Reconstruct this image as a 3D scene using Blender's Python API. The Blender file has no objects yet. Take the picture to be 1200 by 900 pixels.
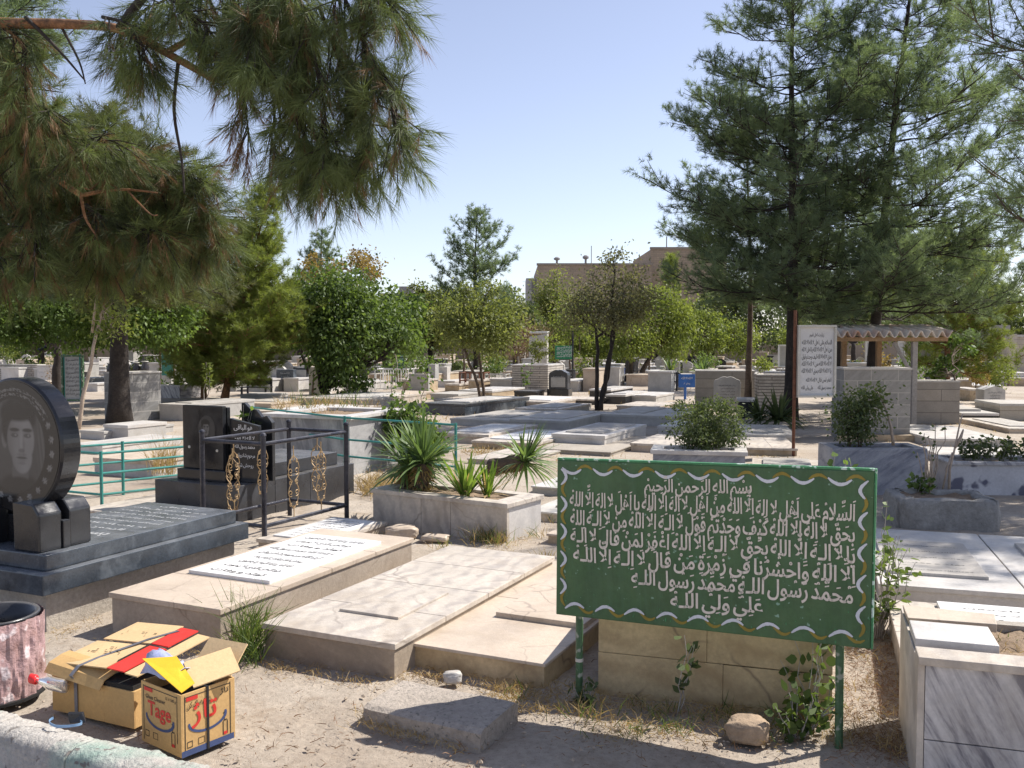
import bpy, bmesh, math, random
import numpy as np
from mathutils import Vector, Matrix

# ------------------------------------------------------------------ camera, sky, sun, exposure
S = bpy.context.scene
COL = S.collection
H = 1.6
FPX = 1100.0
TH = math.atan(52 / FPX)
cam_d = bpy.data.cameras.new('camera')
cam_d.sensor_width = 36
cam_d.lens = 36 * FPX / 1200
cam_d.clip_start = 0.05
cam_d.clip_end = 3000
cam = bpy.data.objects.new('camera', cam_d)
COL.objects.link(cam)
cam.location = (0, 0, H)
cam.rotation_euler = (math.pi / 2 - TH, 0, 0)
S.camera = cam

SUN_AZ = math.radians(65.7)      # clockwise from +Y
SUN_EL = math.radians(50)
W = bpy.data.worlds.new('World')
S.world = W
W.use_nodes = True
nt = W.node_tree
bg = nt.nodes['Background']
sky = nt.nodes.new('ShaderNodeTexSky')
sky.sky_type = 'NISHITA'
sky.sun_disc = False
sky.sun_elevation = SUN_EL
sky.sun_rotation = SUN_AZ
sky.altitude = 1100
sky.air_density = 1.0
sky.dust_density = 1.0
sky.ozone_density = 1.6
hs_ = nt.nodes.new('ShaderNodeHueSaturation')
hs_.inputs['Saturation'].default_value = 0.72
hs_.inputs['Value'].default_value = 1.0
nt.links.new(sky.outputs[0], hs_.inputs['Color'])
tn_ = nt.nodes.new('ShaderNodeMix'); tn_.data_type = 'RGBA'; tn_.blend_type = 'MULTIPLY'; tn_.inputs[0].default_value = 1
tn_.inputs[7].default_value = (1.03, .985, 1.04, 1)
nt.links.new(hs_.outputs[0], tn_.inputs[6])
nt.links.new(tn_.outputs[2], bg.inputs[0])
bg.inputs[1].default_value = 0.110
sun_d = bpy.data.lights.new('sun', 'SUN')
sun_d.energy = 4.6
sun_d.angle = math.radians(0.53)
sun_d.color = (1.0, 0.95, 0.875)
sun = bpy.data.objects.new('sun', sun_d)
COL.objects.link(sun)
to_sun = Vector((math.sin(SUN_AZ) * math.cos(SUN_EL), math.cos(SUN_AZ) * math.cos(SUN_EL), math.sin(SUN_EL)))
sun.rotation_euler = (-to_sun).to_track_quat('-Z', 'Y').to_euler()
sun.location = to_sun * 60
vs = S.view_settings
vs.view_transform = 'Standard'
vs.look = 'None'
vs.exposure = 0.68
vs.gamma = 1
vs.use_curve_mapping = False
S.cycles.use_denoising = True
S.cycles.max_bounces = 6
S.cycles.transparent_max_bounces = 6

# ------------------------------------------------------------------ small helpers
rng = random.Random(7)
NR = np.random.default_rng(11)
cT, sT = math.cos(TH), math.sin(TH)

def ray(px, py):
    u = (px - 600) / FPX
    v = (450 - py) / FPX
    return Vector((u, cT + v * sT, -sT + v * cT))

def gp(px, py, z=0.0):
    "the place on the level z that the photograph shows at px, py"
    r = ray(px, py)
    t = (z - H) / r.z
    return Vector((r.x * t, r.y * t, z))

def pd(px, py, Y):
    r = ray(px, py)
    t = Y / r.y
    return Vector((r.x * t, Y, H + r.z * t))

GA = 24.9      # the grid of graves
GB = 17.4      # the rows nearest on the other side

def axes(a):
    a = math.radians(a)
    return Vector((math.cos(a), -math.sin(a), 0)), Vector((math.sin(a), math.cos(a), 0))

def front(pxL, pyB, pxR, pyT, a=GA, z0=0.0):
    "base corner, width and height of a front that spans pxL..pxR and stands on the ground at pyB"
    P = gp(pxL, pyB, z0)
    D2, D1 = axes(a)
    dep = P.y * cT - (P.z - H) * sT
    u = (pxR - 600) / FPX
    w = (u * dep - P.x) / (D2.x - u * D2.y * cT)
    h = pd(pxL, pyT, P.y).z - z0
    return P, w, h

def tag(o, label=None, cat=None, group=None, kind=None):
    if label: o['label'] = label
    if cat: o['category'] = cat
    if group: o['group'] = group
    if kind: o['kind'] = kind
    return o

def thing(name, label, cat, loc=(0, 0, 0), a=0.0, group=None):
    o = bpy.data.objects.new(name, None)
    o.empty_display_size = 0.2
    COL.objects.link(o)
    o.location = loc
    o.rotation_euler = (0, 0, -math.radians(a))
    return tag(o, label, cat, group)

def link(name, me, mat, parent=None):
    o = bpy.data.objects.new(name, me)
    COL.objects.link(o)
    if mat is not None:
        me.materials.append(mat)
    if parent is not None:
        o.parent = parent
    return o

class MB:
    def __init__(s):
        s.v = []; s.f = []
    def box(s, x0, x1, y0, y1, z0, z1):
        n = len(s.v)
        s.v += [(x0, y0, z0), (x1, y0, z0), (x1, y1, z0), (x0, y1, z0), (x0, y0, z1), (x1, y0, z1), (x1, y1, z1), (x0, y1, z1)]
        s.f += [tuple(n + i for i in q) for q in ((3, 2, 1, 0), (4, 5, 6, 7), (0, 1, 5, 4), (1, 2, 6, 5), (2, 3, 7, 6), (3, 0, 4, 7))]
        return s
    def hexa(s, pts):
        n = len(s.v)
        s.v += [tuple(p) for p in pts]
        s.f += [tuple(n + i for i in q) for q in ((3, 2, 1, 0), (4, 5, 6, 7), (0, 1, 5, 4), (1, 2, 6, 5), (2, 3, 7, 6), (3, 0, 4, 7))]
        return s
    def prism(s, pts, y0, y1, axis='y'):
        "outline in x,z pushed along y (or x,y pushed along z)"
        n = len(s.v); k = len(pts)
        if axis == 'y':
            s.v += [(p[0], y0, p[1]) for p in pts] + [(p[0], y1, p[1]) for p in pts]
        else:
            s.v += [(p[0], p[1], y0) for p in pts] + [(p[0], p[1], y1) for p in pts]
        s.f.append(tuple(range(n, n + k)))
        s.f.append(tuple(range(n + 2 * k - 1, n + k - 1, -1)))
        for i in range(k):
            j = (i + 1) % k
            s.f.append((n + i, n + k + i, n + k + j, n + j))
        return s
    def poly(s, pts):
        n = len(s.v)
        s.v += [tuple(p) for p in pts]
        s.f.append(tuple(range(n, n + len(pts))))
        return s
    def tube(s, pts, r, k=8, cap=True):
        pts = [Vector(p) for p in pts]
        m = len(pts)
        rr = r if isinstance(r, (list, tuple)) else [r] * m
        n0 = len(s.v)
        prev = None
        for i, p in enumerate(pts):
            t = (pts[min(i + 1, m - 1)] - pts[max(i - 1, 0)])
            t = t.normalized() if t.length > 1e-9 else Vector((0, 0, 1))
            if prev is None:
                a = Vector((0, 0, 1)) if abs(t.z) < .9 else Vector((1, 0, 0))
                x = t.cross(a).normalized()
            else:
                x = (prev - t * prev.dot(t))
                x = x.normalized() if x.length > 1e-6 else t.orthogonal().normalized()
            prev = x
            y = t.cross(x)
            for j in range(k):
                q = 2 * math.pi * j / k
                s.v.append(tuple(p + (x * math.cos(q) + y * math.sin(q)) * rr[i]))
        for i in range(m - 1):
            for j in range(k):
                a = n0 + i * k + j; b = n0 + i * k + (j + 1) % k
                s.f.append((a, b, b + k, a + k))
        if cap:
            s.f.append(tuple(n0 + j for j in range(k - 1, -1, -1)))
            s.f.append(tuple(n0 + (m - 1) * k + j for j in range(k)))
        return s
    def lathe(s, prof, k=24, c=(0, 0, 0), cap=True):
        n0 = len(s.v)
        for r, z in prof:
            for j in range(k):
                q = 2 * math.pi * j / k
                s.v.append((c[0] + r * math.cos(q), c[1] + r * math.sin(q), c[2] + z))
        m = len(prof)
        for i in range(m - 1):
            for j in range(k):
                a = n0 + i * k + j; b = n0 + i * k + (j + 1) % k
                s.f.append((a, b, b + k, a + k))
        if cap:
            s.f.append(tuple(n0 + j for j in range(k - 1, -1, -1)))
            s.f.append(tuple(n0 + (m - 1) * k + j for j in range(k)))
        return s
    def build(s, name, mat, parent=None, bevel=0.0, smooth=False, jitter=0.0, seg=2):
        me = bpy.data.meshes.new(name)
        me.from_pydata(s.v, [], s.f)
        if bevel or jitter:
            bm = bmesh.new(); bm.from_mesh(me)
            if bevel:
                ed = [e for e in bm.edges if len(e.link_faces) == 2 and e.calc_face_angle(0) > .5]
                bmesh.ops.bevel(bm, geom=ed, offset=bevel, segments=seg, profile=.6, affect='EDGES', clamp_overlap=True)
            bm.to_mesh(me); bm.free()
        if len(me.polygons):
            box_uv(me)
        if smooth:
            me.polygons.foreach_set('use_smooth', np.ones(len(me.polygons), bool))
        me.update()
        return link(name, me, mat, parent)

def box_uv(me):
    nl = len(me.loops)
    co = np.empty(len(me.vertices) * 3, np.float32); me.vertices.foreach_get('co', co); co = co.reshape(-1, 3)
    vi = np.empty(nl, np.int32); me.loops.foreach_get('vertex_index', vi)
    nf = len(me.polygons)
    no = np.empty(nf * 3, np.float32); me.polygons.foreach_get('normal', no); no = np.abs(no.reshape(-1, 3))
    tot = np.empty(nf, np.int32); me.polygons.foreach_get('loop_total', tot)
    ax = np.repeat(no.argmax(1), tot)
    p = co[vi]
    uv = np.where((ax == 2)[:, None], p[:, :2], np.where((ax == 0)[:, None], p[:, [1, 2]], p[:, [0, 2]]))
    l = me.uv_layers.new(name='UVMap')
    l.data.foreach_set('uv', uv.astype(np.float32).ravel())

def fast_mesh(name, V, k, mat, parent=None, tint=None):
    "V: (n,k,3) separate polygons of k corners"
    n = V.shape[0]
    me = bpy.data.meshes.new(name)
    me.vertices.add(n * k)
    me.vertices.foreach_set('co', np.ascontiguousarray(V, np.float32).ravel())
    me.loops.add(n * k)
    me.loops.foreach_set('vertex_index', np.arange(n * k, dtype=np.int32))
    me.polygons.add(n)
    me.polygons.foreach_set('loop_start', np.arange(0, n * k, k, dtype=np.int32))
    me.update(calc_edges=True)
    if tint is not None:
        at = me.attributes.new('tint', 'FLOAT', 'POINT')
        at.data.foreach_set('value', np.repeat(tint, k).astype(np.float32))
    return link(name, me, mat, parent)

def unit(a):
    return a / np.maximum(np.linalg.norm(a, axis=-1, keepdims=True), 1e-9)

# ------------------------------------------------------------------ materials
def nodes(m):
    m.use_nodes = True
    t = m.node_tree
    return t, t.nodes, t.links, t.nodes['Principled BSDF']

def ramp(N, stops):
    r = N.new('ShaderNodeValToRGB')
    e = r.color_ramp.elements
    while len(e) < len(stops): e.new(.5)
    for i, (p, c) in enumerate(stops):
        e[i].position = p
        e[i].color = (*c, 1) if len(c) == 3 else c
    return r

def mixc(N, L, f, a, b, mode='MIX'):
    m = N.new('ShaderNodeMix'); m.data_type = 'RGBA'; m.blend_type = mode
    for sock, val in ((0, f), (6, a), (7, b)):
        if hasattr(val, 'is_linked'): L.new(val, m.inputs[sock])
        elif sock == 0: m.inputs[0].default_value = val
        else: m.inputs[sock].default_value = (*val, 1)
    return m.outputs[2]

def noise(N, L, vec, scale, detail=5, rough=.55, dist=0.0):
    n = N.new('ShaderNodeTexNoise')
    n.inputs['Scale'].default_value = scale; n.inputs['Detail'].default_value = detail
    n.inputs['Roughness'].default_value = rough; n.inputs['Distortion'].default_value = dist
    L.new(vec, n.inputs['Vector'])
    return n.outputs[0]

def mul(c, k):
    return tuple(min(.95, x * k) for x in c)

def mat(name, col, var=.18, vsc=2.5, fine=.14, fsc=38, rough=.6, metal=0.0, bump=.25, bsc=90, vein=None, tile=None, stain=None, speck=None, crack=None, dust=None, streak=None):
    m = bpy.data.materials.new(name)
    t, N, L, B = nodes(m)
    g = N.new('ShaderNodeNewGeometry')
    P = g.outputs['Position']
    r1 = ramp(N, [(.3, mul(col, 1 - var)), (.72, mul(col, 1 + var))])
    L.new(noise(N, L, P, vsc, 6), r1.inputs[0])
    c = r1.outputs[0]
    r2 = ramp(N, [(.3, (1 - fine,) * 3), (.7, (1 + fine,) * 3)])
    L.new(noise(N, L, P, fsc, 4, .7), r2.inputs[0])
    c = mixc(N, L, 1.0, c, r2.outputs[0], 'MULTIPLY')
    if vein:      # (colour, scale, amount, distortion, rotation)
        vc, sc, amt, dist, rot = vein
        mp = N.new('ShaderNodeMapping'); L.new(P, mp.inputs[0]); mp.inputs['Rotation'].default_value = rot
        wv = N.new('ShaderNodeTexWave'); L.new(mp.outputs[0], wv.inputs[0])
        wv.inputs['Scale'].default_value = sc; wv.inputs['Distortion'].default_value = dist
        wv.inputs['Detail'].default_value = 4; wv.inputs['Detail Scale'].default_value = 1.3
        rv = ramp(N, [(.35, (0, 0, 0)), (.95, (amt, amt, amt))])
        L.new(wv.outputs[1], rv.inputs[0])
        mm = N.new('ShaderNodeMath'); mm.operation = 'MULTIPLY'
        rn = ramp(N, [(.35, (0, 0, 0)), (.6, (1, 1, 1))]); L.new(noise(N, L, P, sc * 1.7 + 2, 4), rn.inputs[0])
        L.new(rv.outputs[0], mm.inputs[0]); L.new(rn.outputs[0], mm.inputs[1])
        c = mixc(N, L, mm.outputs[0], c, vc)
    if streak:    # (colour, grid angle, slope in degrees, scale across, scale along, amount)
        kc, ga, sl, k1, k2, amt = streak
        e2, e1 = axes(ga); q = math.radians(sl)
        dr = e2 * math.cos(q) - Vector((0, 0, 1)) * math.sin(q); pp = e2 * math.sin(q) + Vector((0, 0, 1)) * math.cos(q)
        cx = N.new('ShaderNodeCombineXYZ')
        for ii, (vv, kk) in enumerate(((pp, k1), (dr, k2), (e1, k2))):
            vm = N.new('ShaderNodeVectorMath'); vm.operation = 'DOT_PRODUCT'; L.new(P, vm.inputs[0]); vm.inputs[1].default_value = vv * kk
            L.new(vm.outputs['Value'], cx.inputs[ii])
        rk = ramp(N, [(.40, (amt,) * 3), (.50, (amt * .35,) * 3), (.60, (0, 0, 0))]); L.new(noise(N, L, cx.outputs[0], 1, 8, .68, .35), rk.inputs[0])
        c = mixc(N, L, rk.outputs[0], c, kc)
    if stain:     # (colour, scale, amount)
        sc_, s, amt = stain
        rs = ramp(N, [(.5, (0, 0, 0)), (.72, (amt,) * 3)]); L.new(noise(N, L, P, s, 7, .65, .4), rs.inputs[0])
        c = mixc(N, L, rs.outputs[0], c, sc_)
    if speck:     # (colour, scale, threshold)
        sc_, s, th = speck
        rs = ramp(N, [(th, (0, 0, 0)), (th + .06, (1, 1, 1))]); L.new(noise(N, L, P, s, 2, .5), rs.inputs[0])
        c = mixc(N, L, rs.outputs[0], c, sc_)
    hgt = noise(N, L, P, bsc, 5, .65)
    if crack:     # (colour, scale)
        cc, s = crack
        vo = N.new('ShaderNodeTexVoronoi'); vo.feature = 'DISTANCE_TO_EDGE'; vo.inputs['Scale'].default_value = s
        dn = N.new('ShaderNodeTexNoise'); dn.inputs['Scale'].default_value = 5; L.new(P, dn.inputs['Vector'])
        ad = N.new('ShaderNodeMixRGB'); ad.inputs[0].default_value = .12; L.new(P, ad.inputs[1]); L.new(dn.outputs[1], ad.inputs[2])
        L.new(ad.outputs[0], vo.inputs['Vector'])
        rc = ramp(N, [(.0, (.75,) * 3), (.018, (0, 0, 0))]); L.new(vo.outputs[0], rc.inputs[0])
        brk = ramp(N, [(.45, (0, 0, 0)), (.6, (1, 1, 1))]); L.new(noise(N, L, P, 3.1, 3), brk.inputs[0])
        mm = N.new('ShaderNodeMath'); mm.operation = 'MULTIPLY'; L.new(rc.outputs[0], mm.inputs[0]); L.new(brk.outputs[0], mm.inputs[1])
        c = mixc(N, L, mm.outputs[0], c, cc)
    if tile:      # (w, h, mortar colour, mortar size, offset)
        w, h, mc, ms, off = tile
        uv = N.new('ShaderNodeUVMap'); uv.uv_map = 'UVMap'
        bt = N.new('ShaderNodeTexBrick'); L.new(uv.outputs[0], bt.inputs[0])
        bt.offset = off
        bt.inputs['Scale'].default_value = 1; bt.inputs['Brick Width'].default_value = w; bt.inputs['Row Height'].default_value = h
        bt.inputs['Mortar Size'].default_value = ms; bt.inputs['Mortar Smooth'].default_value = .15
        bt.inputs['Color1'].default_value = (.88, .88, .88, 1); bt.inputs['Color2'].default_value = (1.1, 1.08, 1.05, 1)
        bt.inputs['Mortar'].default_value = (1, 1, 1, 1)
        c = mixc(N, L, 1.0, c, bt.outputs[0], 'MULTIPLY')
        c = mixc(N, L, bt.outputs[1], c, mc)
        sb = N.new('ShaderNodeMath'); sb.operation = 'SUBTRACT'; L.new(hgt, sb.inputs[0]); L.new(bt.outputs[1], sb.inputs[1]); hgt = sb.outputs[0]
    if dust:      # pale dust lying on faces that look up
        dc, amt = dust
        sp = N.new('ShaderNodeSeparateXYZ'); L.new(g.outputs['Normal'], sp.inputs[0])
        rd = ramp(N, [(.6, (0, 0, 0)), (.95, (amt,) * 3)]); L.new(sp.outputs[2], rd.inputs[0])
        mm = N.new('ShaderNodeMath'); mm.operation = 'MULTIPLY'
        rn = ramp(N, [(.3, (.35,) * 3), (.65, (1, 1, 1))]); L.new(noise(N, L, P, 6, 6, .7), rn.inputs[0])
        L.new(rd.outputs[0], mm.inputs[0]); L.new(rn.outputs[0], mm.inputs[1])
        c = mixc(N, L, mm.outputs[0], c, dc)
    L.new(c, B.inputs['Base Color'])
    rr = N.new('ShaderNodeMapRange'); L.new(noise(N, L, P, 7, 4), rr.inputs[0])
    rr.inputs[1].default_value = .3; rr.inputs[2].default_value = .7
    rr.inputs[3].default_value = max(.05, rough - .12); rr.inputs[4].default_value = min(1, rough + .12)
    L.new(rr.outputs[0], B.inputs['Roughness'])
    B.inputs['Metallic'].default_value = metal
    if bump:
        b = N.new('ShaderNodeBump'); b.inputs['Strength'].default_value = bump; b.inputs['Distance'].default_value = .01
        L.new(hgt, b.inputs['Height']); L.new(b.outputs[0], B.inputs['Normal'])
    return m

def leaf(name, c1, c2, trans=.35, scale=1.3, rough=.55):
    m = bpy.data.materials.new(name)
    t, N, L, B = nodes(m)
    g = N.new('ShaderNodeNewGeometry')
    at = N.new('ShaderNodeAttribute'); at.attribute_name = 'tint'
    ad = N.new('ShaderNodeMath'); ad.operation = 'ADD'
    mr = N.new('ShaderNodeMapRange'); mr.inputs[1].default_value = .3; mr.inputs[2].default_value = .7
    mr.inputs[3].default_value = -.35; mr.inputs[4].default_value = .35
    L.new(noise(N, L, g.outputs['Position'], scale, 4), mr.inputs[0])
    L.new(at.outputs['Fac'], ad.inputs[0]); L.new(mr.outputs[0], ad.inputs[1])
    cl = ramp(N, [(0, c1), (1, c2)]); L.new(ad.outputs[0], cl.inputs[0])
    L.new(cl.outputs[0], B.inputs['Base Color']); B.inputs['Roughness'].default_value = rough
    B.inputs['Specular IOR Level'].default_value = .35
    tr = N.new('ShaderNodeBsdfTranslucent')
    k = mixc(N, L, 1.0, cl.outputs[0], (1.5, 1.5, .8), 'MULTIPLY'); L.new(k, tr.inputs[0])
    mx = N.new('ShaderNodeMixShader'); mx.inputs[0].default_value = trans
    L.new(B.outputs[0], mx.inputs[1]); L.new(tr.outputs[0], mx.inputs[2])
    L.new(mx.outputs[0], N['Material Output'].inputs[0])
    return m

DUST = ((.42, .36, .29), .45)
M = {}
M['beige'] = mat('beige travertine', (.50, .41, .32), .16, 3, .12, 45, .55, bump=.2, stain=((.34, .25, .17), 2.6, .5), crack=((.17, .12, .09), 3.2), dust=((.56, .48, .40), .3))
M['beige2'] = mat('yellowed travertine', (.47, .37, .25), .2, 2.2, .14, 40, .6, stain=((.25, .16, .08), 2.2, .65), crack=((.2, .14, .09), 2.2), vein=((.33, .23, .13), 1.2, .5, 6, (.2, .5, .3)))
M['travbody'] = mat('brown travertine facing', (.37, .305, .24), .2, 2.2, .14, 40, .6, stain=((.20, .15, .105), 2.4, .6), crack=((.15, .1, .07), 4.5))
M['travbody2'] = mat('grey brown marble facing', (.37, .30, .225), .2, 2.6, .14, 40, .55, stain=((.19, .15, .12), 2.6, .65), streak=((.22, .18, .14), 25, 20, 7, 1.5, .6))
M['cream'] = mat('cream marble', (.53, .47, .40), .14, 2.2, .12, 40, .5, stain=((.34, .27, .195), 2.8, .6), streak=((.36, .32, .285), 25, 3, 1, 1, 0), vein=((.33, .29, .26), 2.6, .7, 9, (.4, .2, .45)), crack=((.22, .18, .15), 1.9))
M['white'] = mat('white marble', (.57, .54, .505), .12, 2.6, .1, 38, .45, stain=((.42, .37, .31), 2.8, .5), vein=((.36, .35, .35), 1.3, .5, 10, (.3, .7, .9)))
M['plaque'] = mat('white plaque marble', (.70, .69, .68), .08, 5, .06, 60, .4, stain=((.5, .47, .43), 5, .4))
M['grey'] = mat('grey granite', (.41, .395, .37), .18, 3, .2, 120, .5, stain=((.2, .19, .18), 3, .5), dust=DUST)
M['lgrey'] = mat('pale grey stone', (.45, .43, .40), .15, 3, .15, 60, .6, stain=((.3, .27, .23), 2.5, .5), dust=DUST)
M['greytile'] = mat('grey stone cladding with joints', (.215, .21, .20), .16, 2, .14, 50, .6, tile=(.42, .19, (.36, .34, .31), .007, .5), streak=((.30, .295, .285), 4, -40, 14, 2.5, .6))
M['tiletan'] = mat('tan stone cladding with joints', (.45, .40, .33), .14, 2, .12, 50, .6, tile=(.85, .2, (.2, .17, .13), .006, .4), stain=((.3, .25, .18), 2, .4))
M['split'] = mat('thin split stone courses', (.46, .42, .37), .2, 4, .2, 30, .75, tile=(.6, .07, (.13, .11, .1), .009, .5), bump=.6)
M['black'] = mat('black granite', (.022, .023, .026), .3, 5, .3, 160, .16, bump=.03, dust=((.13, .135, .15), .55))
M['blackmatt'] = mat('weathered black granite', (.035, .036, .041), .3, 3, .25, 120, .32, bump=.06, dust=((.2, .19, .18), .65), stain=((.09, .095, .11), 3, .5))
M['bluegranite'] = mat('blue black granite', (.045, .055, .068), .35, 4, .3, 90, .25, bump=.08, stain=((.16, .18, .2), 5, .65), dust=((.27, .28, .3), .6))
M['bluemarble'] = mat('blue grey veined marble', (.33, .335, .36), .2, 2.5, .12, 40, .4, streak=((.14, .15, .19), 3, -35, 12, 2.2, .9), stain=((.42, .43, .46), 3, .5))
M['veined'] = mat('white marble with dark streaks', (.52, .50, .49), .14, 3, .1, 40, .45, streak=((.105, .10, .125), 18, 62, 15, 2.0, .95), stain=((.36, .33, .30), 2.2, .6))
M['speckm'] = mat('mottled white marble', (.50, .49, .50), .15, 3, .1, 40, .45, speck=((.1, .1, .14), 5.5, .58))
M['greymarble'] = mat('grey banded marble', (.42, .41, .40), .15, 2, .1, 40, .45, streak=((.16, .16, .17), 22, 80, 6, 1.0, .85), dust=((.5, .46, .4), .3))
M['concrete'] = mat('weathered concrete', (.36, .32, .27), .18, 2, .2, 45, .9, bump=.7, bsc=45, stain=((.24, .2, .16), 3, .6))
M['stepstone'] = mat('worn grey stone', (.36, .31, .26), .15, 3, .2, 40, .9, bump=1.0, bsc=55, speck=((.2, .18, .15), 60, .62))
M['rough'] = mat('rough natural stone', (.30, .285, .26), .25, 4, .2, 30, .9, bump=1.4, bsc=22, stain=((.16, .15, .13), 4, .6))
M['rock'] = mat('brown rock', (.34, .25, .17), .25, 8, .2, 50, .95, bump=1.0, bsc=40)
M['soil'] = mat('dry soil', (.24, .17, .11), .25, 8, .3, 60, .95, bump=1.2, bsc=40)
M['ink'] = mat('engraved dark letters', (.10, .095, .09), .1, 20, .1, 90, .7, bump=0)
M['engrave'] = mat('pale engraved letters', (.42, .43, .44), .1, 20, .2, 90, .7, bump=0)
M['engravedim'] = mat('dull engraved letters', (.15, .155, .16), .2, 20, .2, 90, .7, bump=0)
M['tiledark'] = mat('dim tan stone cladding with joints', (.30, .27, .235), .14, 2, .12, 50, .6, tile=(.85, .22, (.13, .11, .09), .006, .4), stain=((.2, .17, .13), 2, .4))  # darker copy of the tan cladding, tree shade put into its colour
M['goldink'] = mat('yellow painted letters', (.55, .42, .12), .1, 20, .1, 90, .6, bump=0)
M['steel'] = mat('dark painted steel', (.030, .030, .040), .3, 9, .3, 80, .33, .3, bump=.1, stain=((.12, .11, .12), 14, .5), dust=((.2, .2, .22), .4))
M['gold'] = mat('gilded iron scroll', (.36, .245, .125), .25, 9, .3, 70, .5, .3, bump=.1, stain=((.2, .1, .05), 16, .5))
M['teal'] = mat('teal paint', (.045, .25, .215), .2, 5, .2, 60, .45, bump=.1, stain=((.03, .12, .1), 9, .5))
M['whitepaint'] = mat('white paint', (.70, .69, .66), .08, 5, .08, 50, .5, bump=.05)
M['bluepaint'] = mat('blue paint', (.03, .13, .42), .15, 5, .1, 50, .45, bump=.05)
M['rust'] = mat('rusty steel', (.16, .065, .035), .3, 9, .3, 60, .8, .1, bump=.4)
M['alu'] = mat('pale frame', (.55, .53, .48), .1, 8, .1, 60, .4, .2, bump=.05)
M['board'] = mat('painted green board', (.042, .105, .036), .28, 5, .16, 50, .5, bump=.16, bsc=70, streak=((.062, .135, .068), 24.9, 86, 42, 2.2, .45), stain=((.066, .130, .052), 6, .6), speck=((.22, .36, .27), 36, .70))
M['boardedge'] = mat('worn green paint edge', (.05, .21, .085), .2, 8, .2, 70, .5, bump=.15, speck=((.5, .62, .55), 34, .6))
M['greenpost'] = mat('green painted post', (.055, .12, .055), .2, 8, .2, 70, .5, bump=.15, speck=((.3, .32, .26), 22, .58))
M['paintwhite'] = mat('hand brushed off white paint', (.66, .60, .52), .08, 20, .1, 140, .6, bump=.05, stain=((.4, .34, .26), 45, .4))
M['paintgrey'] = mat('hand brushed cool white paint', (.58, .60, .64), .08, 20, .1, 140, .6, bump=.05)
M['paintyellow'] = mat('olive yellow brush strokes', (.24, .18, .022), .15, 20, .1, 140, .6, bump=.05)
M['card'] = mat('corrugated cardboard', (.55, .345, .14), .12, 5, .08, 70, .85, bump=.12, bsc=70)
M['cardlid'] = mat('paler cardboard flap', (.60, .42, .22), .1, 5, .08, 70, .85, bump=.12, bsc=70)
M['carddark'] = mat('black box interior', (.02, .018, .016), .2, 6, .1, 40, .9)  # near-black colour stands for the shade inside open cartons
M['printred'] = mat('red print', (.60, .035, .025), .08, 9, .06, 50, .6, bump=0)
M['printblue'] = mat('dark blue print', (.045, .07, .17), .1, 9, .06, 50, .6, bump=0)
M['printblack'] = mat('black print', (.03, .025, .02), .1, 9, .06, 50, .6, bump=0)
M['yellow'] = mat('yellow printed card', (.78, .47, .03), .1, 7, .05, 50, .45, bump=.1)
M['bag'] = mat('pale blue plastic bag', (.40, .44, .66), .15, 12, .1, 50, .25, bump=.6, bsc=25)
M['strap'] = mat('grey plastic strap', (.16, .16, .18), .15, 12, .1, 50, .35, bump=.05)
M['blackstrap'] = mat('black plastic strap', (.02, .02, .022), .15, 12, .1, 50, .35, bump=.05)
M['bluecord'] = mat('pale blue band', (.20, .34, .52), .15, 12, .1, 50, .4, bump=.05)
M['redcap'] = mat('red plastic cap', (.68, .03, .03), .05, 12, .05, 50, .3, bump=.03)
M['pink'] = mat('crinkled pink plastic sheet', (.42, .275, .27), .3, 7, .2, 30, .22, bump=1.6, bsc=14, stain=((.36, .2, .16), 6, .6), speck=((.68, .58, .58), 14, .6))
M['dark'] = mat('dark hollow', (.008, .008, .008), .1, 9, .1, 50, .9, bump=0)  # near-black, shade of hollows put into the colour
M['kerbm'] = mat('kerb with worn teal and white paint', (.43, .40, .36), .16, 4, .2, 40, .9, bump=1.3, bsc=45, stain=((.16, .34, .27), 2.2, .75), speck=((.2, .18, .16), 26, .63))
M['bark'] = mat('grey brown bark', (.11, .078, .055), .35, 6, .4, 26, .95, bump=1.4, bsc=20)
M['barkred'] = mat('orange pine bark', (.23, .115, .055), .4, 9, .5, 34, .95, bump=1.6, bsc=26, stain=((.055, .035, .025), 8, .85))
M['yellowm'] = mat('yellow stained marble', (.50, .375, .215), .2, 2.4, .14, 40, .55, stain=((.24, .16, .085), 3, .6), vein=((.30, .2, .1), 2.2, .5, 6, (.1, 1.3, .2)), crack=((.16, .11, .07), 2.0))
M['barkdark'] = mat('dark bark', (.036, .028, .023), .3, 6, .4, 30, .95, bump=1.2, bsc=24)  # dark bark, base lowered further to carry the crown's deep shade
M['barkpale'] = mat('pale smooth bark', (.40, .32, .25), .2, 9, .2, 40, .8, bump=.5, bsc=30)
M['brick'] = mat('brown brick', (.34, .27, .20), .12, .4, .12, 9, .9, tile=(.45, .16, (.22, .18, .14), .012, .5), stain=((.20, .15, .11), .35, .6), bump=.2)
M['wallb'] = mat('brown rendered wall', (.26, .22, .18), .14, .5, .12, 9, .9, bump=.2)
M['bgrey'] = mat('grey rendered wall', (.27, .255, .25), .1, .5, .1, 9, .9, bump=.2)
M['bwhite'] = mat('off white render', (.52, .50, .48), .08, .5, .1, 9, .9, bump=.2)
M['tin'] = mat('faded corrugated sheet', (.62, .54, .45), .12, 4, .12, 30, .6, bump=.1, stain=((.46, .20, .10), 2.2, .85))
M['wood'] = mat('weathered timber', (.30, .19, .10), .2, 4, .25, 30, .85, bump=.5, bsc=30)
M['woodgrey'] = mat('grey weathered post', (.33, .30, .27), .15, 4, .2, 30, .85, bump=.5, bsc=30)
M['panelgrey'] = mat('grey printed panel', (.42, .41, .39), .1, 6, .1, 60, .5, bump=.03)
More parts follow.
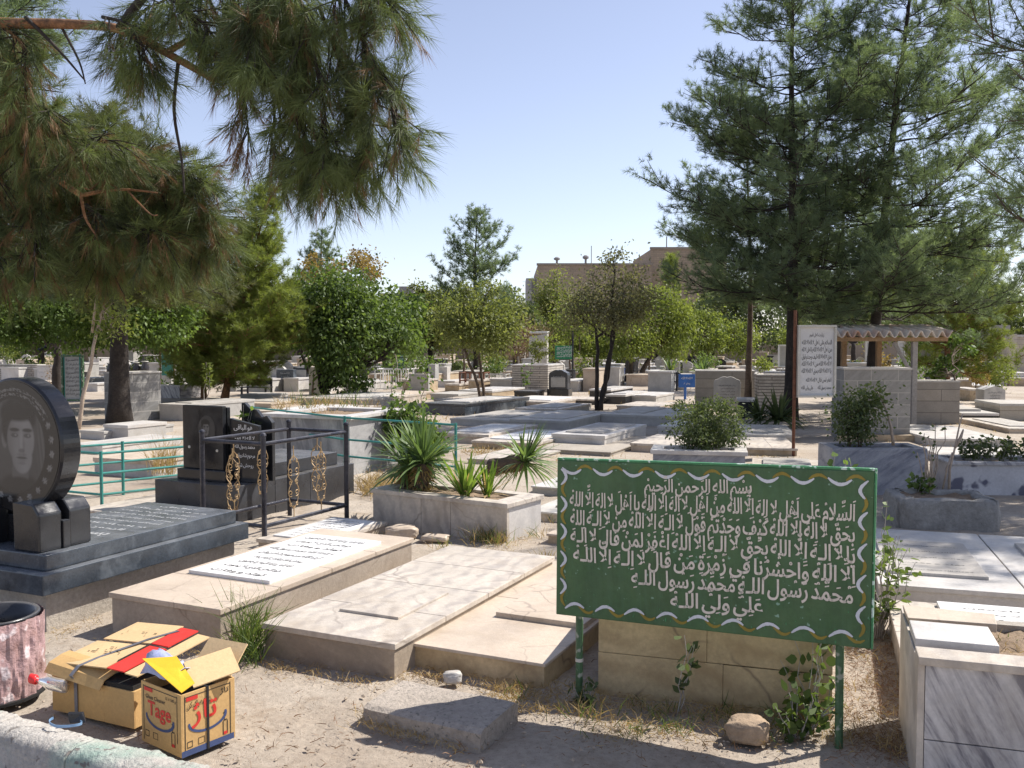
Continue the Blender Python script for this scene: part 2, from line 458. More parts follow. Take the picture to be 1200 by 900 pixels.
M['panelwhite'] = mat('white printed panel', (.66, .65, .64), .06, 6, .05, 60, .5, bump=.03)
M['greensign'] = mat('green sign paint', (.02, .20, .085), .1, 6, .1, 60, .5, bump=.03)
M['urn'] = mat('dark glazed urn', (.05, .045, .05), .2, 6, .1, 60, .3, bump=.05)

F = {}
F['pine'] = leaf('pine needles', (.085, .120, .082), (.200, .260, .155), .46)
F['pinenear'] = leaf('long pine needles', (.055, .072, .036), (.180, .225, .085), .3, 2.2)
F['pinewarm'] = leaf('brownish pine needles', (.070, .070, .036), (.170, .190, .065), .35)
F['pinelime'] = leaf('sunny green needles', (.120, .150, .040), (.250, .300, .075), .45)  # yellow green raised so the colour itself looks brightly sunlit
F['dead'] = leaf('dead brown needles', (.16, .085, .04), (.27, .16, .085), .2)
F['mulberry'] = leaf('mid green leaves', (.055, .095, .026), (.145, .205, .058), .42)
F['broad'] = leaf('fresh green leaves', (.065, .112, .028), (.155, .225, .062), .42)
F['lime'] = leaf('lime green leaves', (.105, .140, .034), (.225, .265, .068), .45)
F['olive'] = leaf('olive green leaves', (.110, .135, .045), (.225, .245, .085), .45)
F['darkolive'] = leaf('dull dark leaves', (.115, .118, .075), (.215, .210, .125), .45)
F['autumn'] = leaf('orange brown leaves', (.20, .135, .045), (.30, .22, .08), .4)
F['drybrown'] = leaf('dry brown twigs', (.20, .135, .085), (.33, .235, .155), .2)
F['bush'] = leaf('small dark green leaves', (.060, .085, .038), (.130, .165, .065), .36)
F['yucca'] = leaf('yucca blades', (.085, .145, .055), (.195, .275, .100), .3, rough=.4)
F['iris'] = leaf('bright green blades', (.080, .150, .030), (.170, .260, .050), .35, rough=.4)
F['drygrass'] = leaf('dry straw', (.30, .20, .085), (.46, .34, .17), .25)
F['weed'] = leaf('green weeds', (.060, .100, .025), (.150, .200, .055), .35)
F['litter'] = leaf('pine litter', (.13, .07, .035), (.28, .15, .07), .1)

# ------------------------------------------------------------------ lettering
def _tab():
    T = {}
    def a(ch, start, n):
        T[ch] = [start + i for i in range(n)]
    for ch, st, n in (('ا', 0xFE8D, 2), ('آ', 0xFE81, 2), ('ب', 0xFE8F, 4), ('ت', 0xFE95, 4), ('ة', 0xFE93, 2), ('ج', 0xFE9D, 4), ('ح', 0xFEA1, 4),
                      ('خ', 0xFEA5, 4), ('د', 0xFEA9, 2), ('ذ', 0xFEAB, 2), ('ر', 0xFEAD, 2), ('ز', 0xFEAF, 2), ('س', 0xFEB1, 4), ('ش', 0xFEB5, 4),
                      ('ص', 0xFEB9, 4), ('ط', 0xFEC1, 4), ('ع', 0xFEC9, 4), ('غ', 0xFECD, 4), ('ف', 0xFED1, 4), ('ق', 0xFED5, 4), ('ك', 0xFED9, 4),
                      ('ک', 0xFB8E, 4), ('گ', 0xFB92, 4), ('ل', 0xFEDD, 4), ('م', 0xFEE1, 4), ('ن', 0xFEE5, 4), ('ه', 0xFEE9, 4), ('و', 0xFEED, 2),
                      ('ي', 0xFEF1, 4), ('ی', 0xFBFC, 4), ('ى', 0xFEEF, 2), ('ژ', 0xFB8A, 2), ('پ', 0xFB56, 4), ('ﻻ', 0xFEFB, 2)):
        a(ch, st, n)
    return T
ATAB = _tab()
MARKS = {0x64B, 0x64C, 0x64D, 0x64E, 0x64F, 0x650, 0x651, 0x652, 0x670}
GLY = {}

def glyph(cp, res=3, off=0.0):
    key = (cp, res, off)
    if key in GLY: return GLY[key]
    def ev(s):
        c = bpy.data.curves.new('letter', 'FONT'); c.body = s; c.resolution_u = res; c.offset = off; c.fill_mode = 'FRONT'
        o = bpy.data.objects.new('letter', c); COL.objects.link(o)
        bpy.context.view_layer.update()
        m = bpy.data.meshes.new_from_object(o.evaluated_get(bpy.context.evaluated_depsgraph_get()))
        v = np.empty(len(m.vertices) * 3, np.float32); m.vertices.foreach_get('co', v)
        f = [tuple(p.vertices) for p in m.polygons]
        bpy.data.objects.remove(o); bpy.data.curves.remove(c); bpy.data.meshes.remove(m)
        return v.reshape(-1, 3)[:, :2], f
    v, f = ev(chr(cp)) if cp != 0x20 else (np.zeros((0, 2), np.float32), [])
    bar = ev('|')[0][:, 0].max()
    adv = ev(chr(cp) + '|')[0][:, 0].max() - bar
    GLY[key] = (v, f, adv)
    return GLY[key]

def shape(s):
    "letters in reading order as (code, [marks]); Arabic letters joined"
    s = s.replace('لا', 'ﻻ')
    base = []
    for ch in s:
        if ord(ch) in MARKS and base: base[-1][1].append(ord(ch))
        else: base.append([ch, []])
    out = []
    for i, (ch, mk) in enumerate(base):
        if ch in ATAB:
            fm = ATAB[ch]
            pv = base[i - 1][0] if i else ' '
            nx = base[i + 1][0] if i + 1 < len(base) else ' '
            jp = pv in ATAB and len(ATAB[pv]) == 4
            jn = len(fm) == 4 and nx in ATAB
            idx = (3 if jn else 1) if jp else (2 if jn else 0)
            out.append((fm[idx], mk))
        else:
            out.append((ord(ch), mk))
    return out

def lay(s, res=3, off=0.0):
    rtl = any(ch in ATAB for ch in s)
    V = []; Fc = []; n = 0; x = 0.0
    for cp, mk in shape(s):
        v, f, adv = glyph(cp, res, off)
        if cp == 0x20: adv = .13 if rtl else .28
        if rtl: x -= adv
        if len(v):
            V.append(v + np.array([x, 0], np.float32)); Fc += [tuple(i + n for i in q) for q in f]; n += len(v)
            top = max(v[:, 1].max() + .05, .56); cx = x + v[:, 0].mean() * .5 + (v[:, 0].min() + v[:, 0].max()) * .25; low = min(v[:, 1].min() - .07, -.06)
            for q in mk:
                mv, mf, _ = glyph(q, res, off * .6)
                if not len(mv): continue
                mv = mv * np.array([.9, .75], np.float32)
                hgt = mv[:, 1].max() - mv[:, 1].min()
                d = np.array([cx - (mv[:, 0].min() + mv[:, 0].max()) / 2, 0], np.float32)
                if q in (0x650, 0x64D): d[1] = low - mv[:, 1].max(); low -= hgt + .04
                else: d[1] = top - mv[:, 1].min(); top += hgt + .05
                V.append(mv + d); Fc += [tuple(i + n for i in g) for g in mf]; n += len(mv)
        if not rtl: x += adv
    V = np.concatenate(V) if V else np.zeros((0, 2), np.float32)
    w0, w1 = (x, 0.0) if rtl else (0.0, x)
    return V, Fc, w0, w1

def lettering(name, lines, mat_, parent, plane='xz', depth=0.0, res=3, off=0.0, shear=0.0, wob=0.0):
    "lines: (text, left, right, baseline, letter height); width is fitted when right is given"
    VV = []; FF = []; n = 0
    for li, (s, xl, xr, yb, hh) in enumerate(lines):
        V, Fc, w0, w1 = lay(s, res, off)
        if not len(V): continue
        sy = hh / .714
        sx = (xr - xl) / (w1 - w0) if xr is not None else sy
        X = xl + (V[:, 0] - w0) * sx
        Y = yb + V[:, 1] * sy
        if wob:
            Y = Y + wob * np.sin(X * 9 + li * 2.1) + wob * .6 * np.sin(X * 31 + li)
            X = X + wob * .8 * np.sin(X * 23 + Y * 17)
        Y = Y + shear * (X - xl)
        Z = np.full(len(V), depth)
        P = np.stack([X, Z, Y], 1) if plane == 'xz' else (np.stack([X, Y, Z], 1) if plane == 'xy' else np.stack([Z, X, Y], 1))
        VV.append(P); FF += [tuple(i + n for i in q) for q in Fc]; n += len(V)
    me = bpy.data.meshes.new(name)
    me.from_pydata([tuple(map(float, p)) for p in np.concatenate(VV)], [], FF)
    me.update()
    return link(name, me, mat_, parent)

PRAY = ['هو الباقی', 'آرامگاه', 'مرحوم مغفور', 'بسم الله الرحمن الرحیم', 'تولد', 'وفات']

def rows(x0, x1, y0, y1, n, hh, seed=0, words=None):
    r = random.Random(seed)
    src = words or ['لا اله الا الله محمد رسول الله', 'آرامگاه مرحوم شادروان', 'روحش شاد و یادش گرامی باد', 'انا لله و انا الیه راجعون', 'هو الحی الذی لا یموت', 'تولد و وفات']
    out = []
    for i in range(n):
        y = y1 - (i + .8) * (y1 - y0) / n
        m = r.uniform(0, .16) * (x1 - x0)
        out.append((src[(i + seed) % len(src)], x0 + m, x1 - m * r.uniform(.3, 1), y, hh))
    return out

# ------------------------------------------------------------------ graves, blocks, headstones
def slab_mb(x0, x1, y0, y1, z0, z1, nx=1, ny=1, gap=.004, lips=0):
    b = MB()
    for i in range(nx):
        for j in range(ny):
            b.box(x0 + (x1 - x0) * i / nx + (gap / 2 if i else 0), x0 + (x1 - x0) * (i + 1) / nx - (gap / 2 if i < nx - 1 else 0),
                  y0 + (y1 - y0) * j / ny + (gap / 2 if j else 0), y0 + (y1 - y0) * (j + 1) / ny - (gap / 2 if j < ny - 1 else 0), z0, z1)
    return b

def gravebox(label, P, w, l, z, a=GA, body='beige', top=None, over=.012, t=.03, plq=None, tiles=(1, 1), group=None, z0=-.06, name='grave', cat='grave', bev=.004):
    o = thing(name, label, cat, (P[0], P[1], 0), a, group)
    top = top or body
    MB().box(over, w - over, over, l - over, z0, z - t).build('base', M[body], o, bev)
    slab_mb(0, w, 0, l, z - t, z, *tiles).build('slab', M[top], o, bev)
    if plq:
        x0, x1, y0, y1, pt, pm = plq[:6]
        p = MB().box(x0 * w, x1 * w, y0 * l, y1 * l, z - .002, z + pt).build('plaque', M[pm], o, bev)
        if len(plq) > 6 and plq[6]:
            n, hh, ink, seed = plq[6]
            lettering('inscription', rows(x0 * w + .05, x1 * w - .05, y0 * l + .04, y1 * l - .04, n, hh, seed), M[ink], p, 'xy', z + pt + .0015, 1, .012)
    return o

def grave(label, FL, FR, BL, z, a=GA, **k):
    P, Q, R = gp(*FL, z), gp(*FR, z), gp(*BL, z)
    if a is None:
        a = -math.degrees(math.atan2(Q.y - P.y, Q.x - P.x))
    D2, D1 = axes(a)
    w = k.pop('w', None) or (Q - P).dot(D2); l = k.pop('l', None) or (R - P).dot(D1)
    print('grave', label[:30], [round(x, 2) for x in (P.x, P.y, w, l, z, a)])
    return gravebox(label, P, w, l, z, a, **k)

def fgrave(label, pxL, pyB, pxR, pyT, l, a=GA, **k):
    P, w, h = front(pxL, pyB, pxR, pyT, a)
    h = max(h, .06)
    if 'plq' not in k and l >= 1.7:
        sd = int(pxL)
        k['plq'] = (.16 + .02 * (sd % 4), .84 - .02 * (sd % 3), .15 + .03 * (sd % 3), .80 + .03 * (sd % 4), .018, ('plaque', 'white', 'lgrey', 'white')[sd % 4] if k.get('body') != 'grey' else 'grey', (5, .045, 'ink', sd))
    k.setdefault('t', min(.05, h * .3))
    return gravebox(label, P, w, l, h, a, **k)

def headstone(label, pxL, pyB, pxR, pyT, th=.14, a=GA, body='black', arch=0, plinth=None, text=None, z0=0.0, name='headstone', cat='headstone', group=None, panel=None):
    P, w, h = front(pxL, pyB, pxR, pyT, a, z0)
    o = thing(name, label, cat, (P.x, P.y, z0), a, group)
    zb = 0
    if plinth:
        pm, ph, po = plinth
        MB().box(-po, w + po, -po, th + po, -.05, ph).build('plinth', M[pm], o, .004); zb = ph
    if arch == 0:
        MB().box(0, w, 0, th, zb, h).build('stone', M[body], o, .008)
    else:
        pts = [(0, zb), (w, zb), (w, h - arch)]
        n = 24
        for i in range(1, n):
            q = i / n
            x = w * (1 - q)
            if arch > 0 and body in ('black', 'blackmatt', 'grey'):   # ogee shoulders
                zz = h - arch + arch * (.25 + .75 * math.sin(math.pi * q) ** .7) * (.86 + .14 * abs(math.cos(3 * math.pi * q)))
            else:
                zz = h - arch + arch * math.sin(math.pi * q)
            pts.append((x, min(zz, h)))
        pts.append((0, h - arch))
        MB().prism(pts, 0, th).build('stone', M[body], o, .006)
    if panel:
        MB().box(.12 * w, .88 * w, -.012, .01, zb + .1 * (h - zb), h - arch - .06).build('panel', M[panel], o, .003)
    if text:
        n, hh, ink = text
        lettering('inscription', rows(.16 * w, .84 * w, zb + .12 * (h - zb), h - arch * .8 - .04, n, hh, int(pxL)), M[ink], o, 'xz', -.0145 if panel else -.002, 1, .012)
    return o

def block(label, pxL, pyB, pxR, pyT, l, a=GA, body='tiletan', cap=None, soil=True, ct=.05, co=.03, rim=.16, name='tomb', cat='tomb', group=None, z0=-.06):
    "walled block or planter: four walls, a cap of four strips round an earth bed"
    P, w, h = front(pxL, pyB, pxR, pyT, a)
    o = thing(name, label, cat, (P.x, P.y, 0), a, group)
    rim = min(rim, w * .3, l * .3)
    b = MB()
    b.box(0, w, 0, .1, z0, h - ct); b.box(0, w, l - .1, l, z0, h - ct); b.box(0, .1, .1, l - .1, z0, h - ct); b.box(w - .1, w, .1, l - .1, z0, h - ct)
    b.build('wall', M[body], o)
    c = MB()
    c.box(-co, w + co, -co, rim, h - ct, h); c.box(-co, w + co, l - rim, l + co, h - ct, h)
    c.box(-co, rim, rim + .002, l - rim - .002, h - ct, h); c.box(w - rim, w + co, rim + .002, l - rim - .002, h - ct, h)
    c.build('coping', M[cap or body], o, .005)
    if soil:
        soil_patch(rim - .01, w - rim + .01, rim - .01, l - rim + .01, h - .05).build('earth', M['soil'], o, smooth=True)
    else:
        MB().box(rim - .01, w - rim + .01, rim - .01, l - rim + .01, h - ct - .01, h - .006).build('lid', M[cap or body], o, .003)
    return o, P, w, h

def soil_patch(x0, x1, y0, y1, z, amp=.02):
    b = MB(); nx = max(3, int((x1 - x0) / .06)); ny = max(3, int((y1 - y0) / .06))
    for j in range(ny + 1):
        for i in range(nx + 1):
            b.v.append((x0 + (x1 - x0) * i / nx, y0 + (y1 - y0) * j / ny, z + rng.uniform(-amp, amp)))
    for j in range(ny):
        for i in range(nx):
            k = j * (nx + 1) + i
            b.f.append((k, k + 1, k + nx + 2, k + nx + 1))
    return b

# ------------------------------------------------------------------ foliage
def needles(name, P, D, L, k, nl, w, mat_, parent, spread=(.35, 1.0), droop=0.0, r=None, tint=None):
    r = r or NR
    P = np.asarray(P, float); D = unit(np.asarray(D, float)); n = len(P)
    L = np.broadcast_to(np.asarray(L, float), (n,))
    t0 = r.uniform(.15, .85, n) if tint is None else np.asarray(tint)
    Pe = np.repeat(P, k, 0); De = np.repeat(D, k, 0); Le = np.repeat(L, k)
    s = r.uniform(.05, 1, n * k)
    B = Pe + De * (Le * s)[:, None]
    R = r.normal(size=(n * k, 3)); R = unit(R - De * (R * De).sum(1, keepdims=True))
    an = r.uniform(spread[0], spread[1], n * k) * (1.15 - .5 * s)
    d = De * np.cos(an)[:, None] + R * np.sin(an)[:, None]
    d[:, 2] -= droop * r.uniform(.3, 1, n * k)
    d = unit(d)
    T = B + d * (nl * r.uniform(.65, 1.15, n * k))[:, None]
    sd = unit(np.cross(d, r.normal(size=(n * k, 3)))) * (w / 2)
    V = np.stack([B - sd, B + sd, T], 1)
    return fast_mesh(name, V, 3, mat_, parent, np.repeat(np.clip(t0, 0, 1), k) + r.uniform(-.12, .12, n * k))

def leaves(name, P, Dm, ln, wd, mat_, parent, r=None, tint=None, fine=False):
    r = r or NR
    P = np.asarray(P, float); n = len(P)
    D = unit(np.asarray(Dm, float))
    s = unit(np.cross(D, r.normal(size=(n, 3))))
    nrm = np.cross(D, s)
    l = (ln * r.uniform(.65, 1.25, n))[:, None]; w = (wd * r.uniform(.7, 1.2, n))[:, None] / 2
    if fine:
        V = np.stack([P, P + D * l * .22 + s * w * .8, P + D * l * .5 + s * w, P + D * l * .8 + s * w * .5, P + D * l * 1.03, P + D * l * .8 - s * w * .5, P + D * l * .5 - s * w, P + D * l * .22 - s * w * .8], 1)
        V[:, [1, 2, 3, 5, 6, 7]] += (nrm * l * .05)[:, None, :]
    else:
        V = np.stack([P, P + D * l * .45 + s * w + nrm * l * .06, P + D * l, P + D * l * .45 - s * w + nrm * l * .06], 1)
    return fast_mesh(name, V, 8 if fine else 4, mat_, parent, r.uniform(.1, .9, n) if tint is None else tint)

def bez(p0, p1, sag, n=7, wob=.03, r=rng):
    p0 = Vector(p0); p1 = Vector(p1); out = []
    L = (p1 - p0).length
    for i in range(n):
        t = i / (n - 1)
        p = p0.lerp(p1, t); p.z += sag * 4 * t * (1 - t)
        if 0 < i < n - 1: p += Vector((r.uniform(-1, 1), r.uniform(-1, 1), r.uniform(-1, 1))) * wob * L
        out.append(p)
    return out

def pine_tree(label, base, height, prof, trunk_r=.14, seed=1, step=.45, per=4, dens=9, k=22, nl=.15, w=.007, fol='pine', bark='barkdark', group=None, name='pine_tree', up=.35, lean=(0, 0), bare=.25, shoot=.16, cat='tree', spread=(.45, 1.45), gaps=.12, limbk=.17, subk=1.0):
    "prof: (height fraction, crown radius) pairs; the crown is built limb by limb"
    r = random.Random(seed); nr = np.random.default_rng(seed)
    o = thing(name, label, cat, (base[0], base[1], 0), 0, group)
    hs = [p[0] for p in prof]; rs = [p[1] for p in prof]
    wx, wy = r.uniform(0, 6), r.uniform(0, 6)
    def tr(z):
        q = z / height
        return Vector((lean[0] * q + .012 * height * math.sin(q * 5 + wx) * q, lean[1] * q + .012 * height * math.sin(q * 4 + wy) * q, z))
    tp = [tr(height * i / 14) for i in range(15)]
    tp[0].z = -.1
    MB().tube(tp, [trunk_r * (1 - .93 * (i / 14) ** .9) * (1.25 if i == 0 else 1) for i in range(15)], 10).build('trunk', M[bark], o, smooth=True)
    lb = MB(); P = []; D = []; Tn = []
    z = hs[0] * height
    az = r.uniform(0, 6.28)
    while z < height * .985:
        q = z / height
        R = float(np.interp(q, hs, rs))
        m = max(2, int(per * r.uniform(.7, 1.3) + .5))
        for i in range(m):
            az += 6.283 / m * r.uniform(.75, 1.25)
            if r.random() < gaps: continue
            L = R * r.uniform(.62, 1.12)
            ua = min(1.25, up * (.2 + 1.1 * q) + r.uniform(-.25, .25))
            d = Vector((math.cos(az), math.sin(az), math.tan(ua)))
            p0 = tr(z + r.uniform(-.12, .12) * step * 2)
            p1 = p0 + d * L
            pts = bez(p0, p1, -.07 * L, 7, .02, r)
            pts[-1].z += .06 * L
            lb.tube(pts, [max(.005, trunk_r * limbk * (L / max(rs)) ** .7 * (1 - .9 * j / 6)) for j in range(7)], 5)
            nsub = max(3, int(L * 6.5 * subk))
            for j in range(nsub):
                t = bare + (1 - bare) * (j + r.random()) / nsub
                ii = min(5, int(t * 6)); f = t * 6 - ii
                b0 = pts[ii].lerp(pts[ii + 1], f)
                tg = (pts[ii + 1] - pts[ii]).normalized()
                sd = tg.cross(Vector((0, 0, 1))).normalized() * r.choice((-1, 1))
                sl = max(.2, L * (.46 * (1 - t) + .16) * r.uniform(.55, 1.25))
                sdv = (tg * r.uniform(.5, 1.0) + sd * r.uniform(.3, 1.0) + Vector((0, 0, r.uniform(-.35, .75)))).normalized()
                b1 = b0 + sdv * sl
                if sl > .3: lb.tube([b0, b0.lerp(b1, .5) + Vector((0, 0, -.02 * sl)), b1], [.011, .008, .004], 4, False)
                ns = max(2, int(sl * dens))
                tint = r.uniform(.15, .85)
                for s in range(ns):
                    u = (s + r.random()) / ns
                    if u < .2 and sl > .5: continue
                    pp = b0.lerp(b1, u)
                    pp = pp + Vector((r.gauss(0, 1), r.gauss(0, 1), r.gauss(0, 1))) * .05
                    dd = sdv * .6 + Vector((r.uniform(-.9, .9), r.uniform(-.9, .9), r.uniform(-.3, 1.0)))
                    P.append(pp); D.append(dd); Tn.append(tint + r.uniform(-.15, .15))
        z += step * r.uniform(.7, 1.3) * (1 - .45 * q)
    for i in range(6):
        P.append(tr(height * (.97 + .005 * i))); D.append(Vector((r.uniform(-.4, .4), r.uniform(-.4, .4), 1))); Tn.append(.5)
    lb.build('limbs', M[bark], o, smooth=True)
    needles('crown', [tuple(p) for p in P], [tuple(p) for p in D], shoot, k, nl, w, F[fol], o, spread, .12, nr, Tn)
    print(label[:34], 'shoots', len(P))
    return o

def leafy_tree(label, base, lobes, n=6000, ln=.08, wd=.05, fol='broad', trunk_r=.09, bark='bark', seed=2, stems=1, lean=(0, 0), group=None, name='leafy_tree', clump=.2, per=40, droop=.35, cat='tree', fork=None, twigs=True, shell=.5, extra=None):
    "lobes: (centre, (rx,ry,rz)) in world space; leaves hang in clumps through each lobe"
    r = random.Random(seed); nr = np.random.default_rng(seed)
    bx, by = base[0], base[1]
    o = thing(name, label, cat, (bx, by, 0), 0, group)
    B = Vector((bx, by, 0))
    vols = [a[1][0] * a[1][1] * a[1][2] for a in lobes]; tv = sum(v ** .8 for v in vols)
    P = []; D = []; Tn = []; cl = []
    for (c, rad), v in zip(lobes, vols):
        m = max(5, int(n / per * v ** .8 / tv))
        for i in range(m):
            d = Vector((r.gauss(0, 1), r.gauss(0, 1), r.gauss(0, 1))).normalized()
            q = shell + (1 - shell) * r.random() ** .7
            cc = Vector(c) + Vector((d.x * rad[0], d.y * rad[1], d.z * rad[2])) * q * r.uniform(.85, 1.1)
            cl.append(cc)
            s = clump * (rad[0] + rad[2]) / 2 * r.uniform(.6, 1.4)
            k = int(per * r.uniform(.5, 1.5))
            pts = nr.normal(size=(k, 3)) * np.array([s, s, s * .6])
            pts += np.array(cc - B)
            out = unit(pts - np.array(Vector(c) - B)) * .6 + nr.normal(size=(k, 3)) * .6
            out[:, 2] -= droop
            P.append(pts); D.append(out); Tn.append(np.clip(r.uniform(.1, .9) + nr.uniform(-.2, .2, k), 0, 1))
    P = np.concatenate(P); D = np.concatenate(D); Tn = np.concatenate(Tn)
    zlow = min(c[2] - rad[2] for c, rad in lobes); zt = max(c[2] for c, rad in lobes)
    tb = MB(); lb = MB()
    fz = fork if fork is not None else max(.25, zlow + .15)
    fz = max(.2, fz)
    tops = []
    for s in range(stems):
        off = Vector((r.uniform(-1, 1), r.uniform(-1, 1), 0)) * (trunk_r * 2.2 if stems > 1 else 0)
        c = lobes[s % len(lobes)][0]
        top = Vector((lean[0] + (c[0] - bx) * .5 * (stems > 1), lean[1] + (c[1] - by) * .3 * (stems > 1), fz)) + off
        pts = bez(off * .6 + Vector((0, 0, -.1)), top, 0, 7, .02, r)
        tb.tube(pts, [trunk_r * (1.3 if j == 0 else 1 - .35 * j / 6) for j in range(7)], 9)
        tops.append(top)
    tb.build('trunk', M[bark], o, smooth=True)
    if twigs:
        for i, (c, rad) in enumerate(lobes):
            top = tops[i % len(tops)]
            cc = Vector(c) - B
            pts = bez(top, cc, 0, 6, .05, r)
            lb.tube(pts, [trunk_r * (.62 - .5 * j / 5) for j in range(6)], 6)
            near = [q for q in cl if (q - Vector(c)).length < max(rad) * 1.1]
            for q in r.sample(near, min(len(near), 16)):
                a0 = pts[r.randint(2, 5)]
                lb.tube(bez(a0, q - B, 0, 4, .06, r), [trunk_r * .18, trunk_r * .12, trunk_r * .08, .003], 4, False)
        lb.build('limbs', M[bark], o, smooth=True)
    leaves('crown', P, D, ln, wd, F[fol], o, nr, Tn)
    return o

def lobe(px0, py0, px1, py1, Y, dy=None, jx=1.0):
    "an ellipsoid that fills a box of the photograph at distance Y"
    a = pd(px0, py0, Y); b = pd(px1, py1, Y)
    rx = (b.x - a.x) / 2; rz = (a.z - b.z) / 2
    return ((a + b) / 2, (rx, dy or rx, rz))

def blades(name, c, n, L, w, mat_, parent, up=(.15, 1.35), r=None, droop=.35, tilt=None, two=None):
    "sword leaves from one heart: three tapering quads each"
    r = r or NR
    az = r.uniform(0, 6.283, n); el = r.uniform(up[0], up[1], n); l = L * r.uniform(.65, 1.1, n)
    d = np.stack([np.cos(az) * np.cos(el), np.sin(az) * np.cos(el), np.sin(el)], 1)
    if tilt is not None:
        d = unit(d + np.asarray(tilt))
    s = unit(np.cross(d, np.array([0, 0, 1.0]) + r.normal(size=(n, 3)) * .15)) * (w / 2)
    c = np.asarray(c) + d * .03 + r.normal(size=(n, 3)) * .015
    V = []
    prev = None
    for t0, t1, w0, w1 in ((0, .3, .7, 1), (.3, .65, 1, .8), (.65, 1, .8, .05)):
        def at(t):
            p = c + d * (l * t)[:, None]
            p[:, 2] -= droop * (t ** 2) * l * np.cos(el)
            return p
        a, b = at(t0), at(t1)
        V.append(np.stack([a - s * w0, a + s * w0, b + s * w1, b - s * w1], 1))
    V = np.concatenate(V)
    return fast_mesh(name, V, 4, mat_, parent, np.tile(r.uniform(.1, .9, n), 3))

def grass_pts(region, n, r):
    "region: list of world boxes (x0,x1,y0,y1,weight) in a frame"
    pass

class Stuff:
    "blades of grass or stalks gathered in one mass"
    def __init__(s): s.V = []; s.T = []
    def tuft(s, p, n, h, spread, w=.004, lean=.5, r=NR):
        b = np.asarray(p, float) + np.concatenate([r.normal(size=(n, 2)) * spread, np.zeros((n, 1))], 1)
        hh = h * r.uniform(.4, 1.15, n)
        d = np.concatenate([r.normal(size=(n, 2)) * lean, np.ones((n, 1))], 1); d = unit(d)
        m = b + d * (hh * .55)[:, None]
        d2 = d.copy(); d2[:, 2] -= .55 * r.uniform(0, 1.4, n); d2[:, :2] += r.normal(size=(n, 2)) * .25
        e = m + unit(d2) * (hh * .5)[:, None]
        sd = unit(np.cross(d, r.normal(size=(n, 3)))) * (w / 2)
        s.V.append(np.stack([b - sd, b + sd, m + sd * .8, m - sd * .8], 1)); s.V.append(np.stack([m - sd * .8, m + sd * .8, e + sd * .1, e - sd * .1], 1))
        t = r.uniform(0, 1, n); s.T += [t, t]
    def build(s, name, mat_, label):
        o = fast_mesh(name, np.concatenate(s.V), 4, mat_, None, np.concatenate(s.T))
        return tag(o, label, name.replace('_', ' '), None, 'stuff')

def sprig(label, base, stems, h, n, ln, wd, fol, spread=.12, seed=3, name='plant', cat='plant', group=None, bare=.2, stemr=.004, z=0.0, stemmat='weedstem', droop=.2):
    "a small plant: thin stems with leaves along them"
    r = random.Random(seed); nr = np.random.default_rng(seed)
    o = thing(name, label, cat, (base[0], base[1], z), 0, group)
    b = MB(); P = []; D = []
    for i in range(stems):
        a = r.uniform(0, 6.28); q = r.uniform(.2, 1) * spread
        p0 = Vector((math.cos(a) * q * .15, math.sin(a) * q * .15, -.02))
        p1 = Vector((math.cos(a) * q, math.sin(a) * q, h * r.uniform(.55, 1.05)))
        pts = bez(p0, p1, .0, 6, .04, r)
        b.tube(pts, [stemr * (1 - .12 * j) for j in range(6)], 4, False)
        for j in range(max(1, n // stems)):
            t = bare + (1 - bare) * r.random(); ii = min(4, int(t * 5))
            p = pts[ii].lerp(pts[ii + 1], t * 5 - ii)
            P.append(tuple(p + Vector((r.gauss(0, 1), r.gauss(0, 1), r.gauss(0, .6))) * spread * .09)); D.append((r.gauss(0, 1), r.gauss(0, 1), r.gauss(.25 - droop, .5)))
    b.build('stem', M['woodgrey'] if stemmat == 'weedstem' else M[stemmat], o, smooth=True)
    leaves('leaves', P, D, ln, wd, F[fol], o, nr, None, math.hypot(base[0], base[1]) < 8)
    return o

def railing(label, runs, hs, r, m, post_h, posts, name='railing', cat='railing', post_r=None, group=None):
    o = thing(name, label, cat, (posts[0][0], posts[0][1], 0))
    O = Vector((posts[0][0], posts[0][1], 0))
    for p in posts:
        q = Vector((p[0], p[1], 0)) - O
        MB().tube([q + Vector((0, 0, -.05)), q + Vector((0, 0, post_h))], post_r or r * 1.3, 10).build('post', m, o, smooth=False)
    for (a, b) in runs:
        for h in hs:
            p = Vector((a[0], a[1], h)) - O; q = Vector((b[0], b[1], h)) - O
            MB().tube([p, q], r, 8).build('rail', m, o)
    return o

# ------------------------------------------------------------------ ground
def vnoise(x, y, seed=0):
    xi = np.floor(x).astype(int); yi = np.floor(y).astype(int); fx = x - xi; fy = y - yi
    def h(a, b):
        n = (a * 374761393 + b * 668265263 + seed * 974711) & 0x7fffffff
        n = (n ^ (n >> 13)) * 1274126177 & 0x7fffffff
        return ((n ^ (n >> 16)) & 0xffff) / 65535.0
    fx = fx * fx * (3 - 2 * fx); fy = fy * fy * (3 - 2 * fy)
    return (h(xi, yi) * (1 - fx) + h(xi + 1, yi) * fx) * (1 - fy) + (h(xi, yi + 1) * (1 - fx) + h(xi + 1, yi + 1) * fx) * fy

def fbm(x, y, o=4, s=0):
    v = 0; a = .5; t = 0
    for i in range(o):
        v = v + a * vnoise(x * 2 ** i + 17 * i, y * 2 ** i - 9 * i, s + i); t += a; a *= .5
    return v / t

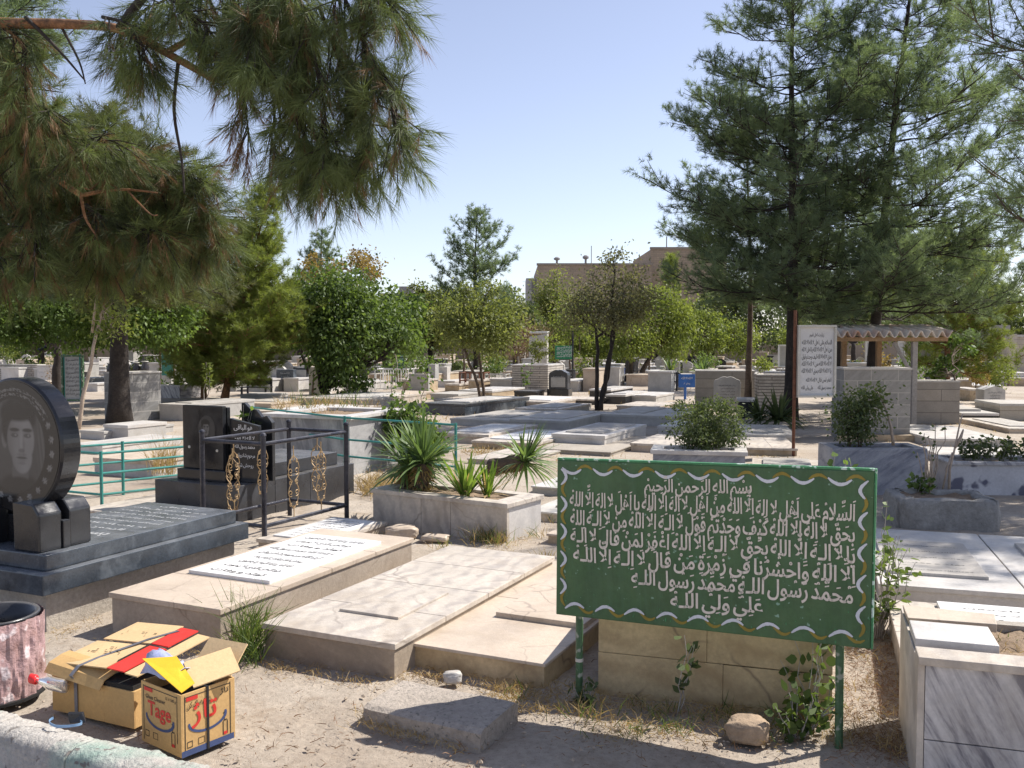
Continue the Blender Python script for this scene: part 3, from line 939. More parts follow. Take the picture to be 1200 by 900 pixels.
def ground_mesh():
    xs = np.concatenate([[-900, -300, -120, -60, -30, -15, -9, -6], np.arange(-4.5, 4.51, .045), [6, 9, 15, 30, 60, 120, 300, 900]])
    ys = np.concatenate([[-300, -60, -20, -6, 0, 1.5], np.arange(2.6, 10.0, .045), [11, 12, 14, 17, 21, 26, 34, 45, 60, 90, 140, 300, 900, 1800]])
    X, Y = np.meshgrid(xs, ys)
    near = np.clip(1 - np.abs(X) / 5.5, 0, 1) * np.clip((Y - 1.5) / 1.5, 0, 1) * np.clip((10.2 - Y) / 1.5, 0, 1)
    near = np.clip(near * 4, 0, 1)
    Z = near * (-.030 * fbm(X * 1.6, Y * 1.6, 5, 3) - .022 * fbm(X * 6, Y * 6, 4, 8) - .010 * (np.clip(fbm(X * 3.7 + 40, Y * 3.7, 3, 21), .5, 1) - .5) * 6 + .006)
    n, m = Z.shape
    V = np.stack([X, Y, Z], -1).reshape(-1, 3)
    i = np.arange(n * m).reshape(n, m)
    Q = np.stack([i[:-1, :-1], i[:-1, 1:], i[1:, 1:], i[1:, :-1]], -1).reshape(-1, 4)
    me = bpy.data.meshes.new('ground')
    me.vertices.add(len(V)); me.vertices.foreach_set('co', V.astype(np.float32).ravel())
    me.loops.add(Q.size); me.loops.foreach_set('vertex_index', Q.astype(np.int32).ravel())
    me.polygons.add(len(Q)); me.polygons.foreach_set('loop_start', np.arange(0, Q.size, 4, dtype=np.int32))
    me.polygons.foreach_set('use_smooth', np.ones(len(Q), bool))
    me.update(calc_edges=True)
    return me

def ground_mat():
    m = bpy.data.materials.new('dusty earth')
    t, N, L, B = nodes(m)
    g = N.new('ShaderNodeNewGeometry'); P = g.outputs['Position']
    r1 = ramp(N, [(.3, (.29, .23, .175)), (.5, (.385, .325, .26)), (.72, (.45, .395, .33))])
    L.new(noise(N, L, P, .9, 8, .62), r1.inputs[0]); c = r1.outputs[0]
    r2 = ramp(N, [(.28, (.72, .70, .68)), (.5, (1, 1, 1)), (.75, (1.22, 1.2, 1.18))]); L.new(noise(N, L, P, 30, 6, .75), r2.inputs[0])
    c = mixc(N, L, 1.0, c, r2.outputs[0], 'MULTIPLY')
    vo = N.new('ShaderNodeTexVoronoi'); vo.inputs['Scale'].default_value = 55; L.new(P, vo.inputs['Vector'])
    rv = ramp(N, [(.0, (1, 1, 1)), (.22, (0, 0, 0))]); L.new(vo.outputs['Distance'], rv.inputs[0])
    rn = ramp(N, [(.55, (0, 0, 0)), (.65, (.7, .7, .7))]); L.new(noise(N, L, P, 6, 4), rn.inputs[0])
    mm = N.new('ShaderNodeMath'); mm.operation = 'MULTIPLY'; L.new(rv.outputs[0], mm.inputs[0]); L.new(rn.outputs[0], mm.inputs[1])
    c = mixc(N, L, mm.outputs[0], c, (.5, .45, .39))
    rs = ramp(N, [(.56, (0, 0, 0)), (.68, (.6, .6, .6))]); L.new(noise(N, L, P, 3.3, 7, .7), rs.inputs[0])
    c = mixc(N, L, rs.outputs[0], c, (.25, .185, .125))
    for sc_, th_, cc_ in ((120, .66, (.15, .11, .075)), (46, .70, (.19, .14, .10))):
        rk = ramp(N, [(th_, (0, 0, 0)), (th_ + .05, (.85, .85, .85))]); L.new(noise(N, L, P, sc_, 2, .5), rk.inputs[0])
        c = mixc(N, L, rk.outputs[0], c, cc_)
    L.new(c, B.inputs['Base Color']); B.inputs['Roughness'].default_value = .95
    b = N.new('ShaderNodeBump'); b.inputs['Strength'].default_value = .9; b.inputs['Distance'].default_value = .012
    L.new(noise(N, L, P, 34, 7, .75), b.inputs['Height']); L.new(b.outputs[0], B.inputs['Normal'])
    return m

tag(link('ground', ground_mesh(), ground_mat()), 'dusty pale earth between the graves', None, None, 'structure')

# kerb at the bottom edge
K0 = gp(20, 836, .12); K1 = gp(227, 891, .12)
ka = -math.degrees(math.atan2(K1.y - K0.y, K1.x - K0.x))
ke = bpy.data.objects.new('kerb', None); COL.objects.link(ke); ke.location = (K0.x, K0.y, 0); ke.rotation_euler = (0, 0, -math.radians(ka))
tag(ke, 'low kerb with flaking teal and white paint', None, None, 'structure')
for x0, x1 in ((-.75, .02), (.026, .47), (.476, 1.02)):
    b = MB(); n = 60
    prof = [(0, -.2), (.0, .10), (-.015, .12), (-.115, .122), (-.15, .10), (-.19, -.2)]
    for i in range(n + 1):
        x = x0 + (x1 - x0) * i / n
        for (y, z) in prof:
            j = .0016
            q = (float(fbm(np.array(x * 9 + 30), np.array(y * 20 + z * 30 + 9), 4, 3)) - .5) * .028
            b.v.append((x, y + rng.uniform(-j, j) + q, z + ((rng.uniform(-j, j) + q * .6) if z > 0 else 0)))
    k = len(prof)
    for i in range(n):
        for q in range(k - 1):
            a = i * k + q
            b.f.append((a, a + 1, a + k + 1, a + k))
    b.f.append(tuple(range(k - 1, -1, -1))); b.f.append(tuple(range(n * k, n * k + k)))
    b.build('kerb_stone', M['kerbm'], ke, smooth=True)

# ------------------------------------------------------------------ far buildings and walls
def building(label, px0, px1, pyt, Y, depth, m, name='building', parapet=True, a=0, cat='building'):
    A = pd(px0, pyt, Y); Bq = pd(px1, pyt, Y)
    o = thing(name, label, cat, (A.x, Y, 0), a)
    w = Bq.x - A.x; h = A.z
    MB().box(0, w, 0, depth, -.1, h).build('wall', M[m], o)
    if parapet:
        MB().box(-.08, w + .08, -.08, .25, h, h + .18).build('parapet', M['wallb'], o)
    return o, w, h

bo, bw, bh = building('long brown brick building with vent cowls along its flat roof', 630, 764, 311, 78, 14, 'brick')
for px, hh in ((653, .75), (687, .9)):
    x = pd(px, 311, 78).x - bo.location.x
    b = MB().tube([(x, .6, bh), (x, .6, bh + hh * .7)], .09, 8); b.lathe([(.12, hh * .62), (.26, hh * .7), (.26, hh * .86), (.1, hh)], 10, (x, .6, bh))
    b.build('vent_cowl', M['bgrey'], bo)
x = pd(694, 311, 78).x - bo.location.x
MB().tube([(x, .9, bh), (x, .9, bh + 1.7)], .035, 6).build('mast', M['bgrey'], bo)
bo, bw, bh = building('taller brown brick building rising behind the slim pine', 763, 852, 292, 80, 12, 'brick')
x = pd(782, 292, 80).x - bo.location.x
MB().tube([(x, .4, bh), (x, .4, bh + 1.1)], .05, 6).build('flue', M['bgrey'], bo)
bo, bw, bh = building('small white rooftop block beside the brick building', 616.5, 630.5, 326, 82, 5, 'bwhite', parapet=False)
MB().box(bw * .45, bw - .02, -.03, .02, bh - 1.9, bh - .1).build('shaded_panel', M['bgrey'], bo)  # grey sheet on the white front, shade put into its colour
bo, bw, bh = building('low pinkish building with a rooftop air cooler beyond the trees', 446, 520, 346, 84, 10, 'wallb')
x = pd(466, 346, 84).x - bo.location.x
MB().box(x, x + 1.3, 1, 2.2, bh + .18, bh + .85).build('air_cooler', M['bgrey'], bo, .03)
bo, bw, bh = building('long low brown building behind the belt of trees', 560, 632, 357, 83, 10, 'wallb')
bo, bw, bh = building('plain grey rendered house beside the stone boundary wall', 1147, 1184, 381, 48, 7, 'bgrey', parapet=False)
bo, bw, bh = building('tan stone boundary wall with two square pillars', 1181, 1290, 395, 40, .5, 'tiletan', name='boundary_wall', parapet=False, cat='wall')
for i in range(3):
    MB().box(-.05 + i * 1.55, .3 + i * 1.55, -.2, .02, -.05, bh + .12).build('pillar', M['tiletan'], bo, .02)
MB().box(.32, 3, -.06, .56, bh + .004, bh + .1).build('coping', M['lgrey'], bo)
bo, bw, bh = building('long brown perimeter wall of the cemetery under the trees', 380, 1480, 394, 66, .4, 'wallb', name='perimeter_wall', parapet=False, cat='wall')
for i in range(17):
    MB().box(i * 3.9, i * 3.9 + .45, -.12, .02, -.05, bh + .05).build('pier', M['wallb'], bo)
bo, bw, bh = building('brown perimeter wall seen under the broad leafy canopy', -420, 378, 396, 62, .4, 'wallb', name='perimeter_wall', parapet=False, cat='wall')
for i in range(13):
    MB().box(i * 3.6, i * 3.6 + .4, -.12, .02, -.05, bh + .05).build('pier', M['wallb'], bo)

# ------------------------------------------------------------------ near graves
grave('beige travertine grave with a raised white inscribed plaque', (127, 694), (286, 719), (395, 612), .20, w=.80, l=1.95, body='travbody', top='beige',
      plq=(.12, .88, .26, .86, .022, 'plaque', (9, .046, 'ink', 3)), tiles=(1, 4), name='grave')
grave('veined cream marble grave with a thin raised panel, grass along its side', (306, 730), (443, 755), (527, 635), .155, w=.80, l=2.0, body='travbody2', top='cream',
      plq=(.30, .76, .17, .44, .014, 'cream', None), tiles=(1, 4))
grave('low cracked yellowish grave with a thick slab on it, beside the green sign', (478, 753), (641, 781), (649, 651), .10, w=.74, l=1.9, body='yellowm', top='beige',
      plq=(.28, .97, .30, .96, .028, 'beige', None), t=.016, tiles=(1, 2))

# black double tier grave with the round stone
P = gp(50, 675, .315)
D2, D1 = axes(GA)
BP = P - D2 * .95
o = thing('grave', 'black granite two tier grave engraved with flowing white script', 'grave', (BP.x, BP.y, 0), GA)
MB().box(.05, .87, .08, 1.6, -.06, .195).build('base', M['concrete'], o)
MB().box(0, .95, 0, 1.66, .2, .315).build('lower_tier', M['bluegranite'], o, .006)
up_ = MB().box(.06, .89, .07, 1.6, .317, .405).build('upper_tier', M['bluegranite'], o, .006)
lettering('inscription', [('بسم الله', .3, .74, .60, .10), ('الرحمن الرحیم', .16, .72, .75, .045), ('لا اله الا الله', .2, .8, .86, .032), ('آرامگاه مرحوم شادروان', .16, .8, .98, .032),
          ('روحش شاد و یادش گرامی باد', .14, .82, 1.08, .03), ('انا لله و انا الیه راجعون', .14, .82, 1.18, .03), ('هو الحی الذی لا یموت', .14, .82, 1.28, .03), ('محمد رسول الله', .14, .82, 1.38, .03), ('هو الباقی', .3, .66, 1.48, .03)],
          M['engrave'], up_, 'xy', .4065, 2, .022)

# round headstone: fine grid of engraved greys
def sm(a, b, x):
    t = np.clip((x - a) / (b - a), 0, 1); return t * t * (3 - 2 * t)

def portrait(u, v):
    "engraved head and shoulders of an anonymous man, brightness 0..1"
    def el(cx, cy, rx, ry, soft=.12):
        d = np.sqrt(((u - cx) / rx) ** 2 + ((v - cy) / ry) ** 2); return 1 - sm(1 - soft, 1 + soft, d)
    b = .13 + .03 * fbm(u * 9 + 5, v * 9 + 5, 3, 4)
    b = b + .10 * el(.42, .05, .16, .5, .5) * (.5 + .5 * np.sin((u + v * .12) * 90))
    b = b + .12 * el(-.62, .45, .14, .26, .4)
    body = el(-.12, -1.0, .62, .58, .1); b = b * (1 - body) + body * (.035 + .03 * fbm(u * 14, v * 7, 3, 2))
    neck = el(-.1, -.42, .17, .28, .15); b = b * (1 - neck) + neck * .23
    col = el(-.12, -.60, .30, .13, .2); b = b * (1 - col) + col * .05
    ear = el(-.41, .07, .06, .13, .2); b = b * (1 - ear) + ear * .33
    hair = np.maximum(el(-.12, .42, .36, .28, .12), el(-.30, .25, .16, .28, .2)); b = b * (1 - hair) + hair * (.025 + .03 * fbm(u * 30, v * 10, 2, 5))
    face = np.maximum(el(-.08, .08, .275, .36, .08), el(-.06, -.17, .205, .25, .1))
    shade = .50 + .12 * (u + .1) / .3 + .10 * (fbm(u * 6, v * 6, 2, 9) - .5) - .10 * sm(.1, .45, np.abs(u + .08) / .6)
    b = b * (1 - face) + face * shade
    fr = el(-.12, .47, .34, .13, .25); b = b * (1 - fr) + fr * .03
    for sx in (-.2, .06):
        e = el(sx, .135, .075, .032, .3); b = b * (1 - .75 * e) + .75 * e * .08
        e = el(sx + .02, .14, .02, .016, .3); b = b * (1 - e) + e * .5
        e = el(sx, .215, .10, .028, .35); b = b * (1 - .9 * e) + .9 * e * .03
        e = el(sx, .175, .085, .022, .6); b = b * (1 - .35 * e) + .35 * e * .2
    e = el(-.065, .02, .03, .15, .7); b = b + .10 * e
    e = el(-.02, .0, .025, .14, .7); b = b - .10 * e
    e = el(-.065, -.085, .06, .03, .4); b = b * (1 - .6 * e) + .6 * e * .14
    e = el(-.065, -.145, .09, .025, .6); b = b * (1 - .4 * e) + .4 * e * .16
    e = el(-.065, -.19, .105, .018, .4); b = b * (1 - .85 * e) + .85 * e * .07
    e = el(-.065, -.225, .08, .026, .5); b = b * (1 - .4 * e) + .4 * e * .28
    e = el(-.065, -.27, .07, .02, .6); b = b * (1 - .4 * e) + .4 * e * .18
    return np.clip(b, 0, 1)

def shade_mat(name, dark_, light):
    m = bpy.data.materials.new(name)
    t, N, L, B = nodes(m)
    at = N.new('ShaderNodeAttribute'); at.attribute_name = 'tone'
    r = ramp(N, [(0, dark_), (1, light)]); L.new(at.outputs['Fac'], r.inputs[0]); L.new(r.outputs[0], B.inputs['Base Color'])
    B.inputs['Roughness'].default_value = .22
    return m
ENG = shade_mat('engraved black granite', (.012, .012, .013), (.33, .32, .31))

def tone_disc(name, R, tone, parent, y, cz, rings=110, seg=200, shape_=1.0):
    V = [(0, y, cz)]; Fq = []
    for i in range(1, rings + 1):
        rr = R * i / rings
        for j in range(seg):
            q = 2 * math.pi * j / seg
            V.append((rr * math.cos(q) * shape_, y, cz + rr * math.sin(q)))
    for j in range(seg):
        Fq.append((0, 1 + j, 1 + (j + 1) % seg))
    for i in range(rings - 1):
        for j in range(seg):
            a = 1 + i * seg + j; b = 1 + i * seg + (j + 1) % seg
            Fq.append((a, a + seg, b + seg, b))
    me = bpy.data.meshes.new(name); me.from_pydata(V, [], Fq)
    A = np.array(V); t = tone(A[:, 0] / R, (A[:, 2] - cz) / R)
    at = me.attributes.new('tone', 'FLOAT', 'POINT'); at.data.foreach_set('value', np.clip(t, 0, 1).astype(np.float32))
    return link(name, me, ENG, parent)

def disc_tone(u, v):
    r = np.sqrt(u * u + v * v); th = np.arctan2(v, u)
    b = np.full(u.shape, .025)
    inner = 1 - sm(.97, 1.0, np.sqrt((u / .70) ** 2 + ((v - .0) / .74) ** 2))
    b = b * (1 - inner) + inner * portrait(u / 1.10 - .22, v / 1.06 - .02)
    # arc of small script over the head
    for k, rr in enumerate((.80, .87)):
        band = (1 - sm(.018, .026, np.abs(r - rr))) * (th > .55) * (th < 2.7)
        tx = fbm(th * 34 + 3 * k, r * 70, 2, 6 + k) > .52
        b = b + band * tx * .38
    # rosettes round the lower rim
    for k in range(17):
        q = math.radians(24 - 15.2 * k)
        cu, cv = .84 * math.cos(q), .84 * math.sin(q)
        du, dv = u - cu, v - cv
        d = np.sqrt(du * du + dv * dv); ph = np.arctan2(dv, du)
        pet = .052 * (1 + .28 * np.cos(6 * ph))
        f = 1 - sm(pet * .85, pet, d)
        b = b * (1 - f) + f * (.50 - .22 * (np.abs(np.sin(3 * ph)) < .25) - .2 * (d < .014))
    return b

RC = .985; RR = .395; RT = .135
HP = BP + D2 * .485 + D1 * .20
o = thing('headstone', 'round black granite headstone engraved with a portrait and rosettes', 'headstone', (HP.x, HP.y, .407), GA)
prof = [(RR - .012, 0.0), (RR, .012), (RR, RT - .012), (RR - .012, RT)]
b = MB(); b.lathe(prof, 96)
b.v = [(x, z, y + RC - .407) for x, y, z in b.v]
b.f = [tuple(reversed(f)) for f in b.f]
st = b.build('stone', M['black'], o)
tone_disc('engraving', RR - .02, disc_tone, o, -.0025, RC - .407)
for x0, x1, y0, y1 in ((-.33, -.12, -.11, .04), (.12, .33, -.11, .04), (-.33, -.12, .09, .24), (.12, .33, .09, .24)):
    hgt = .27
    s = 1 if x0 > 0 else -1
    pts = [(x0, 0), (x1, 0), (x1, hgt * (.78 if s > 0 else 1)), (x1 - s * .05 if s > 0 else x1, hgt), (x0 + .05 if s < 0 else x0, hgt), (x0, hgt * (.78 if s < 0 else 1))]
    MB().prism(pts, y0, y1).build('cradle', M['black'], o, .01)
MB().box(-.34, .34, .04, .09, 0, .16).build('cradle_bar', M['black'], o, .006)

# step stone and loose stones
P = gp(425, 827, .06); Q = gp(563, 858, .06); Rr = gp(459, 789, .085)
a_ = -math.degrees(math.atan2(Q.y - P.y, Q.x - P.x)); d2, d1 = axes(a_)
o = thing('step_stone', 'worn grey kerbstone block lying flat on the earth before the graves', 'stone', (P.x, P.y, 0), a_)
w_, l_ = (Q - P).dot(d2), .36
bm = bmesh.new(); bmesh.ops.create_cube(bm, size=1)
bmesh.ops.scale(bm, vec=(w_, l_, .12), verts=bm.verts); bmesh.ops.subdivide_edges(bm, edges=bm.edges, cuts=11, use_grid_fill=True)
for v in bm.verts:
    n1 = float(fbm(np.array(v.co.x * 9 + 7), np.array(v.co.y * 9 + v.co.z * 11 + 4), 3, 5)) - .5
    e = .5 + .5 * (abs(v.co.x) / (w_ / 2)) ** 8
    v.co.z += n1 * .014; v.co.y += n1 * .014; v.co.x += n1 * .012
    if abs(v.co.y) > l_ * .46 and v.co.z > .04: v.co.z -= .012
    v.co += Vector((w_ / 2 + (v.co.y / l_ + .5) * -.02, l_ / 2, 0.0))
me = bpy.data.meshes.new('block'); bm.to_mesh(me); bm.free(); link('block', me, M['stepstone'], o)

def rock(label, px, py, s, m='rock', seed=1, name='rock', squash=(1, .8, .6)):
    p = gp(px, py); r = random.Random(seed)
    bm = bmesh.new(); bmesh.ops.create_icosphere(bm, subdivisions=4, radius=1)
    for v in bm.verts:
        c = v.co.copy()
        c = Vector([math.copysign(abs(q) ** .6, q) for q in c])
        n = float(fbm(np.array(c.x * 1.3 + seed * 3), np.array(c.y * 1.3 + c.z * 1.7 + seed), 4, seed)) - .5
        v.co = Vector((c.x * squash[0], c.y * squash[1], c.z * squash[2])) * s * (1 + .5 * n)
    bmesh.ops.rotate(bm, verts=bm.verts, matrix=Matrix.Rotation(r.uniform(-.4, .4), 3, 'Z'))
    me = bpy.data.meshes.new(name); bm.to_mesh(me); bm.free()
    me.polygons.foreach_set('use_smooth', np.ones(len(me.polygons), bool))
    o = link(name, me, M[m]); o.location = (p.x, p.y, s * squash[2] * .55)
    return tag(o, label, 'rock')
rock('rough brown rock beneath the green sign', 876, 862, .085, 'rock', 3)
rock('small pale rounded stone behind the step stone', 530, 797, .045, 'lgrey', 5)
rock('pale rock between the sign and the raised platform', 1019, 735, .10, 'lgrey', 8, squash=(.7, .7, 1))
rock('broken beige slab fragment in front of the yucca planter', 470, 628, .11, 'beige', 11, squash=(1.2, .8, .5))
rock('flat beige stone chip beside the yucca planter', 510, 632, .09, 'beige', 14, squash=(1.3, .7, .28))
rock('grey boulder partly covered by plants behind the sign', 1021, 690, .13, 'rough', 18, squash=(.6, .8, 1.1))

# block behind the sign
P = gp(701, 806); Q = gp(975, 838)
a_ = GB; d2, d1 = axes(a_)
o = thing('tomb', 'yellowed marble tomb directly behind the green sign', 'tomb', (P.x, P.y, 0), a_)
wt = (Q - P).dot(d2)
MB().box(0, wt * .55, 0, .03, -.06, .167).box(wt * .55 + .0015, wt, 0, .03, -.06, .165).build('lower_panel', M['yellowm'], o, .002)
MB().box(0, wt * .48, 0.002, .03, .169, .44).box(wt * .48 + .0015, wt, .002, .03, .169, .44).build('upper_panel', M['yellowm'], o, .002)
MB().box(.01, wt - .03, .031, 1.7, -.06, .44).build('core', M['cream'], o)
MB().box(wt - .028, wt, .032, 1.7, -.06, .44).build('side_panel', M['cream'], o)
MB().box(-.02, wt + .015, -.02, 1.72, .442, .475).build('slab', M['cream'], o, .004)

# near planter with broken coping at the bottom corner
P = gp(1085, 768, .49); d2, d1 = axes(18)
o = thing('planter', 'streaked marble planter with broken coping slabs and dry earth inside', 'planter', (P.x, P.y, 0), 18)
L2 = .72; W2 = 1.2
MB().box(0, W2, 0, .03, .19, .455).build('front_panel', M['veined'], o, .002)
MB().box(0, .42, 0.002, .03, -.06, .186).box(.424, W2, .002, .03, -.06, .186).build('front_base', M['veined'], o, .002)
MB().box(-.025, -.002, .0, L2, -.06, .46).build('side_panel', M['cream'], o, .002)
MB().box(0, .06, .032, L2, -.06, .44).box(.06, W2, L2 - .06, L2, -.06, .44).box(.062, W2, .032, .08, -.06, .44).build('core', M['concrete'], o)
MB().box(-.025, W2, -.015, .11, .457, .487).build('front_coping', M['cream'], o, .004)
MB().box(-.02, .26, .16, .40, .466, .50).build('coping_slab', M['white'], o, .004)
MB().hexa([(-.015, .47, .462), (.30, .455, .462), (.31, .60, .462), (-.02, .64, .462), (-.02, .46, .492), (.30, .455, .497), (.315, .59, .50), (-.025, .645, .494)]).build('broken_slab', M['beige'], o, .004)
soil_patch(.06, W2, .1, L2 - .05, .40, .03).build('earth', M['soil'], o, smooth=True)

# raised platform of graves on that side
grave('near pale grave slab of the raised platform with a white inscribed plaque', (1062, 788), (1250, 812), (1030, 686), .15, a=18, w=1.25, l=1.22, body='cream', top='cream',
      plq=(.20, .98, .42, .96, .025, 'plaque', (6, .022, 'ink', 9)), tiles=(1, 2), t=.03)
grave('shaded pale slab of the raised platform with a framed grey plaque', (1029.5, 684), (1190, 687), (1015, 612), .152, a=17.4, w=.80, l=1.75, body='white', top='white',
      plq=(.08, .80, .16, .72, .02, 'lgrey', (5, .02, 'ink', 14)), tiles=(1, 3))
g_ = gp(1029.5, 684, .152) + axes(17.4)[0] * .812
gravebox('second shaded slab of the raised platform, against the stone trough', (g_.x, g_.y), .8, 1.75, .15, 17.4, body='white', top='white', plq=(.22, .86, .3, .8, .02, 'lgrey', (5, .02, 'ink', 15)), tiles=(1, 3))

# stone trough
P, w_, h_ = front(1054, 617, 1175, 585, 8)
o = thing('stone_trough', 'rough hewn natural stone trough holding earth and bare twigs', 'trough', (P.x, P.y, 0), 8)
bm = bmesh.new()
n = 40
outl = []
for i in range(n):
    q = 2 * math.pi * i / n
    sx, sy = math.cos(q), math.sin(q)
    e = .24
    outl.append((math.copysign(abs(sx) ** e, sx) * w_ / 2 + w_ / 2, math.copysign(abs(sy) ** e, sy) * .32 + .32))
rings = [(1.0, -.05), (1.02, h_ * .4), (1.0, h_ * .8), (.97, h_ * .97), (.93, h_), (.78, h_ * 1.0), (.72, h_ * .93), (.7, h_ * .75)]
b = MB()
for k, z in rings:
    for (x, y) in outl:
        j = rng.uniform(-.018, .018)
        b.v.append((w_ / 2 + (x - w_ / 2) * k + j, .32 + (y - .32) * (k if k > .9 else k * .9) + j, z + rng.uniform(-.012, .012)))
for i in range(len(rings) - 1):
    for j in range(n):
        a0 = i * n + j; b0 = i * n + (j + 1) % n
        b.f.append((a0, b0, b0 + n, a0 + n))
b.build('basin', M['rough'], o, smooth=True)
soil_patch(.1, w_ - .1, .08, .56, h_ * .88, .02).build('earth', M['soil'], o, smooth=True)

# ------------------------------------------------------------------ planters and tombs of the middle ground
def planter_yucca():
    P = gp(437, 572, .30); Q = gp(594, 590, .30)
    a_ = -math.degrees(math.atan2(Q.y - P.y, Q.x - P.x)); w = (Q - P).length; l = .52
    o = thing('planter', 'cream marble planter holding two yuccas and a clump of iris', 'planter', (P.x, P.y, 0), a_)
    b = MB()
    for x0, x1 in ((0, .38 * w), (.38 * w + .004, .60 * w), (.60 * w + .004, w)):
        b.box(x0, x1, 0, .03, -.06, .258)
    b.build('front_panel', M['cream'], o, .002)
    MB().box(w - .03, w, .031, l, -.06, .258).box(0, .03, .031, l, -.06, .258).box(.031, w - .031, l - .03, l, -.06, .258).build('side_panel', M['white'], o, .002)
    MB().box(-.02, w + .02, -.025, .10, .262, .3).box(-.02, w + .02, l - .1, l + .02, .262, .3).box(-.02, .14, .102, l - .102, .262, .3).box(w - .16, w + .02, .102, l - .102, .262, .3).build('coping', M['cream'], o, .005)
    soil_patch(.13, w - .15, .09, l - .09, .275, .012).build('earth', M['soil'], o, smooth=True)
    return P, a_, w, l
YP, YA, YW, YL = planter_yucca()
yd2, yd1 = axes(YA)

block('pale grey planter of a rounded dark shrub behind the sign', 765, 552, 873, 527, .55, a=12, body='bluemarble', cap='white', rim=.12, name='planter', cat='planter')
block('blue grey marble planter with a straggly rose bush', 975, 578, 1086, 525, .55, a=3, body='bluemarble', cap='bluemarble', rim=.10, ct=.04, co=0, name='planter', cat='planter')
block('mottled marble planter of dark petunias beside the stone trough', 1113, 579, 1260, 541, .6, a=6, body='speckm', cap='veined', rim=.09, ct=.03, name='planter', cat='planter')
block('grey banded marble tomb with weeds on top', 313, 552, 410, 484, 1.25, a=22, body='greymarble', cap='white', rim=.14, ct=.045, co=.05)
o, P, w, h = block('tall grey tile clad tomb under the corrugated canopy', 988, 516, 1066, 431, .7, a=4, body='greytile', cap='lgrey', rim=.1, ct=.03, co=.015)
MB().box(-.1, w + .12, -.12, -.002, -.05, .1).build('plinth', M['beige2'], o, .005)
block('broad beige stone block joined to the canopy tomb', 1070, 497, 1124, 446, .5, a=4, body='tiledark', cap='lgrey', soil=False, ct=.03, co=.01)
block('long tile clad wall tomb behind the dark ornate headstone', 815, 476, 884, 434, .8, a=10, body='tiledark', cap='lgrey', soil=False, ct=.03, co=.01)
block('split stone wall tomb between two pine trunks', 888, 482, 930, 439, .7, a=8, body='split', cap='lgrey', soil=True, ct=.03, co=.01)
block('striped split stone tomb with shrubs on top', 600, 459, 642, 427, 1.6, a=20, body='split', cap='white', rim=.2, ct=.04, co=.01)
block('marble clad square tomb behind the big pine trunk', 123, 494, 146, 436, .9, a=27, body='greytile', cap='lgrey', soil=False, ct=.03, co=.02)
block('low streaked marble planter with green plants beyond the square tomb', 179, 466, 211, 451, .9, a=22, body='veined', cap='white', rim=.1, ct=.03, co=.01, name='planter', cat='planter')
block('striped stone wall tomb below the yellow shrub', -40, 452, 44, 427, .5, a=5, body='split', cap='lgrey', ct=.03, co=.01)
block('pale wall tomb hung with a dry creeper', 44, 454, 71, 428, .6, a=10, body='white', cap='lgrey', ct=.03, co=.01)

fg = fgrave
fg('speckled stone grave beside the teal railing', 121, 514, 150, 497, .8, a=27, body='lgrey', top='white')
fg('low grey bed of dry stalks inside the teal railing', 109, 556, 180, 536, .9, a=20, body='lgrey', top='beige')
fg('flat pale grave slab beside the leaning sapling', 82, 530, 120, 520, 1.5, body='white')
fg('thin grey ground slab at the foot of the big pine', 93, 514, 122, 504, 1.5, body='lgrey')
fg('long low grey grave behind the black portrait stele', 186, 492, 216, 473, 2.0, a=27, body='grey', top='lgrey')
fg('flat paved grave with dark joints before the teal railing', 92, 604, 190, 597, 1.6, plq=None, a=26, body='beige', top='cream', tiles=(2, 3))
fg('wide sunlit slab behind the grey banded tomb', 300, 486, 372, 481, 2.4, body='cream')
fg('sandy flat slab beneath the bushy conifer', 262, 476, 318, 471, 2.4, body='beige')
fg('long pale kerbed grave near the mulberry trunk', 345, 474, 437, 466, 3.0, a=20, body='cream')
fg('thin dark slab in front of the bushy conifer bench', 281, 468, 320, 462, 1.0, a=10, body='grey', top='lgrey')
fg('white marble grave with a thin grey plaque in full sun', 646, 523, 709, 508, 2.1, body='white', top='white', plq=(.15, .85, .12, .9, .02, 'lgrey', (5, .02, 'ink', 4)))
fg('concrete footing slab under the white marble grave', 620, 530, 716, 525, 2.3, plq=None, body='concrete', top='concrete')
fg('long dark slab in shade next to the white marble grave', 597, 503, 667, 491, 2.4, body='grey', top='grey', plq=(.2, .8, .15, .85, .015, 'lgrey', None), tiles=(1, 2))
fg('wide shaded grey slab behind the yucca', 527, 498, 598, 490, 2.4, body='grey', top='grey', tiles=(2, 2))
fg('low beige slab beside the tall vine shrub', 516, 518, 573, 507, 1.9, body='beige', top='cream')
fg('flat cream slab fringed with dry grass', 552, 525, 628, 516, 2.0, body='beige2', top='cream', tiles=(1, 2))
fg('pale ground slab beside the iris clump', 547, 543, 612, 537, 1.3, body='cream', tiles=(1, 2))
fg('ground slab in dappled light behind the yucca planter', 622, 576, 690, 570, 2.0, a=26, body='lgrey', top='white', tiles=(2, 2))
fg('ground slab running behind the corner of the sign', 618, 606, 720, 600, 1.7, a=26, body='cream', top='white', tiles=(1, 3))
fg('narrow flat slab in the gap beside the sign', 640, 634, 740, 626, 1.1, a=25, body='beige2', top='beige')
fg('thick dark grave in the shade of the forked tree', 703, 497, 792, 485, 2.2, body='grey', top='grey', plq=(.1, .5, .2, .9, .015, 'lgrey', None), tiles=(2, 2))
fg('square pale footing between the slabs beyond the sign', 770, 511, 800, 499, 1.2, body='white', top='white')
fg('low rose tinted slab beside the rounded shrub', 738, 529, 800, 519, 1.4, body='beige', top='cream')
fg('thin tan slab with a dark edge near the forked tree', 603, 486, 655, 478, 2.0, body='grey', top='cream')
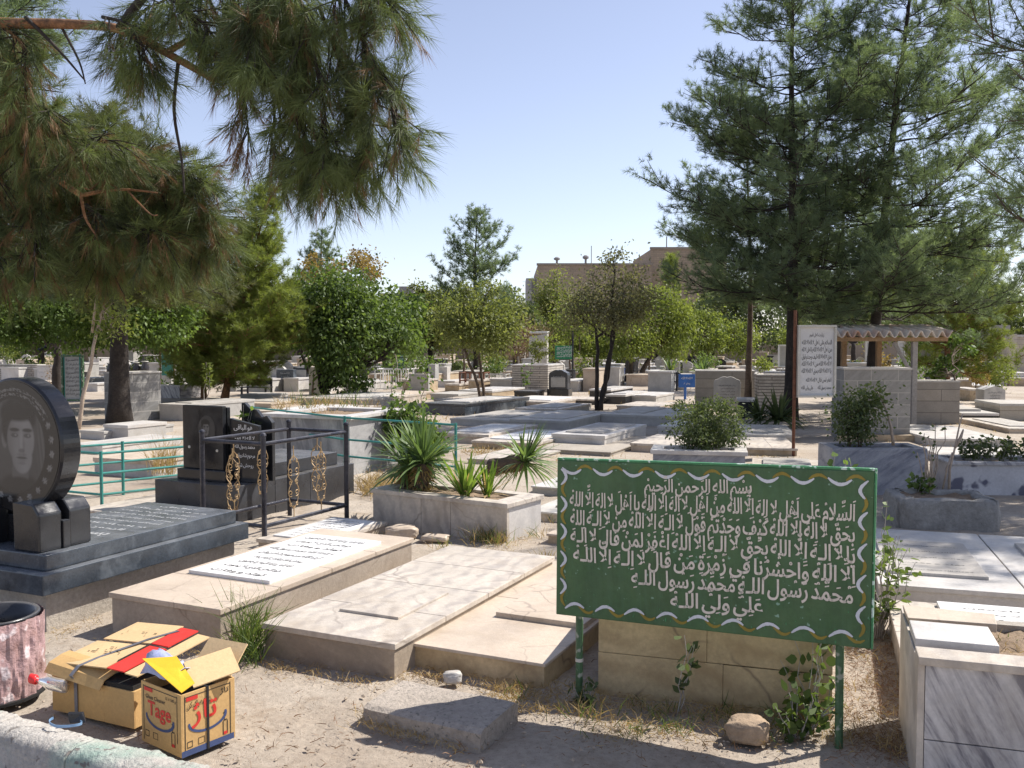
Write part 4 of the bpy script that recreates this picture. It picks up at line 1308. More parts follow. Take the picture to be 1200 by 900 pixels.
fg('broad tan slab in front of the striped tomb', 580, 476, 651, 469, 2.2, body='beige', top='cream')
fg('small black tiled grave near the forked tree', 673, 474, 697, 467.5, 1.0, body='black', top='cream')
fg('big blue black grave with straggly dry weeds before it', 493, 485, 545, 472, 3.0, a=28, body='bluegranite', top='blackmatt')
fg('tan kerbed grave before the white metal fence', 438, 469, 475, 461, 1.6, body='beige2', top='beige')
fg('small grey slab with a stone bowl', 504, 468, 537, 461, 1.2, body='grey', top='lgrey')
fg('sandy slab next to the stone bowl grave', 508, 474, 540, 468, 1.2, body='beige2', top='beige')
fg('wide pale slab enclosed by the rusty fence', 537, 465, 577, 457, 2.2, body='beige2', top='white')
fg('white marble grave beside the dark column headstone', 512, 454, 533, 446, 1.6, body='white')
fg('black and white marble grave beyond the forked tree', 690, 466, 716, 456, 2.0, body='black', top='white')
fg('black fronted grave with a pale slab', 709, 473, 733, 462, 1.9, body='black', top='white')
fg('pale grave with a dark niche in front', 734, 472, 769, 463, 1.8, body='lgrey', top='white', plq=(.3, .8, -.012, .02, .005, 'black', None))
fg('narrow sunlit slab before the blue notice', 722, 480, 772, 475, 1.6, body='beige', top='cream')
fg('shaded slab at the foot of the tall pine', 868, 520, 932, 509, 1.8, a=12, body='grey', top='grey', tiles=(2, 1))
fg('flat pale paving grave in front of the pine', 846, 533, 935, 524, 1.5, a=10, body='beige2', top='cream', tiles=(3, 2))
fg('pale grave with a grey slab right behind the sign top', 880, 562, 1000, 553, 1.3, a=15, body='beige', top='cream', plq=(.12, .62, .3, .9, .03, 'grey', None))
fg('sunlit white grave with two thin raised strips', 1092, 524, 1183, 514, 2.2, a=4, body='lgrey', top='white', plq=(.12, .55, .8, .93, .03, 'lgrey', None), z0=-.06)
fg('white grave slab behind the dark petunias', 1116, 549, 1232, 539, 1.5, a=8, body='white', top='white')
fg('thin slab in tree shade at the edge beyond the petunias', 1182, 508, 1240, 502, 2.2, a=4, body='beige', top='cream')
fg('black fronted grave with a stepped pale top', 1126, 494, 1171, 484, 2.2, a=6, body='black', top='white', plq=(.1, .75, .2, .85, .05, 'lgrey', None))
fg('beige block grave with a veined top near the stone wall', 1171, 493, 1235, 473, 1.3, a=6, body='tiletan', top='lgrey')
fg('small tan tomb with a shrub beside the white headstone', 1136, 470, 1153, 456, 1.2, a=6, body='beige2', top='cream')
fg('thin black edged slab beneath the tan tomb', 1120, 482, 1150, 477, 1.6, a=6, body='beige2', top='beige')
fg('pinkish stone tomb in front of the grey house', 1144, 440, 1165, 416, 1.2, a=0, body='beige', top='beige')
fg('pale tomb near the boundary wall', 1180, 452, 1215, 437, 1.5, a=0, body='white', top='lgrey')

headstone('black ogee topped headstone in front of the striped tomb', 643, 464, 665, 433, .3, a=20, body='blackmatt', arch=.16, plinth=('black', .2, .04), text=(6, .03, 'engrave'), panel='grey')
headstone('slim black headstone close behind the ogee one', 663, 456, 672, 433, .25, a=20, body='black', text=(5, .03, 'engrave'))
headstone('dark ornate headstone with carved top before the tile wall', 836, 478, 868, 441, .15, a=12, body='grey', arch=.16, text=(7, .03, 'ink'), panel='grey')
headstone('dark square column headstone near the white fence', 502, 453, 510, 427, .3, a=20, body='grey')
headstone('short white pillar stone near the dark column', 513, 447, 524, 430, .3, a=20, body='white')
headstone('grey slab headstone in a pale frame behind the vines', 479, 459, 502, 438, .12, a=20, body='grey', panel='lgrey')
headstone('white gabled tomb marker with faint script and scrolls', 1153, 474, 1178, 453, .5, a=4, body='white', arch=.08, text=(4, .04, 'engravedim'))
headstone('small arched white niche stone', 205, 452, 221, 430, .4, a=20, body='white', arch=.25, panel='dark')  # black panel, the niche's shade put into its colour
headstone('tall white stele far away beyond the black fence', 769, 437, 773.5, 421, .3, a=10, body='white')
headstone('black stone slab standing near the slim black fence', 793, 441, 800, 424, .2, a=10, body='black', arch=.1)
headstone('grey tall stele in the shade of the bushy conifer', 324, 458, 344, 433, .2, a=15, body='bluegranite', text=(5, .04, 'engrave'))
headstone('white wall shaped headstone beside the mulberry trunk', 362, 463, 384, 430, .3, a=15, body='white')
headstone('dark framed headstone between the grey stele and white wall stone', 345, 457, 361, 431, .2, a=15, body='blackmatt', panel='grey')

# ornate plinths
fg('black plinth with a small potted sapling', 602, 465, 628, 458, .8, a=20, body='black', top='blackmatt', name='plinth', cat='plinth')
fg('marble ledge beside the dark ornate headstone', 864, 490, 886, 468, .8, a=12, body='black', top='lgrey', name='plinth', cat='plinth')

# slanted white stone behind the striped tomb
P, w, h = front(619, 440, 641, 391, 10)
o = thing('monument', 'tall white slanted stone rising behind the striped tomb', 'monument', (P.x, P.y, 0), 10)
MB().hexa([(0, 0, 0), (w, 0, 0), (w, .5, 0), (0, .5, 0), (.05, 0, h * .93), (w, 0, h), (w, .5, h), (.05, .5, h * .93)]).build('stone', M['white'], o, .02)
MB().box(.04, w + .03, -.04, .55, h + .01, h + .1).build('cap', M['whitepaint'], o, .02)

# ------------------------------------------------------------------ black grave with the portrait stele
P = gp(182, 599)
d2, d1 = axes(26)
W_ = 1.0
o = thing('grave', 'weathered black two tier granite grave behind the gilded railing', 'grave', (P.x, P.y, 0), 26)
MB().box(0, W_, 0, .50, -.06, .30).box(0, W_, .503, 1.02, -.06, .297).box(0, W_, 1.023, 1.75, -.06, .3).build('lower_tier', M['blackmatt'], o, .006)
MB().box(.16, W_ - .1, .62, 1.6, .302, .43).build('upper_tier', M['blackmatt'], o, .006)
SP = P + d2 * .20 + d1 * .16
o = thing('headstone', 'black granite stele with a small engraved portrait, standing on the stepped black grave', 'headstone', (SP.x, SP.y, .302), 26)
MB().box(-.03, .56, -.05, .30, 0, .10).build('plinth', M['black'], o, .006)
MB().box(0, .49, 0, .045, .102, .69).box(0, .49, .06, .10, .102, .675).build('stone', M['black'], o, .004)
t_ = tone_disc('engraving', .13, lambda u, v: portrait(u * .9, v * .95) * .75, o, -.003, .47, 40, 60, .8)
t_.location.x = .30
for x, z in ((.08, .30), (.42, .28)):
    b = MB(); b.lathe([(.014, 0), (.012, .006)], 12); b.v = [(p[0] + x, -.001 - p[2], p[1] + z) for p in b.v]; b.build('fixing', M['alu'], o)
QP = SP + d2 * .515 + d1 * .06
o = thing('inscribed_slab', 'leaning black slab with white handwritten verses beside the portrait stele', 'headstone', (QP.x, QP.y, .302), 26)
pts = [(0, 0), (.34, 0), (.34, .56), (.27, .64), (.2, .63), (.1, .72), (0, .74)]
MB().prism([(0, 0), (.34, 0), (.34, .52), (.0, .58)], 0, .04).build('stone', M['black'], o, .004)
MB().prism([(.0, 0), (.36, 0), (.36, .54), (.30, .60), (.24, .585), (.18, .65), (.10, .66), (.04, .71), (0, .71)], .16, .20).build('back_stone', M['black'], o, .004)
lettering('inscription', [('هو الباقی', .05, .28, .48, .045), ('لا اله الا الله', .06, .3, .39, .035), ('محمد رسول الله', .06, .3, .31, .035), ('مرحوم شادروان', .08, .3, .23, .035), ('روحش شاد', .08, .28, .14, .035)], M['plaque'], o, 'xz', -.002, 1, .014)

# low slab inside the gilded railing
grave('small pale inscribed grave enclosed by the dark railing with gilded scrolls', (300, 631), (304, 632), (352, 590), .06, w=.56, l=1.0, a=GA, body='beige', top='cream', plq=(.12, .9, .12, .92, .012, 'plaque', (9, .026, 'ink', 2)))

def scroll(parent, p, h, m):
    "flat lyre shaped scrollwork hung in the rail; p lower end"
    s = h / .62
    b = MB()
    def sp(cx, cz, r0, a0, turns, dirn, wx=1):
        pts = []
        for i in range(22):
            q = i / 21
            a = a0 + dirn * turns * 2 * math.pi * q
            r = r0 * (1 - .8 * q)
            pts.append(p + Vector((0, 0, 0)) + ax * ((cx + r * math.cos(a)) * s * wx) + Vector((0, 0, (cz + r * math.sin(a)) * s)))
        return pts
    for sg in (1, -1):
        for cz, r0, a0, dn, tn in ((.18, .038, 4.2, 1, 1.2), (.40, .042, 4.2, 1, 1.2), (.50, .022, 2.2, -1, 1.1), (.06, .020, 2.4, -1, 1.1), (.29, .024, 4.0, 1, 1.0)):
            b.tube(sp(.047, cz, r0, a0, tn, dn, sg), .0048 * s, 5)
        for (x0, z0, x1, z1, bul) in ((.0, .02, .07, .14, .03), (.085, .18, .02, .30, .02), (.02, .30, .088, .38, .02), (.085, .42, .0, .56, .04)):
            pts = []
            for i in range(8):
                q = i / 7
                pts.append(p + ax * (sg * (x0 + (x1 - x0) * q + bul * math.sin(math.pi * q) * .6) * s) + Vector((0, 0, (z0 + (z1 - z0) * q) * s)))
            b.tube(pts, .0052 * s, 5)
    b.tube([p + Vector((0, 0, -.09)), p + Vector((0, 0, .05 * s))], .005, 5)
    b.tube([p + Vector((0, 0, .5 * s)), p + Vector((0, 0, h + .03))], .005, 5)
    b.build('scroll', m, parent)

ra, rl, rw = 26.5, 1.07, .64
d2, d1 = axes(ra)
C0 = gp(310, 637); C1 = C0 + d1 * rl; C2 = C1 - d2 * rw; C3 = C0 - d2 * rw
o = thing('railing', 'dark steel grave railing hung with gilded scrollwork', 'railing', (C0.x, C0.y, 0))
O = Vector((C0.x, C0.y, 0))
for c in (C0, C1, C2, C3):
    q = c - O
    b = MB().tube([q + Vector((0, 0, -.05)), q + Vector((0, 0, .845))], .021, 12)
    b.lathe([(.021, 0), (.026, .006), (.02, .02), (.008, .028)], 12, (q.x, q.y, .845)); b.build('post', M['steel'], o, smooth=False)
for a_, b_ in ((C0, C1), (C1, C2), (C2, C3), (C3, C0)):
    for z in (.135, .785):
        MB().tube([a_ - O + Vector((0, 0, z)), b_ - O + Vector((0, 0, z))], .0165, 10).build('rail', M['steel'], o)
for a_, b_, n in ((C0, C1, 2), (C1, C2, 1), (C2, C3, 2), (C3, C0, 1)):
    ax = (b_ - a_).normalized()
    for k in range(n):
        p = a_ - O + (b_ - a_) * ((k + 1) / (n + 1)) + Vector((0, 0, .205))
        scroll(o, p, .50, M['gold'])

# teal railings
A1 = gp(119.5, 597); B1 = Vector((-4.28, 9.42, 0)); dr = Vector((.72, .69, 0)).normalized()
A0 = A1 - Vector((.90, -.42, 0)) * .9
railing('teal painted railing round the sunken beds behind the round headstone', [(A1, A1 + dr * 1.35), (B1 - dr * .3, B1 + dr * 1.5), (A1, A0), (A1 + dr * 1.35, B1 + dr * 1.5)], (.14, .34, .53), .012, M['teal'], .55,
        [A1, A1 + dr * 1.35, B1 + dr * .35, B1 + dr * 1.5, A0])
R0 = pd(404, 507, 10.6); R1 = pd(534, 498, 9.7); R2 = pd(296, 494, 12.2)
railing('teal railing running behind the gilded one to the yuccas', [(R0, R1), (R2, R0)], (.28, .47, R1.z), .012, M['teal'], R1.z + .02, [R1, R0, R2])
R3 = R1 + Vector((-.28, .12, 0))

# ------------------------------------------------------------------ green sign
P0 = gp(675, 821); d2, d1 = axes(GA)
def onplane(px, py, back=0.0):
    r = ray(px, py); n = d1
    t = ((P0 - Vector((0, 0, H))).dot(n) + back) / r.dot(n)
    q = Vector((0, 0, H)) + r * t
    return Vector(((q - P0).dot(d2), 0, q.z))
TL, TR, BR_, BL_ = onplane(653, 539), onplane(1025, 552), onplane(1020, 761), onplane(651.5, 720)
print('sign', TL, TR, BR_, BL_)
SG = thing('sign_board', 'large green hand lettered prayer board on two posts', 'sign', (P0.x, P0.y, 0), GA)
def bl(u, v, y=0.0):
    p = TL * (1 - u) * (1 - v) + TR * u * (1 - v) + BR_ * u * v + BL_ * (1 - u) * v
    return (p.x, y, p.z)
SW = (TR - TL).length; SH = (TL - BL_).length
TB = .022
MB().hexa([bl(0, 1, 0), bl(1, 1, 0), bl(1, 1, TB), bl(0, 1, TB), bl(0, 0, 0), bl(1, 0, 0), bl(1, 0, TB), bl(0, 0, TB)]).build('board', M['board'], SG, .005)
eu = .006 / SW
MB().hexa([bl(0, 0, -.001), bl(1, 0, -.001), bl(1, 0, TB + .001), bl(0, 0, TB + .001), bl(0, -.014, -.001), bl(1, -.014, -.001), bl(1, -.014, TB + .001), bl(0, -.014, TB + .001)]).build('top_edge', M['boardedge'], SG, .003)
MB().hexa([bl(1.0005, 1, -.001), bl(1.0065, 1, -.001), bl(1.0065, 1, TB), bl(1.0005, 1, TB), bl(1.0005, -.012, -.001), bl(1.0065, -.012, -.001), bl(1.0065, -.012, TB), bl(1.0005, -.012, TB)]).build('side_edge', M['boardedge'], SG, .002)
pl_ = Vector((0.012, TB + .018, 0)); q = onplane(982, 868)
MB().tube([(0.0, TB + .018, -.1), (.0, TB + .018, TL.z - .06)], .0165, 10).build('post', M['greenpost'], SG)
MB().tube([(q.x, TB + .018, -.1), (q.x - .006, TB + .018, TR.z - .06)], .0165, 10).build('post', M['greenpost'], SG)
MB().lathe([(.0185, 0), (.0185, .015)], 10, (0, TB + .018, .165)).build('joint_ring', M['alu'], SG)

L_ = [('بِسْمِ اللهِ الرَّحمنِ الرَّحيمْ', .305, .650, .165, .054),
      ('اَلسَّلامُ عَلى اَهْلِ لا اِلهَ اِلاَّ اللهُ مِنْ اَهْلِ لا اِلهَ اِلاَّ اللهُ يا اَهْلَ لا اِلهَ اِلاَّ اللهُ', .048, .950, .284, .066),
      ('بِحَقِّ لا اِلهَ اِلاَّ اللهُ كَيْفَ وَجَدْتُمْ قَوْلَ لا اِلـهَ اِلاَّ اللهُ مِنْ لا اِلـهَ اِللهُ', .050, .952, .400, .066),
      ('يا لا اِلـهَ اِلاَّ اللهُ بِحَقِّ لا اِلـهَ اِلاَّ اللهُ اِغْفِرْ لِمَنْ قالَ لا اِلـهَ', .050, .955, .516, .066),
      ('اِلاَّ اللهُ وَاحْشُرْنا في زُمْرَةِ مَنْ قالَ لا اِلـهَ اِلاَّ اللـهُ', .060, .955, .634, .066),
      ('مُحَمَّدٌ رَسُولُ اللـهُ مُحَمَّدٌ رَسُولُ اللـهِ', .265, .950, .748, .066),
      ('عَلِيٌّ وَلِيُّ اللـهُ', .395, .690, .866, .062)]
ATAB['ـ'] = [0x640, 0x640, 0x640, 0x640]
lt = lettering('lettering', [(s, a * SW, b * SW, -v * SH, min(h, .0635)) for s, a, b, v, h in L_], M['paintwhite'], SG, 'xz', -.0012, 3, .020, wob=.0018)
for v in lt.data.vertices:
    u, w = v.co.x / SW, -v.co.z / SH
    w += .006 * math.sin(u * 7)
    v.co = Vector(bl(u, w, -.0035))

def ribbon(path, wid, y):
    "path of (u,v) with half widths in metres along it"
    b = MB(); n = len(path)
    pts = [Vector((p[0] * SW, 0, -p[1] * SH)) for p in path]
    L = []; R = []
    for i in range(n):
        t = (pts[min(i + 1, n - 1)] - pts[max(i - 1, 0)]).normalized()
        s = Vector((-t.z, 0, t.x))
        for (dst, k) in ((L, 1), (R, -1)):
            q = pts[i] + s * (k * wid[i] * (1 + .12 * rng.uniform(-1, 1)))
            dst.append(bl(q.x / SW, -q.z / SH, y))
    for i in range(n - 1):
        b.poly([L[i], L[i + 1], R[i + 1], R[i]])
    return b
def border(white):
    out = MB(); n = 15
    def add(p, wd, y):
        r = ribbon(p, wd, y); k = len(out.v); out.v += r.v; out.f += [tuple(i + k for i in f) for f in r.f]
    def thick(i, w): return w * (math.sin(math.pi * (i + .6) / (n + .2)) ** .45)
    for side, m, ph in (('t', 9, 0), ('b', 9, 0), ('l', 5, 0), ('r', 5, 0)):
        for k in range(m):
            js = rng.uniform(-.004, .004)
            if side in 'tb':
                u0 = .022 + (k) / m * .955; du = .955 / m
                if white:
                    if side == 't': p = [(u0 + du * .64 * i / (n - 1) + js, .030 + .052 * math.sin(math.pi * (.1 + .75 * i / (n - 1)))) for i in range(n)]
                    else: p = [(u0 + .01 + du * .64 * i / (n - 1) + js, .965 - .050 * math.sin(math.pi * (.08 + .75 * i / (n - 1)))) for i in range(n)]
                    add(p, [thick(i, .0068) for i in range(n)], -.0030)
                else:
                    if side == 't': p = [(u0 + du * (.48 + .5 * i / (n - 1)), .072 - .040 * math.sin(math.pi * (.1 + .75 * i / (n - 1)))) for i in range(n)]
                    else: p = [(u0 + .01 + du * (.42 + .55 * i / (n - 1)), .925 + .042 * math.sin(math.pi * (-.1 + .9 * i / (n - 1)))) for i in range(n)]
                    add(p, [thick(i, .0065) for i in range(n)], -.0020)
            else:
                v0 = .055 + k / m * .88; dv = .88 / m
                if white:
                    if side == 'l': p = [(.012 + .022 * math.sin(math.pi * (.05 + .9 * i / (n - 1))), v0 + dv * .58 * i / (n - 1)) for i in range(n)]
                    else: p = [(.988 - .026 * math.sin(math.pi * (.05 + .8 * i / (n - 1))), v0 + dv * .58 * i / (n - 1)) for i in range(n)]
                    add(p, [thick(i, .0068) for i in range(n)], -.0030)
                else:
                    if side == 'l': p = [(.036 - .016 * math.sin(math.pi * (.05 + .9 * i / (n - 1))), v0 + dv * (.46 + .55 * i / (n - 1))) for i in range(n)]
                    else: p = [(.966 + .014 * math.sin(math.pi * (.05 + .9 * i / (n - 1))), v0 + dv * (.46 + .55 * i / (n - 1))) for i in range(n)]
                    add(p, [thick(i, .0065) for i in range(n)], -.0020)
    return out
border(True).build('border_scallops', M['paintgrey'], SG)
border(False).build('border_strokes', M['paintyellow'], SG)
b = MB()
for i in range(70):   # chipped paint
    u = rng.random(); v = rng.choice((rng.uniform(.005, .05), rng.uniform(.9, .985), rng.random(), rng.uniform(.8, .97)))
    s = rng.uniform(.0012, .004); k = rng.uniform(.6, 3)
    b.poly([bl(u + math.cos(q) * s / SW * rng.uniform(.6, 1.2), v + math.sin(q) * s * k / SH * rng.uniform(.6, 1.2), -.0042) for q in (0, 1.2, 2.4, 3.6, 5)])
b.build('paint_chips', M['boardedge'], SG)

# ------------------------------------------------------------------ framed white sign on a rusty post, other signs
def post_sign(label, pxp, pyb, box, m, panel, frame, th=.05, a=0, text=None, tw=.018, post=True, ink='ink', name='sign_board', pr=.03, posts=None, fr=.035):
    G = gp(pxp, pyb); Y = G.y
    tl = pd(box[0], box[1], Y); br = pd(box[2], box[3], Y)
    o = thing(name, label, 'sign', (G.x, G.y, 0), a)
    x0, x1, z0, z1 = tl.x - G.x, br.x - G.x, br.z, tl.z
    if frame:
        MB().box(x0, x1, -.02, th, z1 - fr, z1).box(x0, x1, -.02, th, z0, z0 + fr).box(x0, x0 + fr, -.02, th, z0 + fr + .001, z1 - fr - .001).box(x1 - fr, x1, -.02, th, z0 + fr + .001, z1 - fr - .001).build('frame', M[frame], o, .004)
        f = fr
    else: f = 0
    MB().box(x0 + f, x1 - f, .02 if frame else 0, th - .005, z0 + f, z1 - f).build('panel', M[panel], o)
    for (xx, top) in (posts or [((0), z1)]):
        MB().tube([(xx, th * .5, -.05), (xx, th * .5, z0 if posts is None and not frame else top)], pr, 8).build('post', M[m], o)
    if text:
        ls = []
        for (s, u0, u1, v, h) in text:
            ls.append((s, x0 + f + (x1 - x0 - 2 * f) * u0, x0 + f + (x1 - x0 - 2 * f) * u1, z1 - f - (z1 - z0 - 2 * f) * v, h))
        lettering('lettering', ls, M[ink], o, 'xz', (.018 if frame else -.003), 1, .012)
    return o, x0, x1, z0, z1, G

TX = [('زیارت اهل قبور', .28, .72, .13, .045)] + [(s, .07, .95, .25 + .105 * i, .062) for i, s in enumerate(('السلام علی اهل لا اله الا الله', 'من اهل لا اله الا الله یا اهل لا اله', 'بحق لا اله الا الله کیف وجدتم قول', 'لا اله الا الله من لا اله الا الله', 'یا لا اله الا الله بحق لا اله الا الله'))] + [('اغفر لمن قال لا اله الا الله', .2, .95, .80, .055), ('محمد رسول الله', .55, .95, .91, .05), ('علی ولی الله', .07, .42, .91, .05)]
o, x0, x1, z0, z1, G = post_sign('white framed prayer panel on a rusty post beside the canopy', 933, 535, (935.5, 381, 981, 466), 'rust', 'panelwhite', 'alu', .10, a=-6, text=TX, posts=[(-.02, 2.0)], pr=.024, fr=.03)
GX = [(('لا اله الا الله محمد رسول الله', 'السلام علی اهل لا اله', 'یا اهل لا اله الا الله')[i % 3], .12, .88, .10 + .10 * i, .05) for i in range(9)]
post_sign('grey framed text board with a green frame beside the leaning sapling', 74, 489, (71.5, 416, 98, 470), 'teal', 'panelgrey', 'greenpost', .06, a=0, text=GX, posts=[(.03, 1.3), (.36, 1.3)], pr=.02, fr=.035, ink='ink')
post_sign('small distant green sign with white lines on a thin post', 671, 453, (650.5, 405, 672, 421), 'steel', 'greensign', None, .05, text=[(('لا اله الا الله محمد', 'السلام علی اهل لا اله')[i % 2], .08, .92, .2 + .16 * i, .07) for i in range(5)], posts=[(0, 1.9)], pr=.035, ink='panelwhite')
post_sign('narrow dark green sign half hidden behind the mulberry leaves', 473, 448, (464, 415, 474, 433), 'steel', 'greensign', None, .05, text=[('لا اله الا الله', .1, .9, .2 + .16 * i, .06) for i in range(5)], posts=[(0, 1.6)], pr=.03, ink='panelwhite')
post_sign('small blue notice on a blue stand next to the black fence', 803, 468, (795.5, 438.5, 814.5, 454), 'bluepaint', 'bluepaint', None, .05, text=[('لا اله الا الله', .15, .85, .38, .06), ('روحش شاد', .3, .7, .75, .05)], posts=[(0, .45)], pr=.035, ink='panelwhite')
post_sign('green door like panel between two rusty rods beyond the square tomb', 188, 462, (189, 410, 203, 440), 'rust', 'teal', None, .05, posts=[(0, 1.9), (.40, 1.9)], pr=.022)
for px0, px1, pyb, pyt, lab, fm in ((912, 924, 452, 404, 'white framed memorial case seen between the pine trunks', 'whitepaint'), (45, 54, 428, 398, 'small white framed memorial case above the striped wall tomb', 'whitepaint'), (1014, 1024, 446, 400, 'pale framed memorial case beneath the canopy', 'alu'), (1052, 1060, 446, 400, 'second pale memorial case beneath the canopy, by the grey post', 'alu')):
    G = gp(px0, pyb); t = pd(px0, pyt, G.y); e = pd(px1, pyt, G.y); w = e.x - t.x; h = t.z; zb = h - (h * .55)
    o = thing('memorial_case', lab, 'memorial case', (G.x, G.y, 0))
    f = w * .14
    MB().box(0, w, 0, .1, h - f, h).box(0, w, 0, .1, zb, zb + f).box(0, f, 0, .1, zb + f + .001, h - f - .001).box(w - f, w, 0, .1, zb + f + .001, h - f - .001).build('frame', M[fm], o, .005)
    MB().box(f, w - f, .04, .08, zb + f, h - f).build('picture', M['panelgrey'], o)
    MB().tube([(w / 2, .05, -.05), (w / 2, .05, zb)], .03, 8).build('post', M[fm], o)

# ------------------------------------------------------------------ canopy
Yc = 16.6
A = pd(978, 392, Yc); Bq = pd(1113, 391, Yc)
o = thing('canopy', 'small canopy with a faded corrugated roof on timber posts', 'canopy', (A.x, Yc, 0))
w = Bq.x - A.x; n = 136; dep = 1.25
b = MB(); zf = A.z + .01
for i in range(n + 1):
    x = w * i / n
    z = zf + .058 * math.cos(x / w * 11 * 2 * math.pi)
    b.v += [(x, -.12, z), (x, dep * .55, z + .10), (x, dep, z + .14)]
for i in range(n):
    k = i * 3
    b.f += [(k, k + 3, k + 4, k + 1), (k + 1, k + 4, k + 5, k + 2)]
rf = b.build('roof', M['tin'], o, smooth=True)
sm_ = rf.modifiers.new('thick', 'SOLIDIFY'); sm_.thickness = .014
MB().box(.02, w - .05, -.05, .02, zf - .13, zf - .055).build('beam', M['wood'], o, .004)
MB().box(.02, w - .05, dep - .15, dep - .08, zf - .02, zf + .06).build('beam', M['wood'], o, .004)
for px, y, m in ((1073, -.0, 'woodgrey'), (1031, .95, 'wood'), (990, .95, 'wood')):
    x = pd(px, 400, Yc + y).x - A.x
    MB().box(x - .045, x + .045, y, y + .09, -.05, zf - .135 + (.11 if y > .5 else 0)).build('post', M[m], o, .006)
xp = pd(1073, 400, Yc).x - A.x; xq = pd(1052, 400, Yc).x - A.x
MB().tube([(xp - .02, .04, zf - .75), (xq - .05, .04, zf - .14)], .035, 6).build('brace', M['woodgrey'], o)

# ------------------------------------------------------------------ fences and benches far off
def bar_fence(label, px0, px1, pyb, pyt, m, nb, rails, r=.012, post=.022, dep=.8, a=10, name='fence'):
    P, w, h = front(px0, pyb, px1, pyt, a)
    o = thing(name, label, 'fence', (P.x, P.y, 0), a)
    for (x, y) in ((0, 0), (w, 0), (0, dep), (w, dep)):
        MB().tube([(x, y, -.05), (x, y, h)], post, 8).build('post', M[m], o)
    b = MB()
    for q in rails:
        z = h * q
        b.tube([(0, 0, z), (w, 0, z), (w, dep, z), (0, dep, z), (0, 0, z)], r * 1.3, 6)
    b.build('rails', M[m], o)
    if nb:
        b = MB()
        for i in range(1, nb):
            b.tube([(w * i / nb, 0, h * rails[0]), (w * i / nb, 0, h * rails[-1])], r, 5); b.tube([(w * i / nb, dep, h * rails[0]), (w * i / nb, dep, h * rails[-1])], r, 5)
        b.build('bars', M[m], o)
    return o
bar_fence('white metal grave fence near the mulberry', 440, 476, 458, 432, 'whitepaint', 6, (.1, .97), .014, .03)
bar_fence('rusty grave fence beside the leaning slim tree', 539, 567, 458, 436, 'rust', 5, (.2, .55, .95), .014, .03)
bar_fence('grey steel grave fence next to the striped tomb', 568, 592, 457, 438, 'alu', 6, (.3, .95), .01, .025)
bar_fence('slim black grave fence behind the blue notice', 769, 793, 458, 436, 'steel', 7, (.1, .5, .95), .014, .03)
bar_fence('dark grave fence beneath the canopy trees', 1085, 1112, 447, 428, 'steel', 7, (.2, .9), .014, .03)
def bench(label, px0, px1, pyb, pyt, m, a=8):
    P, w, h = front(px0, pyb, px1, pyt, a)
    o = thing('bench', label, 'bench', (P.x, P.y, 0), a)
    for x in (0, w - .05):
        MB().box(x, x + .05, 0, .05, 0, h * .45).build('leg', M[m], o); MB().box(x, x + .05, .42, .47, 0, h).build('leg', M[m], o)
    MB().box(-.03, w + .03, -.02, .44, h * .45, h * .5).build('seat', M[m], o, .004)
    MB().box(.0, w, .425, .465, h * .62, h * .98).build('backrest', M[m], o, .004)
bench('dark framed bench with a pale back beneath the bushy conifer', 282, 312, 463, 444, 'steel')
bench('bright blue bench far beyond the forked tree', 708, 733, 447, 431, 'bluepaint', 4)

# urns on the square tomb
for i, (px, pyb, s) in enumerate(((129, 437, .8), (135, 437, .7), (148, 437, 1.0), (160, 437, .85), (170, 437, .95))):
    P = pd(px, pyb, 19.2)
    o = thing('urn', ('tiny dark urn at the shaded corner of the square tomb', 'tiny pale jar beside the shaded corner urn on the square tomb', 'stout dark urn in the middle of the square tomb top', 'small dark urn with a stub of stalks on the square tomb', 'dark urn at the sunny end of the square tomb top')[i], 'urn', (P.x, P.y, P.z))
    MB().lathe([(.05 * s, 0), (.08 * s, .04 * s), (.09 * s, .12 * s), (.05 * s, .2 * s), (.07 * s, .24 * s)], 14).build('body', M['urn' if i != 1 else 'lgrey'], o, smooth=True)
    MB().lathe([(.072 * s, .235 * s), (.08 * s, .25 * s), (.06 * s, .255 * s)], 14).build('rim', M['alu'], o, smooth=True)

# ------------------------------------------------------------------ cardboard boxes, bin, bottle
C0 = gp(213, 889); ba = 37
o = thing('cardboard_box', 'open printed cardboard carton with a yellow sheet and a blue bag sticking out', 'cardboard box', (C0.x, C0.y, 0), ba)
bw, bd, bh = .270, .245, .245
b = MB(); b.box(-bw, 0, 0, .005, 0, bh).box(-.005, 0, .0052, bd, 0, bh).box(-bw, -.005, bd - .005, bd, 0, bh).box(-bw, -bw + .005, .0052, bd - .0052, 0, bh).build('body', M['card'], o, .0015)
MB().box(-bw + .006, -.006, .006, bd - .006, .005, bh - .05).build('contents', M['carddark'], o)  # black block fills the carton in place of its inner shade
# flaps
MB().hexa([(-.02, .07, bh + .002), (.045, .24, bh + .035), (-.10, .30, bh + .085), (-.16, .12, bh + .058), (-.02, .07, bh + .006), (.045, .24, bh + .039), (-.10, .30, bh + .089), (-.16, .12, bh + .062)]).build('flap', M['cardlid'], o)
MB().hexa([(-bw, bd - .004, bh), (-.02, bd - .004, bh), (-.02, bd, bh), (-bw, bd, bh), (-bw - .02, bd + .09, bh + .085), (-.06, bd + .11, bh + .095), (-.06, bd + .113, bh + .093), (-bw - .02, bd + .093, bh + .083)]).build('flap', M['cardlid'], o)
MB().hexa([(-bw - .02, .02, bh + .075), (-.01, .01, bh + .004), (-.02, .075, bh + .02), (-bw + .08, .11, bh + .08), (-bw - .02, .02, bh + .078), (-.01, .01, bh + .007), (-.02, .075, bh + .023), (-bw + .08, .11, bh + .083)]).build('printed_sheet', M['yellow'], o)
b = MB()
